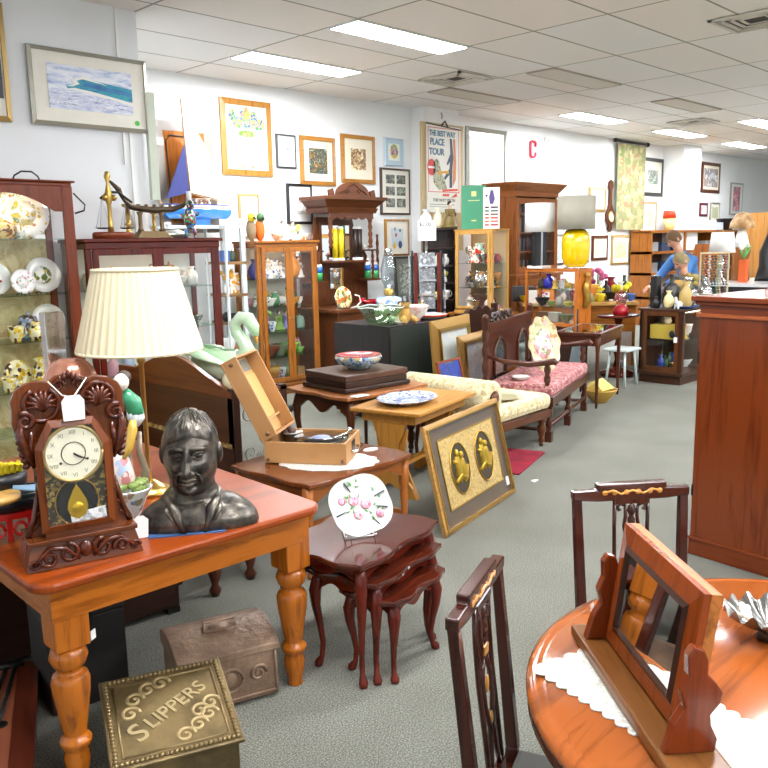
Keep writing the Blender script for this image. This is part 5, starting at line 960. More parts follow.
def person(label,x,y,rz,lean,headz,shirt,hair,hairm,pants,heady):
    t=T('person',label,'person',(x,y,0),rz); sz=headz-.265
    js=[(0,0,.92,.15,.12),(0,-.06*lean,1.08,.14,.11),(0,-.24*lean,sz,.16,.11),(0,-.33*lean,sz+.10,.065),
        (-.19,-.25*lean,sz-.01,.07),(-.27,-.38*lean-.05,sz-.24,.048),(-.14,-.62*lean-.12,sz-.36,.036),
        (.19,-.25*lean,sz-.01,.07),(.27,-.38*lean-.05,sz-.24,.048),(.14,-.62*lean-.12,sz-.36,.036),
        (-.1,.02,.86,.10),(-.1,-.03,.48,.07),(-.1,.03,.08,.05),(-.1,-.12,.04,.045),(.1,.02,.86,.10),(.1,-.03,.48,.07),(.1,.03,.08,.05),(.1,-.12,.04,.045)]
    es=[(0,1),(1,2),(2,3),(2,4),(4,5),(5,6),(2,7),(7,8),(8,9),(0,10),(10,11),(11,12),(12,13),(0,14),(14,15),(15,16),(16,17)]
    skin('body',js,es,pants,t)
    up=[(0,0,.90,.165,.135),(0,-.06*lean,1.08,.155,.12),(0,-.24*lean,sz,.175,.12),(0,-.30*lean,sz+.06,.085),(-.19,-.25*lean,sz-.01,.082),(-.27,-.38*lean-.05,sz-.22,.062),(.19,-.25*lean,sz-.01,.082),(.27,-.38*lean-.05,sz-.22,.062),(-.16,-.60*lean-.11,sz-.35,.045),(.16,-.60*lean-.11,sz-.35,.045)]
    skin('shirt',up,[(0,1),(1,2),(2,3),(2,4),(4,5),(2,6),(6,7),(5,8),(7,9)],shirt,t)
    hc=(0,heady,headz)
    h=M(); h.T=Matrix.Translation(hc) @ Matrix.Rotation(R(35),4,'X'); headmesh(h,1.0)
    h.T=Matrix.Identity(4); h.tube([(0,-.30*lean,sz+.05),(0,heady+.03,headz-.06)],.055,10); hd=mk('head',h,SKIN,t)
    for s in(-1,1):
        e=M(); e.T=Matrix.Translation(hc) @ Matrix.Rotation(R(35),4,'X'); e.ball((s*.03,-.088,.017),.010,8,6); mk('eye',e,pl('#3a2c22',.2),hd)
    g=M(); g.T=Matrix.Translation(hc) @ Matrix.Rotation(R(35),4,'X')
    def hf(u,v):
        th=2*PI*u; ph=PI*(.5-.62*v) if True else 0
        c=math.cos(ph);z=math.sin(ph)
        front=max(0,math.cos(th)); 
        lim=.25*front**2
        z2=max(z,-.35+1.0*front**1.5*.9 if front>0 else -.45)
        nn=1+.05*noise.noise(Vector((c*math.sin(th)*5,c*math.cos(th)*5,z*5)))
        return (.088*c*math.sin(th)*nn,-.106*c*math.cos(th)*nn+.006,.132*z2*nn)
    g.grid(hf,28,14); mk('hair',g,hairm,hd)
    hand('hand',t,(-.14,-.64*lean-.13,sz-.37),(0.3,-.8,-.5),(0,-.3,.9)); hand('hand',t,(.14,-.64*lean-.13,sz-.37),(-.3,-.8,-.5),(0,-.3,.9))
    return t
m1=person('person in a plain blue shirt with short brown hair and glasses, looking down',11.22,4.99,-120,.75,1.63,pl('#4f86c8',.8),0,pl('#6f5238',.8,bmp=.5),pl('#2a2f3a',.8),-.34)
g=M().tube([(-.055,-.335-.10,1.635),(-.055,-.46,1.615),(-.01,-.47,1.61),(.01,-.47,1.61),(.055,-.46,1.615),(.055,-.43,1.635)],.003,5); mk('glasses',g,BLK,m1)
m2=person('person with fair grey hair in a dark plaid shirt, bent low over the counter',10.72,4.64,-116,1.0,1.345,spots('#2d3350',['#4a4a66','#6a6f86','#20233a'],30,.7,.8,0),0,pl('#a8946a',.8,c2='#8a7a58',bmp=.5),pl('#22252c',.8),-.36)
# ---------------------------------------------------------------- foreground: dining table / desk
LEG=[(.030,0),(.028,.03),(.036,.06),(.040,.10),(.034,.125),(.047,.145),(.050,.158),(.040,.17),(.034,.178),(.044,.24),(.056,.32),(.058,.355),(.052,.375),(.036,.385),(.036,.395),(.050,.41),(.058,.435),(.050,.46),(.038,.468),(.044,.48),(.044,.495)]
t=T('pine_desk_table','honey coloured pine farmhouse table with fat turned legs carrying the gingerbread clock','table',(1.375,2.965,0),-2)
tp=M(); tp.prism(rrect(-.52,.52,-.785,.785,.07,6),.690,.72,'z'); mk('tabletop',tp,wood('#a8490f','#6e2a06','x',.34,.3,.6),t,bev=.009)
for q in ((-.46,.46,-.72,-.695),(-.46,.46,.695,.72),(-.46,-.435,-.695,.695),(.435,.46,-.695,.695)): mk('apron',M().box(*q,.575,.69),HON['x' if q[1]-q[0]>.5 else 'y'],t,bev=.002)
for x,y in ((-.40,-.66),(.44,-.665),(-.40,.66),(.44,.66)):
    lg=M().lathe(LEG,x,y,n=28); lg.cbox(x,y,.472,.105,.105,.218); mk('leg',lg,HON['z'],t,bev=.004)
One('string_tag','small white tag hanging on a string at the front left table leg','tag',M().box(-.012,.012,-.001,.001,0,.03),WHT,(1.03,2.31,.46),30)
# gingerbread clock
CW=dict((q,wood('#80401a','#48200c',q,.2,.7)) for q in 'xyz'); CW2=wood('#642a12','#33110a','x',.18,.8)
t=T('gingerbread_clock','ornate carved walnut gingerbread clock with an octagonal glass door on the pine table','clock',(1.035,2.345,.72),-14)
R_=[(.168,0),(.152,.075),(.150,.085),(.138,.12),(.122,.17),(.113,.215),(.106,.26),(.112,.30),(.128,.34),(.146,.39),(.155,.44),(.151,.475),(.153,.50),(.140,.53),(.112,.548),(.080,.555),(.050,.55),(.026,.565),(0,.572)]
out=R_+[(-x,z) for x,z in R_[-2::-1]]; out=[(x*1.02-(.006 if x<0 and z>.3 else 0),z) for x,z in out]
mk('back_board',M().prism(out[::-1],.0,.022),CW['z'],t,bev=.003)
mk('case',M().prism([(-.105,.08),(.105,.08),(.105,.36),(.065,.43),(-.065,.43),(-.105,.36)][::-1],-.035,.10),CW['x'],t)
bs_=M().hexa([(-.17,-.065,0),(.17,-.065,0),(.17,.10,0),(-.17,.10,0)],[(-.150,-.050,.078),(.150,-.050,.078),(.150,.10,.078),(-.150,.10,.078)]).box(-.157,.157,-.062,.10,.076,.090)
mk('base',bs_,CW['x'],t,bev=.003)
cv=M()
for s in(-1,1):
    cv.spiral(s*.05,.042,-.066,.030,.006,1.4,.008,90 if s>0 else 90,cw=s).spiral(s*.105,.035,-.067,.024,.005,1.3,.007,200,cw=-s).tube([(s*.02,-.066,.02),(s*.06,-.067,.06),(s*.10,-.066,.065),(s*.15,-.064,.02)],[.006,.009,.008,.004],6).spiral(s*.145,.025,-.062,.016,.004,1.2,.006,0,cw=s)
cv.ball((0,-.062,.045),(.02,.012,.025),10,8)
mk('base_carving',cv,CW2,t)
_pre=set(t.children)
dr=M(); O1=[(-.105,.095),(.105,.095),(.105,.352),(.064,.43),(-.064,.43),(-.105,.352)]; O2=[(-.085,.115),(.085,.115),(.085,.343),(.055,.408),(-.055,.408),(-.085,.343)]
for k in range(6):
    a_,b_=O1[k],O1[(k+1)%6]; c_,d_=O2[(k+1)%6],O2[k]
    dr.hexa([(p[0],-.036,p[1]) for p in (a_,b_,c_,d_)][::-1],[(a_[0],-.046,a_[1]),(b_[0],-.046,b_[1]),(c_[0],-.054,c_[1]),(d_[0],-.054,d_[1])][::-1])
door=mk('door',dr,wood('#87441d','#57250d','z',.2,.6),t,bev=.001)
mk('glass_ground',M().prism(O2[::-1],-.040,-.0365),spots('#241d12',['#8f7a3a','#6d5a2a'],70,.55,.3),t)
mk('dark_oval',M().prism(circ(.058,32,0,.175,1.15),-.042,-.040),pl('#17171c',.2),t)
mk('oval_border',M().tube([(.062*math.cos(R(q)),-.042,.175+.071*math.sin(R(q))) for q in range(0,361,10)],.0016,5),GOLD,t)
mk('dial',M().prism(circ(.082,40,0,.325),-.047,-.042),pl('#f1ead0',.35,coat=.4),t); mk('dial_ring',M().tube([(.083*math.cos(R(q)),-.046,.325+.083*math.sin(R(q))) for q in range(0,361,10)],.006,8),pl('#b9a06a',.3,.7),t)
rg=M().tube([(.034*math.cos(R(q)),-.0475,.325+.034*math.sin(R(q))) for q in range(0,361,12)],.0016,5); mk('inner_ring',rg,pl('#5a4f35',.4),t)
for k,s in enumerate(['XII','I','II','III','IIII','V','VI','VII','VIII','IX','X','XI']):
    a_=R(90-30*k); txt(s,.017,pl('#8f8a72',.6),t,.065*math.cos(a_),-.0475,.325+.065*math.sin(a_)-.006,name='numeral',ext=.0006)
mk('hour_hand',M().tube([(0,-.049,.325),(.022,-.049,.308)],[.003,.002],5),BLK,t); mk('minute_hand',M().tube([(0,-.050,.325),(.036,-.050,.303)],[.002,.0015],5),BLK,t)
mk('winding_hole',M().prism(circ(.004,10,-.038,.300),-.049,-.047).prism(circ(.004,10,.038,.304),-.049,-.047),BLK,t)
mk('pendulum',M().tube([(0,-.043,.24),(0,-.043,.22)],.0015,5).prism([(0,.122),(.022,.135),(.030,.158),(.026,.18),(.016,.2),(.010,.215),(0,.228),(-.010,.215),(-.016,.2),(-.026,.18),(-.030,.158),(-.022,.135)][::-1],-.046,-.043).ball((0,-.046,.158),(.018,.006,.018),16,8),pl('#d9b23a',.25,.8),t,bev=.001)
mk('paper_label',M().prism([(-.02,.115),(.082,.115),(.080,.150),(.03,.145),(0,.138),(-.022,.135)][::-1],-.0435,-.041),art(['#d9dadb','#f0f0ef','#8a8c90','#e9e9e8'],30,5),t)
mk('door_pane',M().prism(O2[::-1],-.0525,-.0515),GL,door)
for _c in set(t.children)-_pre: _c.location=(_c.location.x-.010,_c.location.y,_c.location.z+.012)
sc=M()
for s in(-1,1):
    cx,cz=s*.080,.485
    for k in range(9): 
        a_=R(-10+25*k); sc.tube([(cx-.006*s,-.006,cz-.02),(cx+.018*math.cos(a_),-.012,cz+.018*math.sin(a_)),(cx+.042*math.cos(a_),-.006,cz+.044*math.sin(a_))],[.004,.008,.005],6)
    sc.tube([(cx+.048*math.cos(R(q)),-.004,cz+.050*math.sin(R(q))) for q in range(-60 if s>0 else -120-120,241 if s>0 else 61,15)],.008,6)
    sc.spiral(s*.128,.44,-.006,.026,.006,1.4,.010,60 if s>0 else 120,cw=s)
    sc.tube([(s*.112,-.004,.30),(s*.132,-.01,.345),(s*.146,-.008,.40),(s*.140,-.004,.45)],[.008,.014,.014,.006],8).tube([(s*.108,-.004,.32),(s*.118,-.012,.36),(s*.115,-.008,.41)],[.005,.010,.005],8)
    for k in range(5): sc.ball((s*(.148-.003*k),-.006,.38-.018*k),(.012,.010,.010),8,6)
    sc.tube([(s*.150,-.002,.09),(s*.130,-.006,.14),(s*.118,-.006,.19),(s*.110,-.004,.24)],[.010,.008,.009,.005],6)
    for k in range(4): sc.tube([(s*(.135-.008*k),-.004,.11+.035*k),(s*(.118-.006*k),-.01,.13+.035*k)],[.006,.003],6)
for k in range(5): sc.ball(((k-2)*.012,-.006,.552+.008*(2-abs(k-2))),(.008,.010,.014),8,6)
sc.spiral(-.03,.535,-.006,.018,.005,1.2,.007,0).spiral(.03,.535,-.006,.018,.005,1.2,.007,180,cw=-1)
mk('crest_carving',sc,CW2,t)
t2=T('price_tag','white price tag hung by string over the crest of the gingerbread clock','tag',(1.035,2.345,.72),-14)
mk('card',M().prism([(-.032,.438),(.028,.438),(.030,.495),(.018,.512),(-.022,.512),(-.034,.495)][::-1],-.062,-.060),WHT,t2,bev=.0005); mk('string',M().tube([(-.058,-.012,.552),(-.03,-.058,.515),(0,-.060,.505),(.05,-.012,.553)],.0022,5),pl('#e9e2cf',.7),t2)
# bronze bust
BR,nt,bs=newmat('bronze'); v=coords(nt); f=noisetex(nt,v,22,5,.3)
nt.links.new(ramp(nt,f,[(.35,'#3d3935'),(.55,'#5e574f'),(.72,'#867c6e')]),bs.inputs['Base Color']); bs.inputs['Metallic'].default_value=.75; bs.inputs['Roughness'].default_value=.33; bump(nt,noisetex(nt,v,75,4),.45,bs,.004)
t=T('bronze_bust','life size dark bronze bust of a man in an open shirt on the pine table','bust',(1.425,2.33,.72),-33)
b=M()
rings=[(0,.200,.085,0),(.012,.203,.088,0),(.035,.198,.088,.0),(.06,.180,.084,.005),(.085,.145,.078,.010),(.10,.110,.070,.014),(.12,.086,.070,.014),(.14,.076,.069,.012),(.19,.070,.068,.006),(.235,.064,.064,.004)]
def bf(u,v):
    k=v*(len(rings)-1); i=min(int(k),len(rings)-2); q=k-i; z,rx,ry,oy=[rings[i][j]*(1-q)+rings[i+1][j]*q for j in range(4)]
    a_=2*PI*u; e=.75 if z<.08 else 1; c,s=math.cos(a_),math.sin(a_)
    x=rx*math.copysign(abs(c)**e,c)+(.012 if z<.1 else 0); y=ry*math.copysign(abs(s)**e,s)+oy
    if z<.1: nn=noise.noise(Vector((x*14,y*14,z*20)))*.006; x+=nn; y+=nn
    return (x,y,z)
b.grid(bf,48,36); b.prism(circ(.19,32,.012,0,.42),0,.002,'z')
b.T=Matrix.Translation((0,-.004,.255)) @ Matrix.Rotation(R(-6),4,'Z') @ Matrix.Rotation(R(4),4,'X'); headmesh(b,1.15,hair=0,n1=96,n2=72,rough=.03,fa=1.3,jaw=.35)
d_=M(); d_.T=b.T.copy(); K=1.15
def fp(x,z): # face surface depth, for laying lids and lips on the skin
    q=max(0.,1-(x/.078)**2-(z/.122)**2); return -.098*math.sqrt(q)
for s in(-1,1):
    b.ball((s*.031*K,(fp(.031,.016)+.012)*K,.016*K),(.013*K,.010*K,.010*K),12,8)
    b.tube([((s*(.031+q))*K,(fp(.031+q,.016)+.003-.30*(.0002-q*q*.6))*K,(.016+.0105-22*q*q)*K) for q in(-.018,-.012,-.005,.003,.010,.017)],[.002,.004,.005,.005,.004,.002],6)
    b.tube([((s*(.031+q))*K,(fp(.031+q,.010)+.004)*K,(.007+14*q*q)*K) for q in(-.014,-.006,.003,.012)],[.002,.004,.004,.002],6)
    b.tube([((s*(.032+q))*K,(fp(.032+q,.038)-.006)*K,(.038-6*q*q-.12*q)*K) for q in(-.022,-.012,0,.012,.022)],[.004,.007,.008,.006,.003],6)
    b.ball((s*.014*K,-.112*K,-.028*K),(.009*K,.009*K,.008*K),10,8)
    b.tube([(s*.020*K,-.103*K,-.026*K),(s*.033*K,-.094*K,-.040*K),(s*.036*K,-.083*K,-.058*K),(s*.032*K,-.078*K,-.072*K)],[.002,.004,.005,.002],6)
b.ball((0,-.119*K,-.020*K),(.013*K,.011*K,.010*K),12,8)
b.tube([(-.026*K,-.088*K,-.053*K),(-.012*K,-.104*K,-.0485*K),(0,-.106*K,-.051*K),(.012*K,-.104*K,-.0485*K),(.026*K,-.088*K,-.053*K)],[.002,.006,.006,.006,.002],8)
b.tube([(-.022*K,-.089*K,-.060*K),(-.010*K,-.102*K,-.0625*K),(.010*K,-.102*K,-.0625*K),(.022*K,-.089*K,-.060*K)],[.003,.007,.007,.003],8)
bo=mk('body',b,BR,t)
hm=M(); hm.T=d_.T
def hs(u,v):
    th=2*PI*u; front=max(0,math.cos(th)); back_=max(0,-math.cos(th)); lo=.06-.42*back_+.50*front**1.1+.10*math.sin(th)*front
    ph=PI/2-v*(PI/2-lo); c_=math.cos(ph); z_=math.sin(ph)
    st=noise.noise(Vector((th*5+z_*3,z_*2.2,1.3)))*.03+noise.noise(Vector((th*16,z_*4,4)))*.016
    part=-.05*math.exp(-((math.sin(th)*c_-.30)/.05)**2)*(1 if front>0 or z_>.7 else 0)
    fd=1-max(0,(v-.75)/.25)**2; g=1.0+fd*(.055+.05*front*max(0,z_)+st*1.6+part)+.003
    return (.080*K*c_*math.sin(th)*g,(-.101*c_*math.cos(th)+.004)*K*g,.124*K*z_*(1.0+fd*(.035+st+part*.7)))
hm.grid(hs,110,44)
rq=random.Random(5)
for k in range(46):
    u0=rq.random(); v0=rq.uniform(.05,.45); ln=rq.uniform(.25,.5); dr=rq.uniform(-.03,.03)
    hm.tube([hs((u0+dr*q+.006*math.sin(q*7))%1,min(.98,v0+ln*q)) for q in (0,.2,.4,.6,.8,1)],[.0012,.0028,.0034,.0034,.0026,.001],5)
hm.tube([hs(.055+.004*q,.05+.88*q) for q in (0,.2,.4,.6,.8,1)],[.001,.003,.004,.004,.003,.001],5); mk('hair',hm,BR,t)
c=M()
for s in(-1,1):
    pts=[(s*.070,.060,.125),(s*.085,.01,.118),(s*.078,-.045,.105),(s*.058,-.078,.082),(s*.048,-.090,.045),(s*.030,-.094,.0)]
    c.tube(pts,[.008,.011,.013,.018,.012,.006],8,flat=.5)
    c.tube([(s*.085,-.03,.100),(s*.088,-.060,.078),(s*.062,-.092,.040)],[.006,.012,.004],6,flat=.4)
mk('shirt_collar',c,BR,t)
mk('cloth_pad',M().prism(rrect(-.15,.10,-.10,.06,.01,2),-.0,.003,'z'),pl('#3a5a8a',.7),t)
One('price_tag','white price tag leaning on the bust between it and the clock','tag',M().prism([(-.022,0),(.02,0),(.024,.06),(.008,.075),(-.012,.075),(-.024,.06)],0,.0015),WHT,(1.235,2.345,.722),-20)
# pleated lamp
t=T('table_lamp','tall brass lamp with a big cream pleated shade behind the bust','lamp',(1.515,2.785,.72))
mk('base',M().lathe([(0,0),(.085,0),(.085,.012),(.05,.03),(.02,.05)],n=28),BRASS,t); mk('pole',M().lathe([(.012,.04),(.009,.1),(.009,.50),(.016,.51),(.016,.53),(.008,.54),(.008,.84),(0,.85)],n=14),BRASS,t)
NP=44
def shd(u,v):
    a_=2*PI*u; r=.228-.078*v; r*=1+.012*math.cos(NP*a_)+.004*math.cos(NP*2*a_); z=.555+.30*v+.006*math.cos(a_*2)
    return (r*math.cos(a_),r*math.sin(a_),z)
SHM,nt,bs=newmat('shade'); bs.inputs['Base Color'].default_value=srgb('#d6c6a4'); bs.inputs['Roughness'].default_value=.8; bs.inputs['Subsurface Weight'].default_value=.0
sh=M().grid(shd,NP*6,4); sh.grid(lambda u,v:(lambda p:(p[0]*.985,p[1]*.985,p[2]))(shd(1-u,v)),NP*6,4)
so=mk('lamp_shade',sh,SHM,t); mk('shade_trim',M().tube([(.226*math.cos(R(q)),.226*math.sin(R(q)),.557) for q in range(0,361,6)],.006,6).tube([(.151*math.cos(R(q)),.151*math.sin(R(q)),.853) for q in range(0,361,6)],.006,6),pl('#efe0bd',.7),so)
# figurine vase behind the clock
t=T('bocage_vase','porcelain vase with a lady in green between the clock and the bust','figurine',(1.29,2.52,.72))
mk('bowl_base',M().lathe([(0,0),(.035,0),(.03,.02),(.045,.05),(.062,.09),(.078,.12),(.080,.126),(.072,.126),(.06,.11),(0,.10)],n=24),spots('#eef0ea',['#a89a7a','#c9b88a','#8aa0b8'],30,.5),t)
m_=M();rr=random.Random(4)
for k in range(14): a_=rr.uniform(0,6.28); m_.ball((.05*math.cos(a_),.05*math.sin(a_),.125+rr.uniform(0,.02)),(.022,.018,.014),8,6)
mk('leaves',m_,pl('#8aa04e',.3,coat=.4),t)
mk('branch',M().tube([(-.02,0,.12),(.01,0,.2),(.0,-.01,.27),(.02,0,.33)],[.016,.012,.016,.008],8).tube([(.06,0,.12),(.07,0,.17),(.05,0,.24),(.055,0,.31)],[.02,.014,.012,.008],8),pl('#9a8a72',.3,coat=.4),t)
mk('yellow_bird',M().tube([(-.03,-.02,.22),(.0,-.03,.27),(.02,-.02,.33),(.025,-.02,.36)],[.004,.014,.018,.010],8),pl('#d9b04a',.25,coat=.4),t)
mk('lady_skirt',M().lathe([(.03,.12),(.045,.16),(.03,.23),(.012,.26)],x=-.02,n=14),spots('#f0ddd2',['#d98a8a','#b8c8e0'],30,.5),t)
mk('green_cape',M().tube([(.01,0,.46),(.035,-.005,.42),(.045,-.005,.38),(.035,0,.355)],[.016,.030,.030,.014],10),pl('#3f9468',.25,coat=.4),t)
mk('white_skirt',M().tube([(.042,-.004,.395),(.045,-.004,.36),(.04,0,.335)],[.028,.030,.016],10),pl('#e4ebf0',.2,coat=.5),t)
mk('head',M().ball((.0,-.005,.49),(.026,.026,.030),12,8),pl('#f2e6d8',.25),t); mk('hair',M().ball((.016,.006,.505),(.026,.024,.022)),pl('#4a4038',.4),t)
# copper dome and acrylic
t=T('copper_dome','ribbed copper coloured domed lid standing behind the clock','dome',(1.285,2.885,.72))
mk('stand',M().lathe([(0,0),(.10,0),(.10,.02),(.03,.04),(.03,.40),(.08,.42),(0,.42)],n=20),pl('#7a3a24',.4),t)
mk('dome',M().grid(lambda u,v:(lambda a_,p:(.095*math.cos(a_)*math.cos(p)**.6*(1+.03*math.cos(12*a_)),.095*math.sin(a_)*math.cos(p)**.6*(1+.03*math.cos(12*a_)),.42+.12*math.sin(p)))(2*PI*u,PI/2*v*.999),72,10),pl('#c98a72',.22,.5),t)
t=T('acrylic_block','tall clear acrylic display block behind the copper dome','block',(1.295,3.03,.72)); mk('block',M().cbox(0,0,0,.07,.05,.70),glassmat('#e8dcd8',.4),t); mk('chrome_edge',M().box(-.036,-.028,-.027,-.02,0,.70),CHROME,t)
# left edge clutter on the table
t=T('red_telephone_stand','bright red openwork metal stand at the left edge of the pine table','stand',(.955,2.72,.72),-15); t.scale=(.8,.8,.95)
m_=M().box(-.16,.16,-.10,-.09,.075,.10).box(-.16,.16,.09,.10,.075,.10).box(-.16,-.15,-.1,.1,.075,.10).box(.15,.16,-.1,.1,.075,.10)
for x in(-.155,-.08,0,.08,.155): m_.box(x-.012,x+.012,-.10,-.09,0,.08)
for x in(-.155,.155): m_.box(x-.012,x+.012,.09,.1,0,.08)
for x in(-.04,.04,.115,-.115): m_.tube([(x+.022*math.cos(R(q)),-.096,.04+.022*math.sin(R(q))) for q in range(0,361,30)],.006,6)
mk('frame',m_,pl('#d9201a',.25,coat=.6),t)
t=T('black_grill','black slatted oval metal tray on the red stand','tray',(.955,2.72,.817),-15); t.scale=(.72,.8,.9)
mk('tray',M().lathe([(0,0),(.19,0),(.22,.02),(.225,.045),(.21,.045),(.20,.02),(0,.012)],sy=.62,n=36),pl('#1c2022',.3,.3),t)
for k in range(5): mk('slat',M().box(-.19+.01*abs(k-2),.19-.01*abs(k-2),-.09+.042*k,-.07+.042*k,.045,.055),pl('#31393a',.3,.4),t)
for k in range(3): mk('label_strip',M().box(.02-.03*k,.06-.03*k,-.1+.07*k,-.085+.07*k,.0555,.058),WHT,t)
t=T('black_hat_box','round black lidded box stacked on the slatted tray at the left edge','box',(.93,2.75,.871)); t.scale=(.75,.8,1); mk('body',M().lathe([(0,0),(.14,0),(.15,.03),(.15,.05),(0,.05)],sy=.7,n=28),BLK,t)
t=T('yellow_toy','yellow feathery ornament on top of the black stack at the left edge','ornament',(.94,2.73,.922)); m_=M()
for k in range(7): m_.tube([(-.05+.02*k,0,0),(-.04+.02*k,.01,.03),(-.02+.018*k,-.01,.055-.006*k)],[.014,.012,.004],6)
mk('body',m_,pl('#e9cf1e',.5),t)
One('wood_slice','tan wooden slice in the black stack at the left edge','board',M().lathe([(0,0),(.07,0),(.07,.018),(0,.018)],n=18),PINE['x'],(.90,2.63,.869))
One('blue_ribbon','grey blue satin ribbon draped between the black tray and the clock','ribbon',M().tube([(-.06,.03,.12),(.0,.0,.11),(.05,-.02,.08),(.10,-.04,.03),(.13,-.05,.01)],[.012,.02,.022,.02,.012],8,flat=.3),pl('#7f9cb4',.35),(1.00,2.57,.79))
kn('plate','pale blue white saucer edge standing at the left edge behind the clock',.94,3.02,.72,.0+.10,CHINA)
# ---------------------------------------------------------------- under the table
DKB=pl('#86714a',.42,.5,c2='#5f5034',sc=7,bmp=.3,bsc=40)
t=T('slipper_box','embossed brass slipper box with a sloping lid lettered SLIPPERS on the carpet','box',(1.21,2.20,0),-22)
mk('body',M().hexa([(-.185,-.165,0),(.185,-.165,0),(.185,.17,0),(-.185,.17,0)],[(-.185,-.165,.125),(.185,-.165,.125),(.185,.17,.215),(-.185,.17,.215)]),DKB,t,bev=.004)
sl=math.degrees(math.atan2(.09,.335))
ld=M(); ld.T=Matrix.Translation((0,0,.172)) @ Matrix.Rotation(R(sl),4,'X'); ld.box(-.200,.200,-.188,.190,0,.014); lid=mk('lid',ld,DKB,t,bev=.004)
r_=M(); r_.T=ld.T.copy()
for k in range(26):
    x=-.182+.364*k/25
    for y in(-.170,.172): r_.ball((x,y,.016),.0085,8,6)
for k in range(1,23):
    y=-.170+.342*k/23
    for x in(-.182,.182): r_.ball((x,y,.016),.0085,8,6)
for (a_,b_) in (((-.160,-.148),(.160,-.148)),((.160,-.148),(.160,.150)),((.160,.150),(-.160,.150)),((-.160,.150),(-.160,-.148))): r_.tube([(a_[0],a_[1],.014),(b_[0],b_[1],.014)],.004,6)
mk('beaded_border',r_,pl('#8a7550',.35,.75),lid)
r_=M(); r_.T=ld.T.copy()
emb=r_.T.copy()
for k,(cx,cy) in enumerate(((-.10,.075),(-.055,.11),(-.12,.02),(-.01,.125),(.075,-.085),(.115,-.05),(.03,-.115),(.13,-.005),(.09,-.03))):
    r_=M(); r_.T=emb; r_.tube([(cx+.032*(1-q/24)*math.cos(q/20*2.6*PI),cy+.032*(1-q/24)*math.sin(q/20*2.6*PI),.014) for q in range(21)],.006,6); mk('embossed_scroll',r_,pl('#b8a274',.38,.5),lid)
for s_,z_,x_ in (('S',.105,-.124),('LIPPERS',.070,.028)):
    tx=txt(s_,z_,pl('#c4b084',.35,.5),lid,0,0,0,rx=0,ext=.004,name='embossed_lettering',off=.0008,sx=1.0)
    for v_ in tx.data.vertices:
        p=Matrix.Rotation(R(32),4,'Z')@Vector((v_.co.x+x_,v_.co.y-(.034 if s_=='S' else .02),v_.co.z+.016)); v_.co=ld.T@p
kx=pl('#a58870',.45,.25,c2='#846a56',sc=9,bmp=.5,bsc=45)
t=T('coal_box','embossed copper coal box with a rounded lid behind the slipper box','box',(1.565,2.44,0),-18); t.scale=(.95,.95,1)
mk('body',M().box(-.19,.19,-.13,.14,.012,.19),kx,t,bev=.003)
lo=[(.15,.188),(-.14,.188)]+[(-.14+.29*i/10,.205+.055*math.sin(PI*(i/10*.75+.05))) for i in range(11)]
lid=mk('lid',M().prism(lo,-.198,.198,'x'),kx,t,bev=.003)
r_=M()
r_.tube([(-.19,-.135,.195),(.19,-.135,.195)],.006,6)
for x in(-.18,.18): r_.tube([(x,-.134,.02),(x,-.134,.185)],.005,6)
r_.tube([(-.18,-.134,.03),(.18,-.134,.03)],.005,6)
r_.tube([(.05*math.cos(R(q)),-.134,.105+.045*math.sin(R(q))) for q in range(0,361,20)],.007,6).ball((0,-.131,.105),(.03,.01,.03))
for s in(-1,1): r_.spiral(s*.11,.11,-.134,.035,.008,1.5,.007,0,cw=s)
mk('embossed_front',r_,kx,t)
r_=M().tube([(-.06,-.02,.262),(.06,-.03,.262),(.07,.03,.272),(-.05,.04,.272),(-.06,-.02,.262)],.006,6).ball((0,.0,.262),(.04,.03,.012)); mk('embossed_shield',r_,kx,lid)
t=T('strapped_chest','flat reddish brown wooden chest with iron strap hinges at the bottom left','chest',(.68,2.78,0),-24)
mk('body',M().box(-.30,.30,-.36,.34,0,.09),RED['x'],t,bev=.004); mk('lid',M().box(-.31,.31,-.37,.35,.09,.115),pl('#a05a3c',.45,c2='#8a4a30',sc=5,coat=.2),t,bev=.004); mk('edge_band',M().box(.24,.312,-.372,.352,.0915,.118),wood('#6a2f1c','#4a1c10','y'),t)
for x in(-.10,.17):
    s_=M().tube([(x+.03,.33,.122),(x-.01,-.05,.122)],.008,6,flat=.5).tube([(x+.06,.33,.122),(x+.03,-.05,.122)],.008,6,flat=.5)
    for q in(0,.33): s_.ball((x-.015,-.06,.12),(.028,.022,.008)).ball((x+.035,-.07,.12),(.024,.02,.008))
    s_.tube([(x-.01,.33,.122),(x+.09,.33,.122)],.01,6); mk('strap_hinge',s_,IRON,t)
kn('dish','small cream china dish on the strapped chest at the bottom left',.60,2.48,.116,.03,CHINA,w=.08)
t=T('dark_filler_box','low dark box added for the darkness under the pine table behind the strapped chest','box',(1.42,3.34,0),-4); mk('body',M().box(-.42,.42,-.15,.15,.03,.42),DKW['x'],t,bev=.004); mk('lid',M().box(-.43,.43,-.16,.16,.42,.45),DKW['x'],t,bev=.004); mk('foot',M().box(-.42,-.36,-.15,-.09,0,.03),IRON,t); mk('foot',M().box(.36,.42,-.15,-.09,0,.03),IRON,t)  # box added to supply the darkness beneath the table
t=T('travel_trunk','small black trunk under the pine table behind the slipper box','trunk',(1.21,2.85,0),-8); mk('body',M().box(-.14,.14,-.13,.13,0,.34),pl('#17120f',.6),t,bev=.006); mk('lid',M().box(-.145,.145,-.135,.135,.34,.40),pl('#241c18',.5),t,bev=.01); mk('latch',M().box(-.02,.02,-.142,-.135,.31,.37),IRON,t)
t=T('black_iron_seat','dark turned leg stool with a black leather seat beyond the pine table','stool',(2.13,3.33,0),10); mk('seat',M().cbox(0,0,.28,.32,.34,.10),pl('#1d1a19',.3),t,bev=.03)
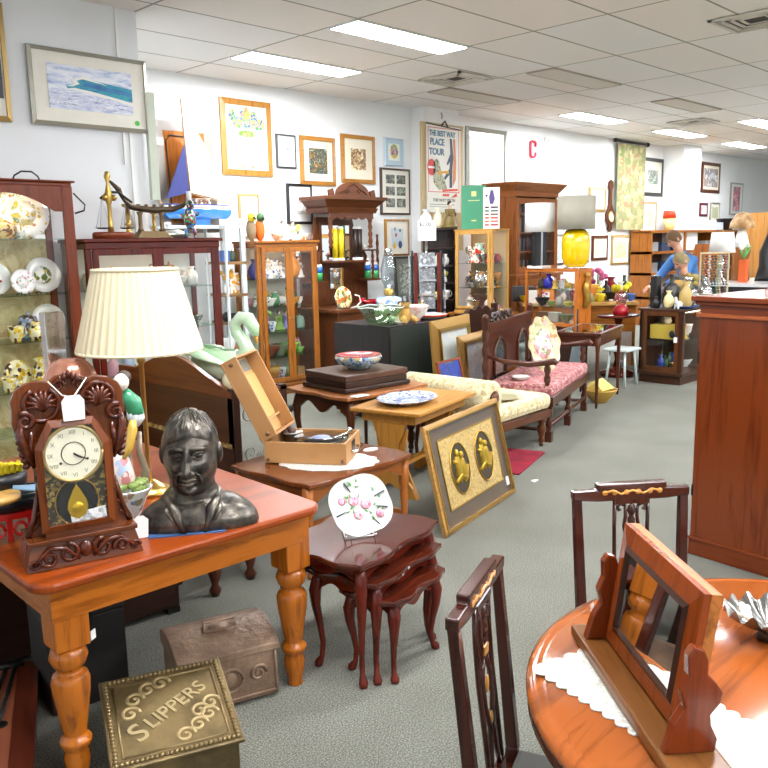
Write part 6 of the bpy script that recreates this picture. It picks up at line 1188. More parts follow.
for x in(-.12,.12):
    for y in(-.13,.13): mk('leg',M().lathe([(.018,0),(.03,.03),(.016,.06),(.034,.12),(.02,.17),(.036,.2),(.036,.28)],x,y,n=12),wood('#5a2d1a','#321409','z'),t)
# ---------------------------------------------------------------- V: long sideboard with swans
t=T('arched_sideboard','long brown wooden sideboard end with an arched top rail behind the bust','sideboard',(2.85,4.15,0))
o=[(0,.12),(0,.755)]+[(1.42*i/30,.755+.055+(.13*math.sin(PI*(min(1,max(0,(i/30-.12)/.72))))**1.3 if .12<i/30<.84 else 0)-.055*(1-min(1,i/4))) for i in range(0,31)]+[(1.42,.12)]
mk('side_board',M().prism([(1.42,.12),(0,.12),(0,.72),(1.42,.72)][::-1],0,.03,'x'),wood('#6e3d1d','#4e2811','y',.4,.25,.5),t); mk('arched_rail',M().prism([(p[0],p[1]) for p in o[1:-1]]+[(1.42,.72),(0,.72)],-.004,.034,'x'),wood('#94501f','#6a3310','y',.35,.3,.6),t,bev=.004)
mk('gilt_band',M().box(-.006,0,.02,1.40,.40,.43),spots('#a8824a',['#7a5a2a','#c9a86a'],40,.6),t)
mk('lower_board',M().box(-.003,.033,0,1.42,.12,.40),wood('#5a301a','#40200f','y'),t)
for y in(0,1.37): mk('leg',M().box(0,.05,y-.01,y+.05,0,.78),DKW['z'],t)
mk('far_leg',M().box(.38,.43,.0,.05,0,.76),DKW['z'],t); mk('far_leg',M().box(.38,.43,1.36,1.41,0,.76),DKW['z'],t)
mk('top',M().box(.0,.43,.0,1.42,.725,.75),WAL['y'],t)
g_=M();
for k in range(3): g_.spiral(.14+.11*k,.6-.13*(k%2),.02,.07,.01,1.4,.007,cw=1).spiral(.14+.11*k,.35+.1*(k%2),.02,.06,.01,1.4,.006,cw=-1)
mk('fretwork_end',g_,pl('#9a9a8c',.35,.6),t)
def swan(lab,x,y,z,k,col,rz=0):
    t=T('swan_planter',lab,'planter',(x,y,z),rz); b=M()
    b.grid(lambda u,v:(lambda a_,p:(k*(.20*math.cos(a_)*math.cos(p)+(.03 if math.cos(a_)<0 else 0)),k*.11*math.sin(a_)*math.cos(p),k*(.10+.10*math.sin(p)+.04*max(0,-math.cos(a_))*max(0,math.sin(p)))))(2*PI*u,-PI/2+PI*.78*v),28,14)
    mk('body',b,col,t)
    mk('neck',M().tube([(k*.15,0,k*.12),(k*.20,0,k*.18),(k*.17,0,k*.23),(k*.13,0,k*.28),(k*.12,0,k*.33),(k*.16,0,k*.37),(k*.21,0,k*.36),(k*.24,0,k*.31),(k*.25,0,k*.26)],[k*q for q in(.06,.05,.04,.035,.035,.038,.042,.036,.02)],12),col,t)
    mk('wing',M().tube([(k*.10,-k*.10,k*.10),(-k*.05,-k*.12,k*.16),(-k*.2,-k*.09,k*.2)],[k*.02,k*.06,k*.015],10,flat=.5),col,t); mk('wing',M().tube([(k*.10,k*.10,k*.10),(-k*.05,k*.12,k*.16),(-k*.2,k*.09,k*.2)],[k*.02,k*.06,k*.015],10,flat=.5),col,t)
    mk('beak',M().tube([(k*.25,0,k*.265),(k*.255,0,k*.22)],[k*.016,k*.006],6),pl('#d9a03a',.4),t); return t
swan('large pale green china swan planter on the arched sideboard',2.98,4.86,.90,1.15,pl('#b8dcae',.15,c2='#dff0d4',sc=5,coat=.6),-60).location=(3.13,4.70,.752)
t=T('cream_vessel','cream and yellow glazed swan tail bowl at the front corner of the arched sideboard','bowl',(3.0,4.27,.752)); mk('body',M().lathe([(0,0),(.09,0),(.12,.03),(.12,.08),(.09,.12),(.05,.13),(.0,.13)],sy=.8,n=22),pl('#efe4b8',.2,c2='#f4edd6',sc=6,coat=.6),t); mk('foot_rim',M().lathe([(.10,0),(.125,.012),(.10,.02)],sy=.8,n=22),pl('#c9a95a',.3),t)
# ---------------------------------------------------------------- coffee table + record player
t=T('serving_table','mahogany occasional table with a shaped apron carrying the record player','table',(2.82,3.27,0),3)
mk('tabletop',M().prism(wavy(-.39,.39,-.30,.31,.02),.475,.50,'z'),wood('#8a4a22','#5a2a10','x',.2,.7),t,bev=.006)
ao=[(-.38,.475)]+[(-.38+.76*i/24,.40-.03*math.cos(i*PI/6)) for i in range(25)]+[(.38,.475)]
mk('apron',M().prism(ao[::-1],-.27,-.25),wood('#a8622a','#7d3f14','x',.3,.4),t); mk('apron',M().prism(ao[::-1],.25,.27),wood('#a8622a','#7d3f14','x',.3,.4),t); mk('end_apron',M().box(.36,.38,-.25,.25,.38,.475),wood('#a8622a','#7d3f14','y',.3,.4),t); mk('end_apron',M().box(-.38,-.36,-.25,.25,.38,.475),wood('#a8622a','#7d3f14','y',.3,.4),t)
for x in(-.365,.365):
    for y in(-.26,.26): mk('leg',M().lathe([(.014,0),(.018,.02),(.014,.04),(.020,.2),(.024,.28),(.018,.30),(.028,.33),(.028,.475)],x,y,n=14),wood('#a8622a','#7d3f14','z',.3,.4),t)
mk('shelf_rail',M().box(-.36,.36,-.01,.01,.14,.17).box(-.37,-.35,-.26,.26,.14,.17).box(.35,.37,-.26,.26,.14,.17),wood('#a8622a','#7d3f14','x',.3,.4),t)
One('lace_doily','white lace runner under the record player on the serving table','cloth',M().prism([(.27*math.cos(R(q))*(1+.03*math.cos(R(q*14))),.19*math.sin(R(q))*(1+.03*math.cos(R(q*14)))) for q in range(0,360,5)],0,.003,'z'),spots('#d6d3ca',['#bfbbb0'],60,.5,.9,0),(2.80,3.21,.501),-50)
t=T('record_player','tan suitcase record player standing open with its lid up','record player',(2.55,3.44,.505),-56)
TAN=pl('#b98a58',.5,c2='#ab7a48',sc=3); TAN2=pl('#c9a26a',.5)
bw,bd,bh=.45,.34,.115
mk('case',M().box(0,bw,0,.012,0,bh).box(0,bw,bd-.012,bd,0,bh).box(0,.012,.012,bd-.012,0,bh).box(bw-.012,bw,.012,bd-.012,0,bh).box(.012,bw-.012,.012,bd-.012,0,.01),TAN,t,bev=.003)
mk('deck',M().box(.14,bw-.012,.012,bd-.012,.08,.09),pl('#b9996a',.4),t); mk('well',M().box(.012,.14,.012,bd-.012,.03,.04),BLK,t); mk('platter',M().lathe([(0,.09),(.14,.09),(.14,.105),(0,.105)],x=.27,y=.17,n=36),pl('#8a8578',.3,.6),t)
mk('tonearm',M().tube([(.40,.30,.13),(.41,.18,.13),(.36,.10,.122)],.006,6).ball((.40,.30,.12),.018),CHROME,t)
mk('side_handle',M().tube([(bw,.10,.05),(bw+.03,.11,.05),(bw+.03,.23,.05),(bw,.24,.05)],.008,6),CHROME,t); mk('side_clasp',M().box(bw,bw+.004,.13,.20,.03,.10),pl('#4a4a48',.3,.7),t)
mk('corner_stud',M().ball((.02,-.002,.02),.010).ball((bw-.02,-.002,.02),.010),pl('#6a4a34',.4),t)
for y in(.07,.27): mk('hinge',M().box(-.01,.02,y-.03,y+.03,bh-.004,bh+.012),BRASS,t)
lm=Matrix.Translation((0,0,bh)) @ Matrix.Rotation(R(-27),4,'Y')   # lid tips back to the left
l_=M(); l_.T=lm; ll=.47;lt=.085
l_.box(-lt*.0-.012,0,0,bd,0,ll).box(0,lt,0,.012,0,ll).box(0,lt,bd-.012,bd,0,ll).box(0,lt,.012,bd-.012,ll-.012,ll).box(0,lt,.012,bd-.012,0,.012)
lid=mk('lid',l_,TAN,t,bev=.003)
l_=M(); l_.T=lm; l_.box(0,.004,.012,bd-.012,.012,ll-.012); mk('lining',l_,TAN2,lid)
l_=M(); l_.T=lm; l_.prism(rrect(.03,bd-.03,.10,ll-.11,.02,3),.004,.016,'x'); mk('record_holder',l_,pl('#d9ad6c',.4),lid)
l_=M(); l_.T=lm; l_.box(.004,.010,.03,bd-.03,ll-.09,ll-.02); mk('mesh_panel',l_,pl('#8a8578',.5,c2='#6a675e',sc=60),lid)
l_=M(); l_.T=lm; l_.box(.0,.03,.012,bd-.012,.085,.095); mk('batten',l_,TAN2,lid)
l_=M(); l_.T=lm; l_.ball((lt*.5,-.002,ll-.03),.012).ball((lt*.5,-.002,.03),.012); mk('corner_stud',l_,pl('#6a4a34',.4),lid)
def toworld(ob,x,y,z): return (ob.matrix_basis@Vector((x,y,z)))
bpy.context.view_layer.update()
p=Matrix.Translation((2.55,3.44,.505))@Matrix.Rotation(R(-56),4,'Z')
q=p@Vector((.27,.17,.106)); t2=T('vinyl_record','black vinyl record with a blue and white label on the turntable','record',tuple(q)); mk('disc',M().lathe([(0,0),(.15,0),(.15,.003),(0,.003)],n=56),pl('#1a1a1a',.16,coat=.7),t2); mk('centre_label',M().lathe([(0,.003),(.05,.003),(.05,.0036),(0,.0036)],n=32),art(['#e9ecf2','#5f74b8','#dfe3ec'],30,2),t2)
q=p@Vector((.07,.25,.116)); t2=T('small_dish','little white dish with a brown animal ornament on the back corner of the record player','dish',(q.x+.03,q.y+.02,.505+.085)); mk('dish_body',M().lathe([(0,0),(.03,0),(.06,.02),(.062,.025),(.05,.02),(0,.01)],n=22),CHINA,t2); mk('ornament',M().ball((0,0,.03),(.03,.02,.02)).ball((-.03,0,.055),.018).ball((-.05,.01,.035),(.02,.02,.02)),pl('#5a3a30',.4),t2)
One('lead_tag','white paper scrap on the right corner of the serving table','paper',M().prism(circ(.05,14,0,0,.6),0,.003,'z'),WHT,(3.13,3.22,.501))
# ---------------------------------------------------------------- nest of tables
def nest(lab,x,y,w,d,h,rz=0,gr=None):
    t=T('nesting_table',lab,'side table',(x,y,0),rz)
    mk('tabletop',M().prism(wavy(-w/2,w/2,-d/2,d/2,.022,32),h-.022,h,'z'),wood('#5a2213','#34110a','x',.14,.9),t,bev=.006)
    o=lambda a:[(-a,h-.022)]+[(-a+2*a*i/24,h-.075-.014*math.cos(i*PI/6)) for i in range(25)]+[(a,h-.022)]
    a=w/2-.045;b=d/2-.04
    mk('apron',M().prism(o(a)[::-1],-b-.008,-b+.006),CHE['x'],t); mk('apron',M().prism(o(a)[::-1],b-.006,b+.008),CHE['x'],t)
    mk('end_apron',M().prism(o(b),-a-.008,-a+.006,'x'),CHE['y'],t); mk('end_apron',M().prism(o(b),a-.006,a+.008,'x'),CHE['y'],t)
    for sx in(-1,1):
        for sy in(-1,1): mk('leg',cabriole(M(),sx*a,sy*b,sx*.8,sy*.8,h-.03,.85),CHE['z'],t)
    return t
nest('largest glossy mahogany nesting table with cabriole legs, carrying the rose plate',2.155,2.295,.575,.42,.50,11.7)
nest('middle sized mahogany nesting table, half pulled out from under the largest one',2.175,2.225,.49,.34,.42,11.7)
nest('smallest mahogany nesting table at the front of the nest',2.185,2.135,.385,.26,.345,11.7)
t=T('rose_plate','lobed white porcelain plate painted with pink roses on a white wire stand','plate',(2.14,2.27,.502),-32)
def rp(u,v,o_=0):
    th=2*PI*u; r=.118*v*(1+.10*abs(math.cos(2*th+.5))**1.5*v-.03); return (r*math.cos(th)*1.08,r*math.sin(th),.018*v*v-o_)
Tm=Matrix.Translation((0,0,.125)) @ Matrix.Rotation(R(15),4,'Y') @ Matrix.Rotation(R(72),4,'X')
b=M(); b.T=Tm; b.grid(lambda u,v:rp(u,v),72,8); b.grid(lambda u,v:rp(1-u,v,.006),72,8); mk('dish_body',b,pl('#e2e2dc',.12,coat=.6),t)
for k,(cx,cy,r_) in enumerate(((-.03,.01,.022),(.022,.008,.022),(.0,-.04,.021),(-.078,.0,.016),(.085,-.02,.017))):
    b=M(); b.T=Tm; z=.0035+.018*((cx*cx+cy*cy)/.0139); b.lathe([(0,z+.003),(r_*.6,z+.0025),(r_,z+.0005),(r_,z-.001)],cx,cy,n=14); mk('painted_rose',b,spots('#eba6b8',['#d9708c','#f4cdd6'],90,.6),t)
b=M(); b.T=Tm; rr=random.Random(2)
for k in range(26):
    a_=rr.uniform(0,6.28); r_=rr.uniform(.02,.095); cx,cy=r_*math.cos(a_),r_*math.sin(a_); z=.004+.018*((cx*cx+cy*cy)/.0139); d_=rr.uniform(0,3); b.tube([(cx,cy,z),(cx+.014*math.cos(d_),cy+.014*math.sin(d_),z+.001)],[.004,.002],5,flat=.3)
mk('painted_leaves',b,pl('#6fae5e',.3),t)
for a_ in (40,140,215,325,5): 
    b=M(); b.T=Tm; c_,s_=math.cos(R(a_)),math.sin(R(a_)); b.tube([(c_*.065,s_*.065,.011),(c_*.11,s_*.11,.019)],[.002,.0035],5); mk('dark_stroke',b,pl('#2c3a3f',.3),t)
mk('plate_stand',M().tube([(-.07,-.06,.02),(-.07,-.03,.004),(-.06,.07,.004),(-.05,.04,.12)],.003,5).tube([(.05,-.06,.02),(.05,-.03,.004),(.05,.07,.004),(-.06,.07,.004)],.003,5).tube([(-.07,-.03,.004),(.05,-.03,.004)],.003,5).tube([(-.04,-.045,.07),(-.045,-.03,.004)],.003,5),WHT,t)
# ---------------------------------------------------------------- table R with wooden case and bowl
t=T('shaped_table','brown shaped top table carrying a dark wooden case, between record player and dark chest','table',(4.12,4.38,0),-2)
mk('tabletop',M().prism(wavy(-.38,.42,-.34,.36,.025),.58,.605,'z'),wood('#a5683a','#7a4420','x',.3,.5),t,bev=.005)
ao=[(-.33,.58)]+[(-.33+.70*i/24,.49-.035*math.cos(i*PI/6)) for i in range(25)]+[(.37,.58)]
mk('apron',M().prism(ao[::-1],-.31,-.29),WAL['x'],t); mk('apron',M().prism(ao[::-1],.29,.31),WAL['x'],t); ae=[(-.30,.58)]+[(-.30+.60*i/24,.49-.035*math.cos(i*PI/6)) for i in range(25)]+[(.30,.58)]
mk('end_apron',M().prism(ae,-.34,-.32,'x'),WAL['y'],t); mk('end_apron',M().prism(ae,.36,.38,'x'),WAL['y'],t)
for x in(-.31,.35):
    for y in(-.29,.29): mk('leg',cabriole(M(),x,y,math.copysign(.8,x),math.copysign(.8,y),.57,1.1),WAL['z'],t)
t=T('wooden_case','dark wooden canteen case on the shaped table','box',(4.16,4.40,.607),-4)
mk('base_moulding',M().box(-.33,.30,-.26,.26,0,.035),DKW['x'],t,bev=.010); mk('body',M().box(-.31,.28,-.24,.24,.035,.075),DKW['x'],t,bev=.004); mk('lid',M().box(-.315,.285,-.245,.245,.078,.125),wood('#5f4030','#3f2a20','x',.4,.2),t,bev=.008)
kn('box','small folded white paper on the front edge of the shaped table',3.84,4.05,.607,.004,WHT,w=.12)
t=T('painted_bowl','round blue and white painted bowl with a red inside on the dark wooden case','bowl',(4.15,4.38,.733)); mk('bowl_body',M().lathe([(0,0),(.08,0),(.09,.015),(.15,.045),(.178,.085),(.168,.105),(.160,.105),(.165,.085),(.14,.05),(0,.03)],n=36),spots('#8fa0a8',['#e6e8e0','#3f5a8a','#c9a04a','#5f7f6a'],28,.6),t); mk('red_rim',M().lathe([(.168,.100),(.172,.107),(.158,.107),(.14,.06),(0,.035)],n=36),pl('#a83a3a',.25,coat=.4),t)
# ---------------------------------------------------------------- oak trestle table + plate
TO=dict((q,wood('#c48a3c','#a06a26',q,.35,.35)) for q in 'xyz')
t=T('trestle_table','small golden oak trestle table carrying the blue and white platter','table',(4.03,3.72,0),14)
mk('tabletop',M().box(-.40,.46,-.26,.26,.565,.59),TO['x'],t,bev=.006); mk('frieze',M().box(-.34,.40,-.20,.20,.50,.565),TO['x'],t)
for x in(-.32,.36):
    lo=[(-.13,.50),(-.10,.42),(-.07,.36),(-.065,.28),(-.10,.16),(-.17,.07),(-.20,.0),(-.14,.0),(-.08,.05),(0,.09),(.08,.05),(.14,0),(.20,0),(.17,.07),(.10,.16),(.065,.28),(.07,.36),(.10,.42),(.13,.50)]
    mk('trestle_end',M().prism(lo[::-1],x-.014,x+.014,'x'),TO['z'],t,bev=.003)
    mk('carved_leg',M().prism([(-.20,0),(-.14,0),(-.05,.2),(-.04,.3),(-.08,.45),(-.12,.45),(-.10,.30),(-.12,.18)],x+.014,x+.034,'x').prism([(.20,0),(.14,0),(.05,.2),(.04,.3),(.08,.45),(.12,.45),(.10,.30),(.12,.18)][::-1],x+.014,x+.034,'x'),TO['z'],t)
mk('stretcher',M().box(-.32,.36,-.03,.03,.17,.19),TO['x'],t)
t=T('blue_platter','large oval blue and white transferware platter on the trestle table','plate',(3.95,3.70,.592),14)
mk('dish_body',M().lathe([(0,0),(.14,0),(.16,.01),(.205,.03),(.215,.036),(.20,.036),(.15,.018),(0,.012)],sx=1.15,sy=.9,n=44),spots('#cdd3de',['#32489a','#5c72b8','#8fa0d0'],30,.5),t)
mk('blue_scene',M().lathe([(0,.0125),(.12,.0125),(.135,.0155),(.0,.0150)],sx=1.15,sy=.9,n=30),art(['#5a70b0','#dfe5f0','#32489a','#9fb0d8','#e6eaf2'],22,3),t)
# ---------------------------------------------------------------- gold picture leaning
t=T('framed_artwork','gold and brown framed relief picture with two oval medallions, leaning on the trestle table','picture',(3.83,2.98,0),12.5)
GF=wood('#b58a4e','#8a6230','x',.35,.5); w,h=.99,.64
G0=M(); frame_bars(G0,w,h,.028,.03,.8); G1=M(); frame_bars(G1.at(0,-.026,.02),w-.04,h-.04,.01,.008,1)
tb=R(-12.5)
t.rotation_euler=(R(-13),0,R(12.5))
mk('frame',G0,GF,t,bev=.001); mk('gilt_slip',G1,GOLD,t)
mk('brown_mat',M().box(-w/2+.02,w/2-.02,-.012,-.002,.02,h-.02),pl('#57483a',.3,coat=.5),t)
G2=M(); frame_bars(G2.at(0,-.012,.115),.74,.42,.008,.006,1); mk('gilt_border',G2,GOLD,t)
mk('gold_panel',M().box(-.365,.365,-.016,-.012,.12,.53),spots('#b99c5c',['#ab8b4e','#c6aa6c','#9c7e45'],70,.6,.35),t)
for cx in(-.165,.165):
    e_=mk('medallion',M().prism(circ(.115,36,cx,.325,1.35),-.019,-.016),pl('#3a2f1c',.4),t)
    mk('medallion_rim',M().tube([(cx+.116*math.cos(R(q)),-.020,.325+.156*math.sin(R(q))) for q in range(0,361,10)],.005,6),GOLD,t)
    f_=M().ball((cx-.02,-.02,.33),(.035,.015,.09)).ball((cx+.035,-.02,.31),(.035,.015,.08)).ball((cx-.02,-.024,.42),(.02,.014,.024)).ball((cx+.03,-.024,.40),(.02,.014,.022)).tube([(cx-.08,-.02,.25),(cx-.02,-.024,.29),(cx+.05,-.02,.25),(cx+.08,-.02,.33)],.014,6).tube([(cx-.07,-.02,.38),(cx-.03,-.024,.36),(cx-.06,-.02,.29)],.012,6)
    mk('relief_figures',f_,pl('#b8962e',.35,.6),e_)
mk('sticker_tag',M().box(.40,.435,-.020,-.014,.07,.125),WHT,t)
# ---------------------------------------------------------------- chaise
FAB=spots('#d9cca6',['#c6b488','#cfc096','#b5a276'],30,.75,.95,0)
t=T('chaise','cream upholstered chaise longue with turned legs behind the leaning gold picture','chaise longue',(4.60,3.54,0),3)
L=.93;D_=.80
mk('seat_rail',M().box(.0,L,.0,.03,.24,.31).box(0,L,D_-.03,D_,.24,.31).box(L-.03,L,0,D_,.24,.31).box(0,.03,0,D_,.24,.31),WAL['x'],t,bev=.006)
sc_=M().box(.0,L+.01,-.01,D_+.01,.31,.44); mk('seat_upholstery',sc_,FAB,t,bev=.05)
mk('scroll_end',M().tube([(.10,-.005,.52),(.10,.01,.52),(.10,D_-.01,.52),(.10,D_+.005,.52)],[.10,.13,.13,.10],20).box(.02,.22,.01,D_-.01,.40,.52),FAB,t)
boss=mk('scroll_boss',M().lathe([(0,0),(.05,0),(.06,.01),(.03,.03),(0,.035)],n=18).at(),WAL['x'],t); boss.rotation_euler=(R(90),0,0); boss.location=(.10,-.005,.52)
for x in(.06,L-.06):
    for y in(.05,D_-.05): mk('leg',M().lathe([(.014,.03),(.026,.05),(.018,.08),(.036,.13),(.038,.16),(.022,.19),(.034,.21),(.034,.25)],x,y,n=16).ball((x,y,.02),.020,10,8),WAL['z'],t)
kn('dish','round cream metal rimmed plate lying on the chaise seat behind the gold picture',5.05,3.74,.442,.02,pl('#b8ae8a',.3,.3),w=.30)
One('red_rug','small bright red rug on the carpet under the front of the chaise','rug',M().prism(rrect(-.34,.34,-.22,.22,.01,2),0,.010,'z'),pl('#9c1230',.9,c2='#7a0c24',sc=6),(4.92,3.60,0),18)
t=T('paper_scrap','tiny white scrap of paper on the carpet beside the red rug','paper',(4.62,3.12,0)); mk('scrap',M().hexa([(-.03,-.015,0),(.03,-.01,0),(.03,.015,0),(-.02,.02,0)],[(-.03,-.015,.004),(.03,-.01,.006),(.03,.015,.004),(-.02,.02,.006)]),WHT,t)
t=T('tall_black_vase','black ebonised plant stand in the shadow behind the record player','stand',(3.52,4.62,0)); mk('top',M().lathe([(0,.48),(.15,.48),(.15,.50),(0,.50)],n=20),BLK,t); mk('column',M().lathe([(.03,.05),(.05,.2),(.02,.35),(.06,.48)],n=12),BLK,t); mk('foot',M().lathe([(0,0),(.14,0),(.05,.05),(0,.05)],n=18),BLK,t)
# ---------------------------------------------------------------- round table and mirror
CHT=wood('#a65a28','#7d4018','x',.16,.9,.7)
t=T('round_table','round polished cherry pedestal table at the bottom right with a moulded edge','table',(1.67,.42,0))
mk('tabletop',M().lathe([(0,.712),(.57,.712),(.585,.718),(.60,.728),(.600,.738),(.590,.745),(.575,.748),(.565,.746),(.560,.75),(0,.75)],n=96),CHT,t); mk('edge_moulding',M().lathe([(.565,.712),(.59,.712),(.597,.700),(.585,.690),(.565,.690)],n=96),wood('#6a2f16','#4a1c0c','x',.2,.6),t)
mk('pedestal',M().lathe([(0,.30),(.05,.30),(.09,.32),(.10,.36),(.05,.42),(.045,.55),(.07,.62),(.11,.68),(.14,.69),(.14,.712)],n=28),CHE['z'],t)
for k in range(3):
    a_=R(20+120*k); c_,s_=math.cos(a_),math.sin(a_); mk('foot',M().tube([(.05*c_,.05*s_,.36),(.18*c_,.18*s_,.34),(.32*c_,.32*s_,.18),(.42*c_,.42*s_,.05),(.48*c_,.48*s_,.025)],[.035,.034,.028,.022,.025],10),CHE['x'],t)
# lace runner
def lace(t0,p0,p1,w,n=13):
    p0=Vector(p0);p1=Vector(p1);d=(p1-p0);L_=d.length;d.normalize();nn=Vector((-d.y,d.x,0)); o=[]
    def sc(a,b,m):
        r=[]
        for i in range(m*6): q=i/(m*6); pt=a.lerp(b,q); e=(b-a).normalized(); out=Vector((e.y,-e.x,0)); r.append(pt+out*.012*abs(math.sin(PI*q*m)))
        return r
    c=[p0-nn*w/2,p1-nn*w/2,p1+nn*w/2,p0+nn*w/2]
    for k,m_ in ((0,n),(1,5),(2,n),(3,5)): o+=sc(c[k],c[(k+1)%4],m_)
    return [(q.x,q.y) for q in o]
o=lace(0,(1.455,.885,0),(1.30,.27,0),.20,20)
LACE=spots('#d9d6cd',['#bdb8ab','#c9c4b8'],110,.55,.9,0)
One('lace_runner','white lace runner with a scalloped edge lying under the toilet mirror','cloth',M().prism(o,0,.002,'z'),LACE,(0,0,.7515))
t=T('toilet_mirror','swing toilet mirror in a thick orange wood frame standing on the round table','mirror',(1.404,.697,.754),-130.8)
MW=dict((q,wood('#a84e1c','#7d330f',q,.22,.6)) for q in 'xyz'); MW2=wood('#8f5a2c','#6a3c18','x',.3,.5)
mk('base',M().box(-.27,.30,-.055,.055,0,.026),MW2,t,bev=.006)
for s,x in((-1,-.202),(1,.212)):
    po=[(-.045,.026),(.045,.026),(.048,.05),(.036,.075),(.034,.095),(.050,.115),(.054,.135),(.040,.155),(.026,.170),(.026,.195),(.018,.215),(.0,.220),(-.010,.205),(-.008,.17),(-.020,.14),(-.012,.11),(-.030,.08)]
    mk('scroll_post',M().prism([(a_,b_) for a_,b_ in po],x-.011,x+.011,'x'),wood('#8f3d16','#642409','z',.22,.6),t,bev=.003)
fr_=M(); fw=.045; W_,H_=.366,.265
frame_bars(fr_.at(0,.012,0),W_,H_,fw,.020,.75); back=M().box(-W_/2,W_/2,-.001,.006,0,H_)
f0=mk('swing_frame',fr_,MW['z'],t,bev=.001); f0.location=(0,.0,.033); f0.rotation_euler=(R(-7.6),0,0)
mk('frame_side',M().box(-W_/2,W_/2,.010,.030,0,H_),wood('#b8743a','#8a4f20','x',.3,.4),f0)
mk('inner_moulding',frame_bars(M().at(0,-.004,fw-.008),W_-2*fw+.016,H_-2*fw+.016,.010,.009,.4),wood('#4a2412','#2e140a','x'),f0)
mk('mirror_glass',M().box(-W_/2+fw-.003,W_/2-fw+.003,-.006,-.003,fw-.003,H_-fw+.003),MIR,f0)
One('price_tag','white tag with a green dot hanging at the left side of the toilet mirror','tag',M().prism([(-.011,-.04),(.011,-.04),(.011,-.005),(0,.004),(-.011,-.005)],0,.001).prism(circ(.006,10,0,-.032),-.0008,0),WHT,(1.545,.885,.842),-126.9)
t=T('silver_shell','silver shell shaped dish with little beads at the right edge of the round table','dish',(1.83,.60,.752),25)
def shl(u,v):
    a_=-.2+ (PI+.4)*u; r=.10*v; z=.02+.045*v*v*(1+.25*math.cos(14*a_)); return (r*math.cos(a_)*.8,r*math.sin(a_),z)
mk('shell',M().grid(shl,60,8),pl('#9f9e9a',.22,.9),t); mk('foot',M().lathe([(0,0),(.03,0),(.02,.02),(0,.025)],n=16),pl('#4a4038',.3,.6),t); b=M()
for k in range(6): b.ball((-.05+.012*k,.05+.01*(k%2),.065),.009,8,6)
mk('pearl_bead',b,pl('#efe6d2',.2),t)
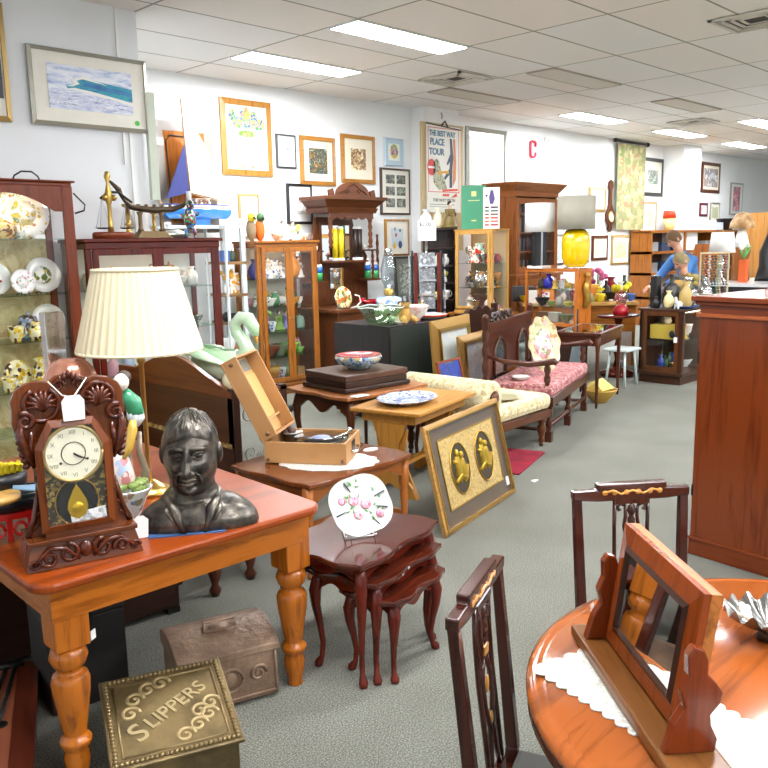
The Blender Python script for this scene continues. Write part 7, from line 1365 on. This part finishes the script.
# ---------------------------------------------------------------- inlaid chairs
INL=pl('#d9933a',.3,coat=.5)
def inlaid(lab,x,y,rz):
    t=T('dining_chair',lab,'chair',(x,y,0),rz); CM=dict((q,wood('#4a1f14','#2a100a',q,.18,.8)) for q in 'xyz')
    w=.175; top=.90
    for s in(-1,1):
        mk('back_post',M().hexa([(s*(w-.03)-.014,.02,0),(s*(w-.03)+.014,.02,0),(s*(w-.03)+.014,.05,0),(s*(w-.03)-.014,.05,0)],[(s*(w-.02)-.015,-.015,.44),(s*(w-.02)+.015,-.015,.44),(s*(w-.02)+.015,.015,.44),(s*(w-.02)-.015,.015,.44)]).hexa([(s*(w-.02)-.015,-.015,.44),(s*(w-.02)+.015,-.015,.44),(s*(w-.02)+.015,.015,.44),(s*(w-.02)-.015,.015,.44)],[(s*(w-.008)-.013,.035,top),(s*(w-.008)+.013,.035,top),(s*(w-.008)+.013,.058,top),(s*(w-.008)-.013,.058,top)]),CM['z'],t,bev=.003)
        mk('leg',M().hexa([(s*.17-.012,-.36,0),(s*.17+.012,-.36,0),(s*.17+.012,-.336,0),(s*.17-.012,-.336,0)],[(s*.175-.018,-.366,.42),(s*.175+.018,-.366,.42),(s*.175+.018,-.33,.42),(s*.175-.018,-.33,.42)]),CM['z'],t,bev=.002)
    cr=[(-.182,.885),(-.182,.912),(-.108,.914),(-.108,.932),(.108,.932),(.108,.914),(.182,.912),(.182,.885),(.108,.878),(-.108,.878)]
    c_=mk('crest_rail',M().prism(cr,.030,.060),CM['x'],t,bev=.004)
    g=M().tube([(-.085,.029,.905),(-.06,.028,.912),(-.035,.029,.899),(0,.028,.910),(.035,.029,.899),(.06,.028,.912),(.085,.029,.905)],.0035,5)
    for q in(-.085,-.055,-.018,.018,.055,.085): g.ball((q,.029,.905),(.009,.002,.008),8,6)
    mk('inlay',g,INL,c_)
    sp=M()
    for s in(-1,1):
        sp.tube([(s*.052,.036,.88),(s*.052,.034,.80),(s*.052,.026,.70),(s*.050,.012,.58),(s*.05,.0,.47)],.0065,6)
        sp.tube([(s*.020,.034,.862),(s*.036,.033,.868),(s*.044,.033,.858),(s*.040,.033,.848),(s*.034,.033,.852)],.005,6)
        sp.tube([(s*.020,.034,.862),(s*.018,.033,.83),(s*.022,.032,.80),(s*.018,.03,.77),(s*.008,.03,.75)],[.004,.006,.006,.006,.004],6)
        sp.tube([(s*.01,.03,.75),(s*.030,.025,.70),(s*.030,.018,.64),(s*.008,.012,.58),(s*.02,.006,.52),(s*.035,0,.47)],.0065,6)
    sp.box(-.054,.054,.028,.040,.868,.885).box(-.022,.022,.026,.036,.75,.775).box(-.055,.055,-.008,.008,.44,.475)
    sp.lathe([(.004,.78),(.010,.80),(.012,.82),(.006,.83),(.014,.845),(.010,.862),(0,.868)],0,.033,n=10)
    s_=mk('splat',sp,CM['z'],t)
    mk('splat_inlay',M().box(-.014,.014,.0225,.026,.752,.773),INL,s_); mk('splat_inlay',M().ball((0,.022,.68),(.010,.004,.022)),INL,s_); mk('splat_inlay',M().ball((0,.012,.60),(.008,.004,.018)),INL,s_)
    mk('seat_rail',M().box(-.17,.17,-.36,-.335,.36,.405).box(-.155,.155,-.012,.012,.36,.405).box(-.182,-.16,-.35,0,.36,.405).box(.16,.182,-.35,0,.36,.405),CM['x'],t)
    mk('seat',M().box(-.165,.165,-.365,-.012,.405,.43),pl('#4c4a44',.8),t,bev=.015)
    return t
inlaid('dark inlaid dining chair beyond the round table, facing the viewer behind the toilet mirror',2.165,1.105,-38.5)
inlaid('dark inlaid dining chair at the left side of the round table, seen edge on',1.350,1.005,22)
# ---------------------------------------------------------------- camera, light, view
cam=bpy.data.cameras.new('camera'); co=bpy.data.objects.new('camera',cam); C.objects.link(co); bpy.context.scene.camera=co
yaw,pit,rol=.7896,-.1707,-.0193
cy,sy,cp,sp_=math.cos(yaw),math.sin(yaw),math.cos(pit),math.sin(pit)
fw_=Vector((sy*cp,cy*cp,sp_)); r0=Vector((cy,-sy,0)); u0=r0.cross(fw_); rr_=r0*math.cos(rol)+u0*math.sin(rol); uu=-r0*math.sin(rol)+u0*math.cos(rol)
mt=Matrix((rr_,uu,-fw_)).transposed().to_4x4(); mt.translation=Vector((0,0,1.65)); co.matrix_world=mt
cam.sensor_width=36; cam.lens=36*815.4/768; cam.clip_start=.02; cam.clip_end=200
wd=bpy.data.worlds.new('w'); bpy.context.scene.world=wd; wd.use_nodes=True; wd.node_tree.nodes['Background'].inputs[0].default_value=(.88,.95,1,1); wd.node_tree.nodes['Background'].inputs[1].default_value=.75
sc_=bpy.context.scene; sc_.cycles.transparent_max_bounces=32; sc_.view_settings.view_transform='Standard'; sc_.view_settings.look='None'; sc_.view_settings.gamma=1; sc_.view_settings.use_curve_mapping=False; sc_.view_settings.exposure=0.78
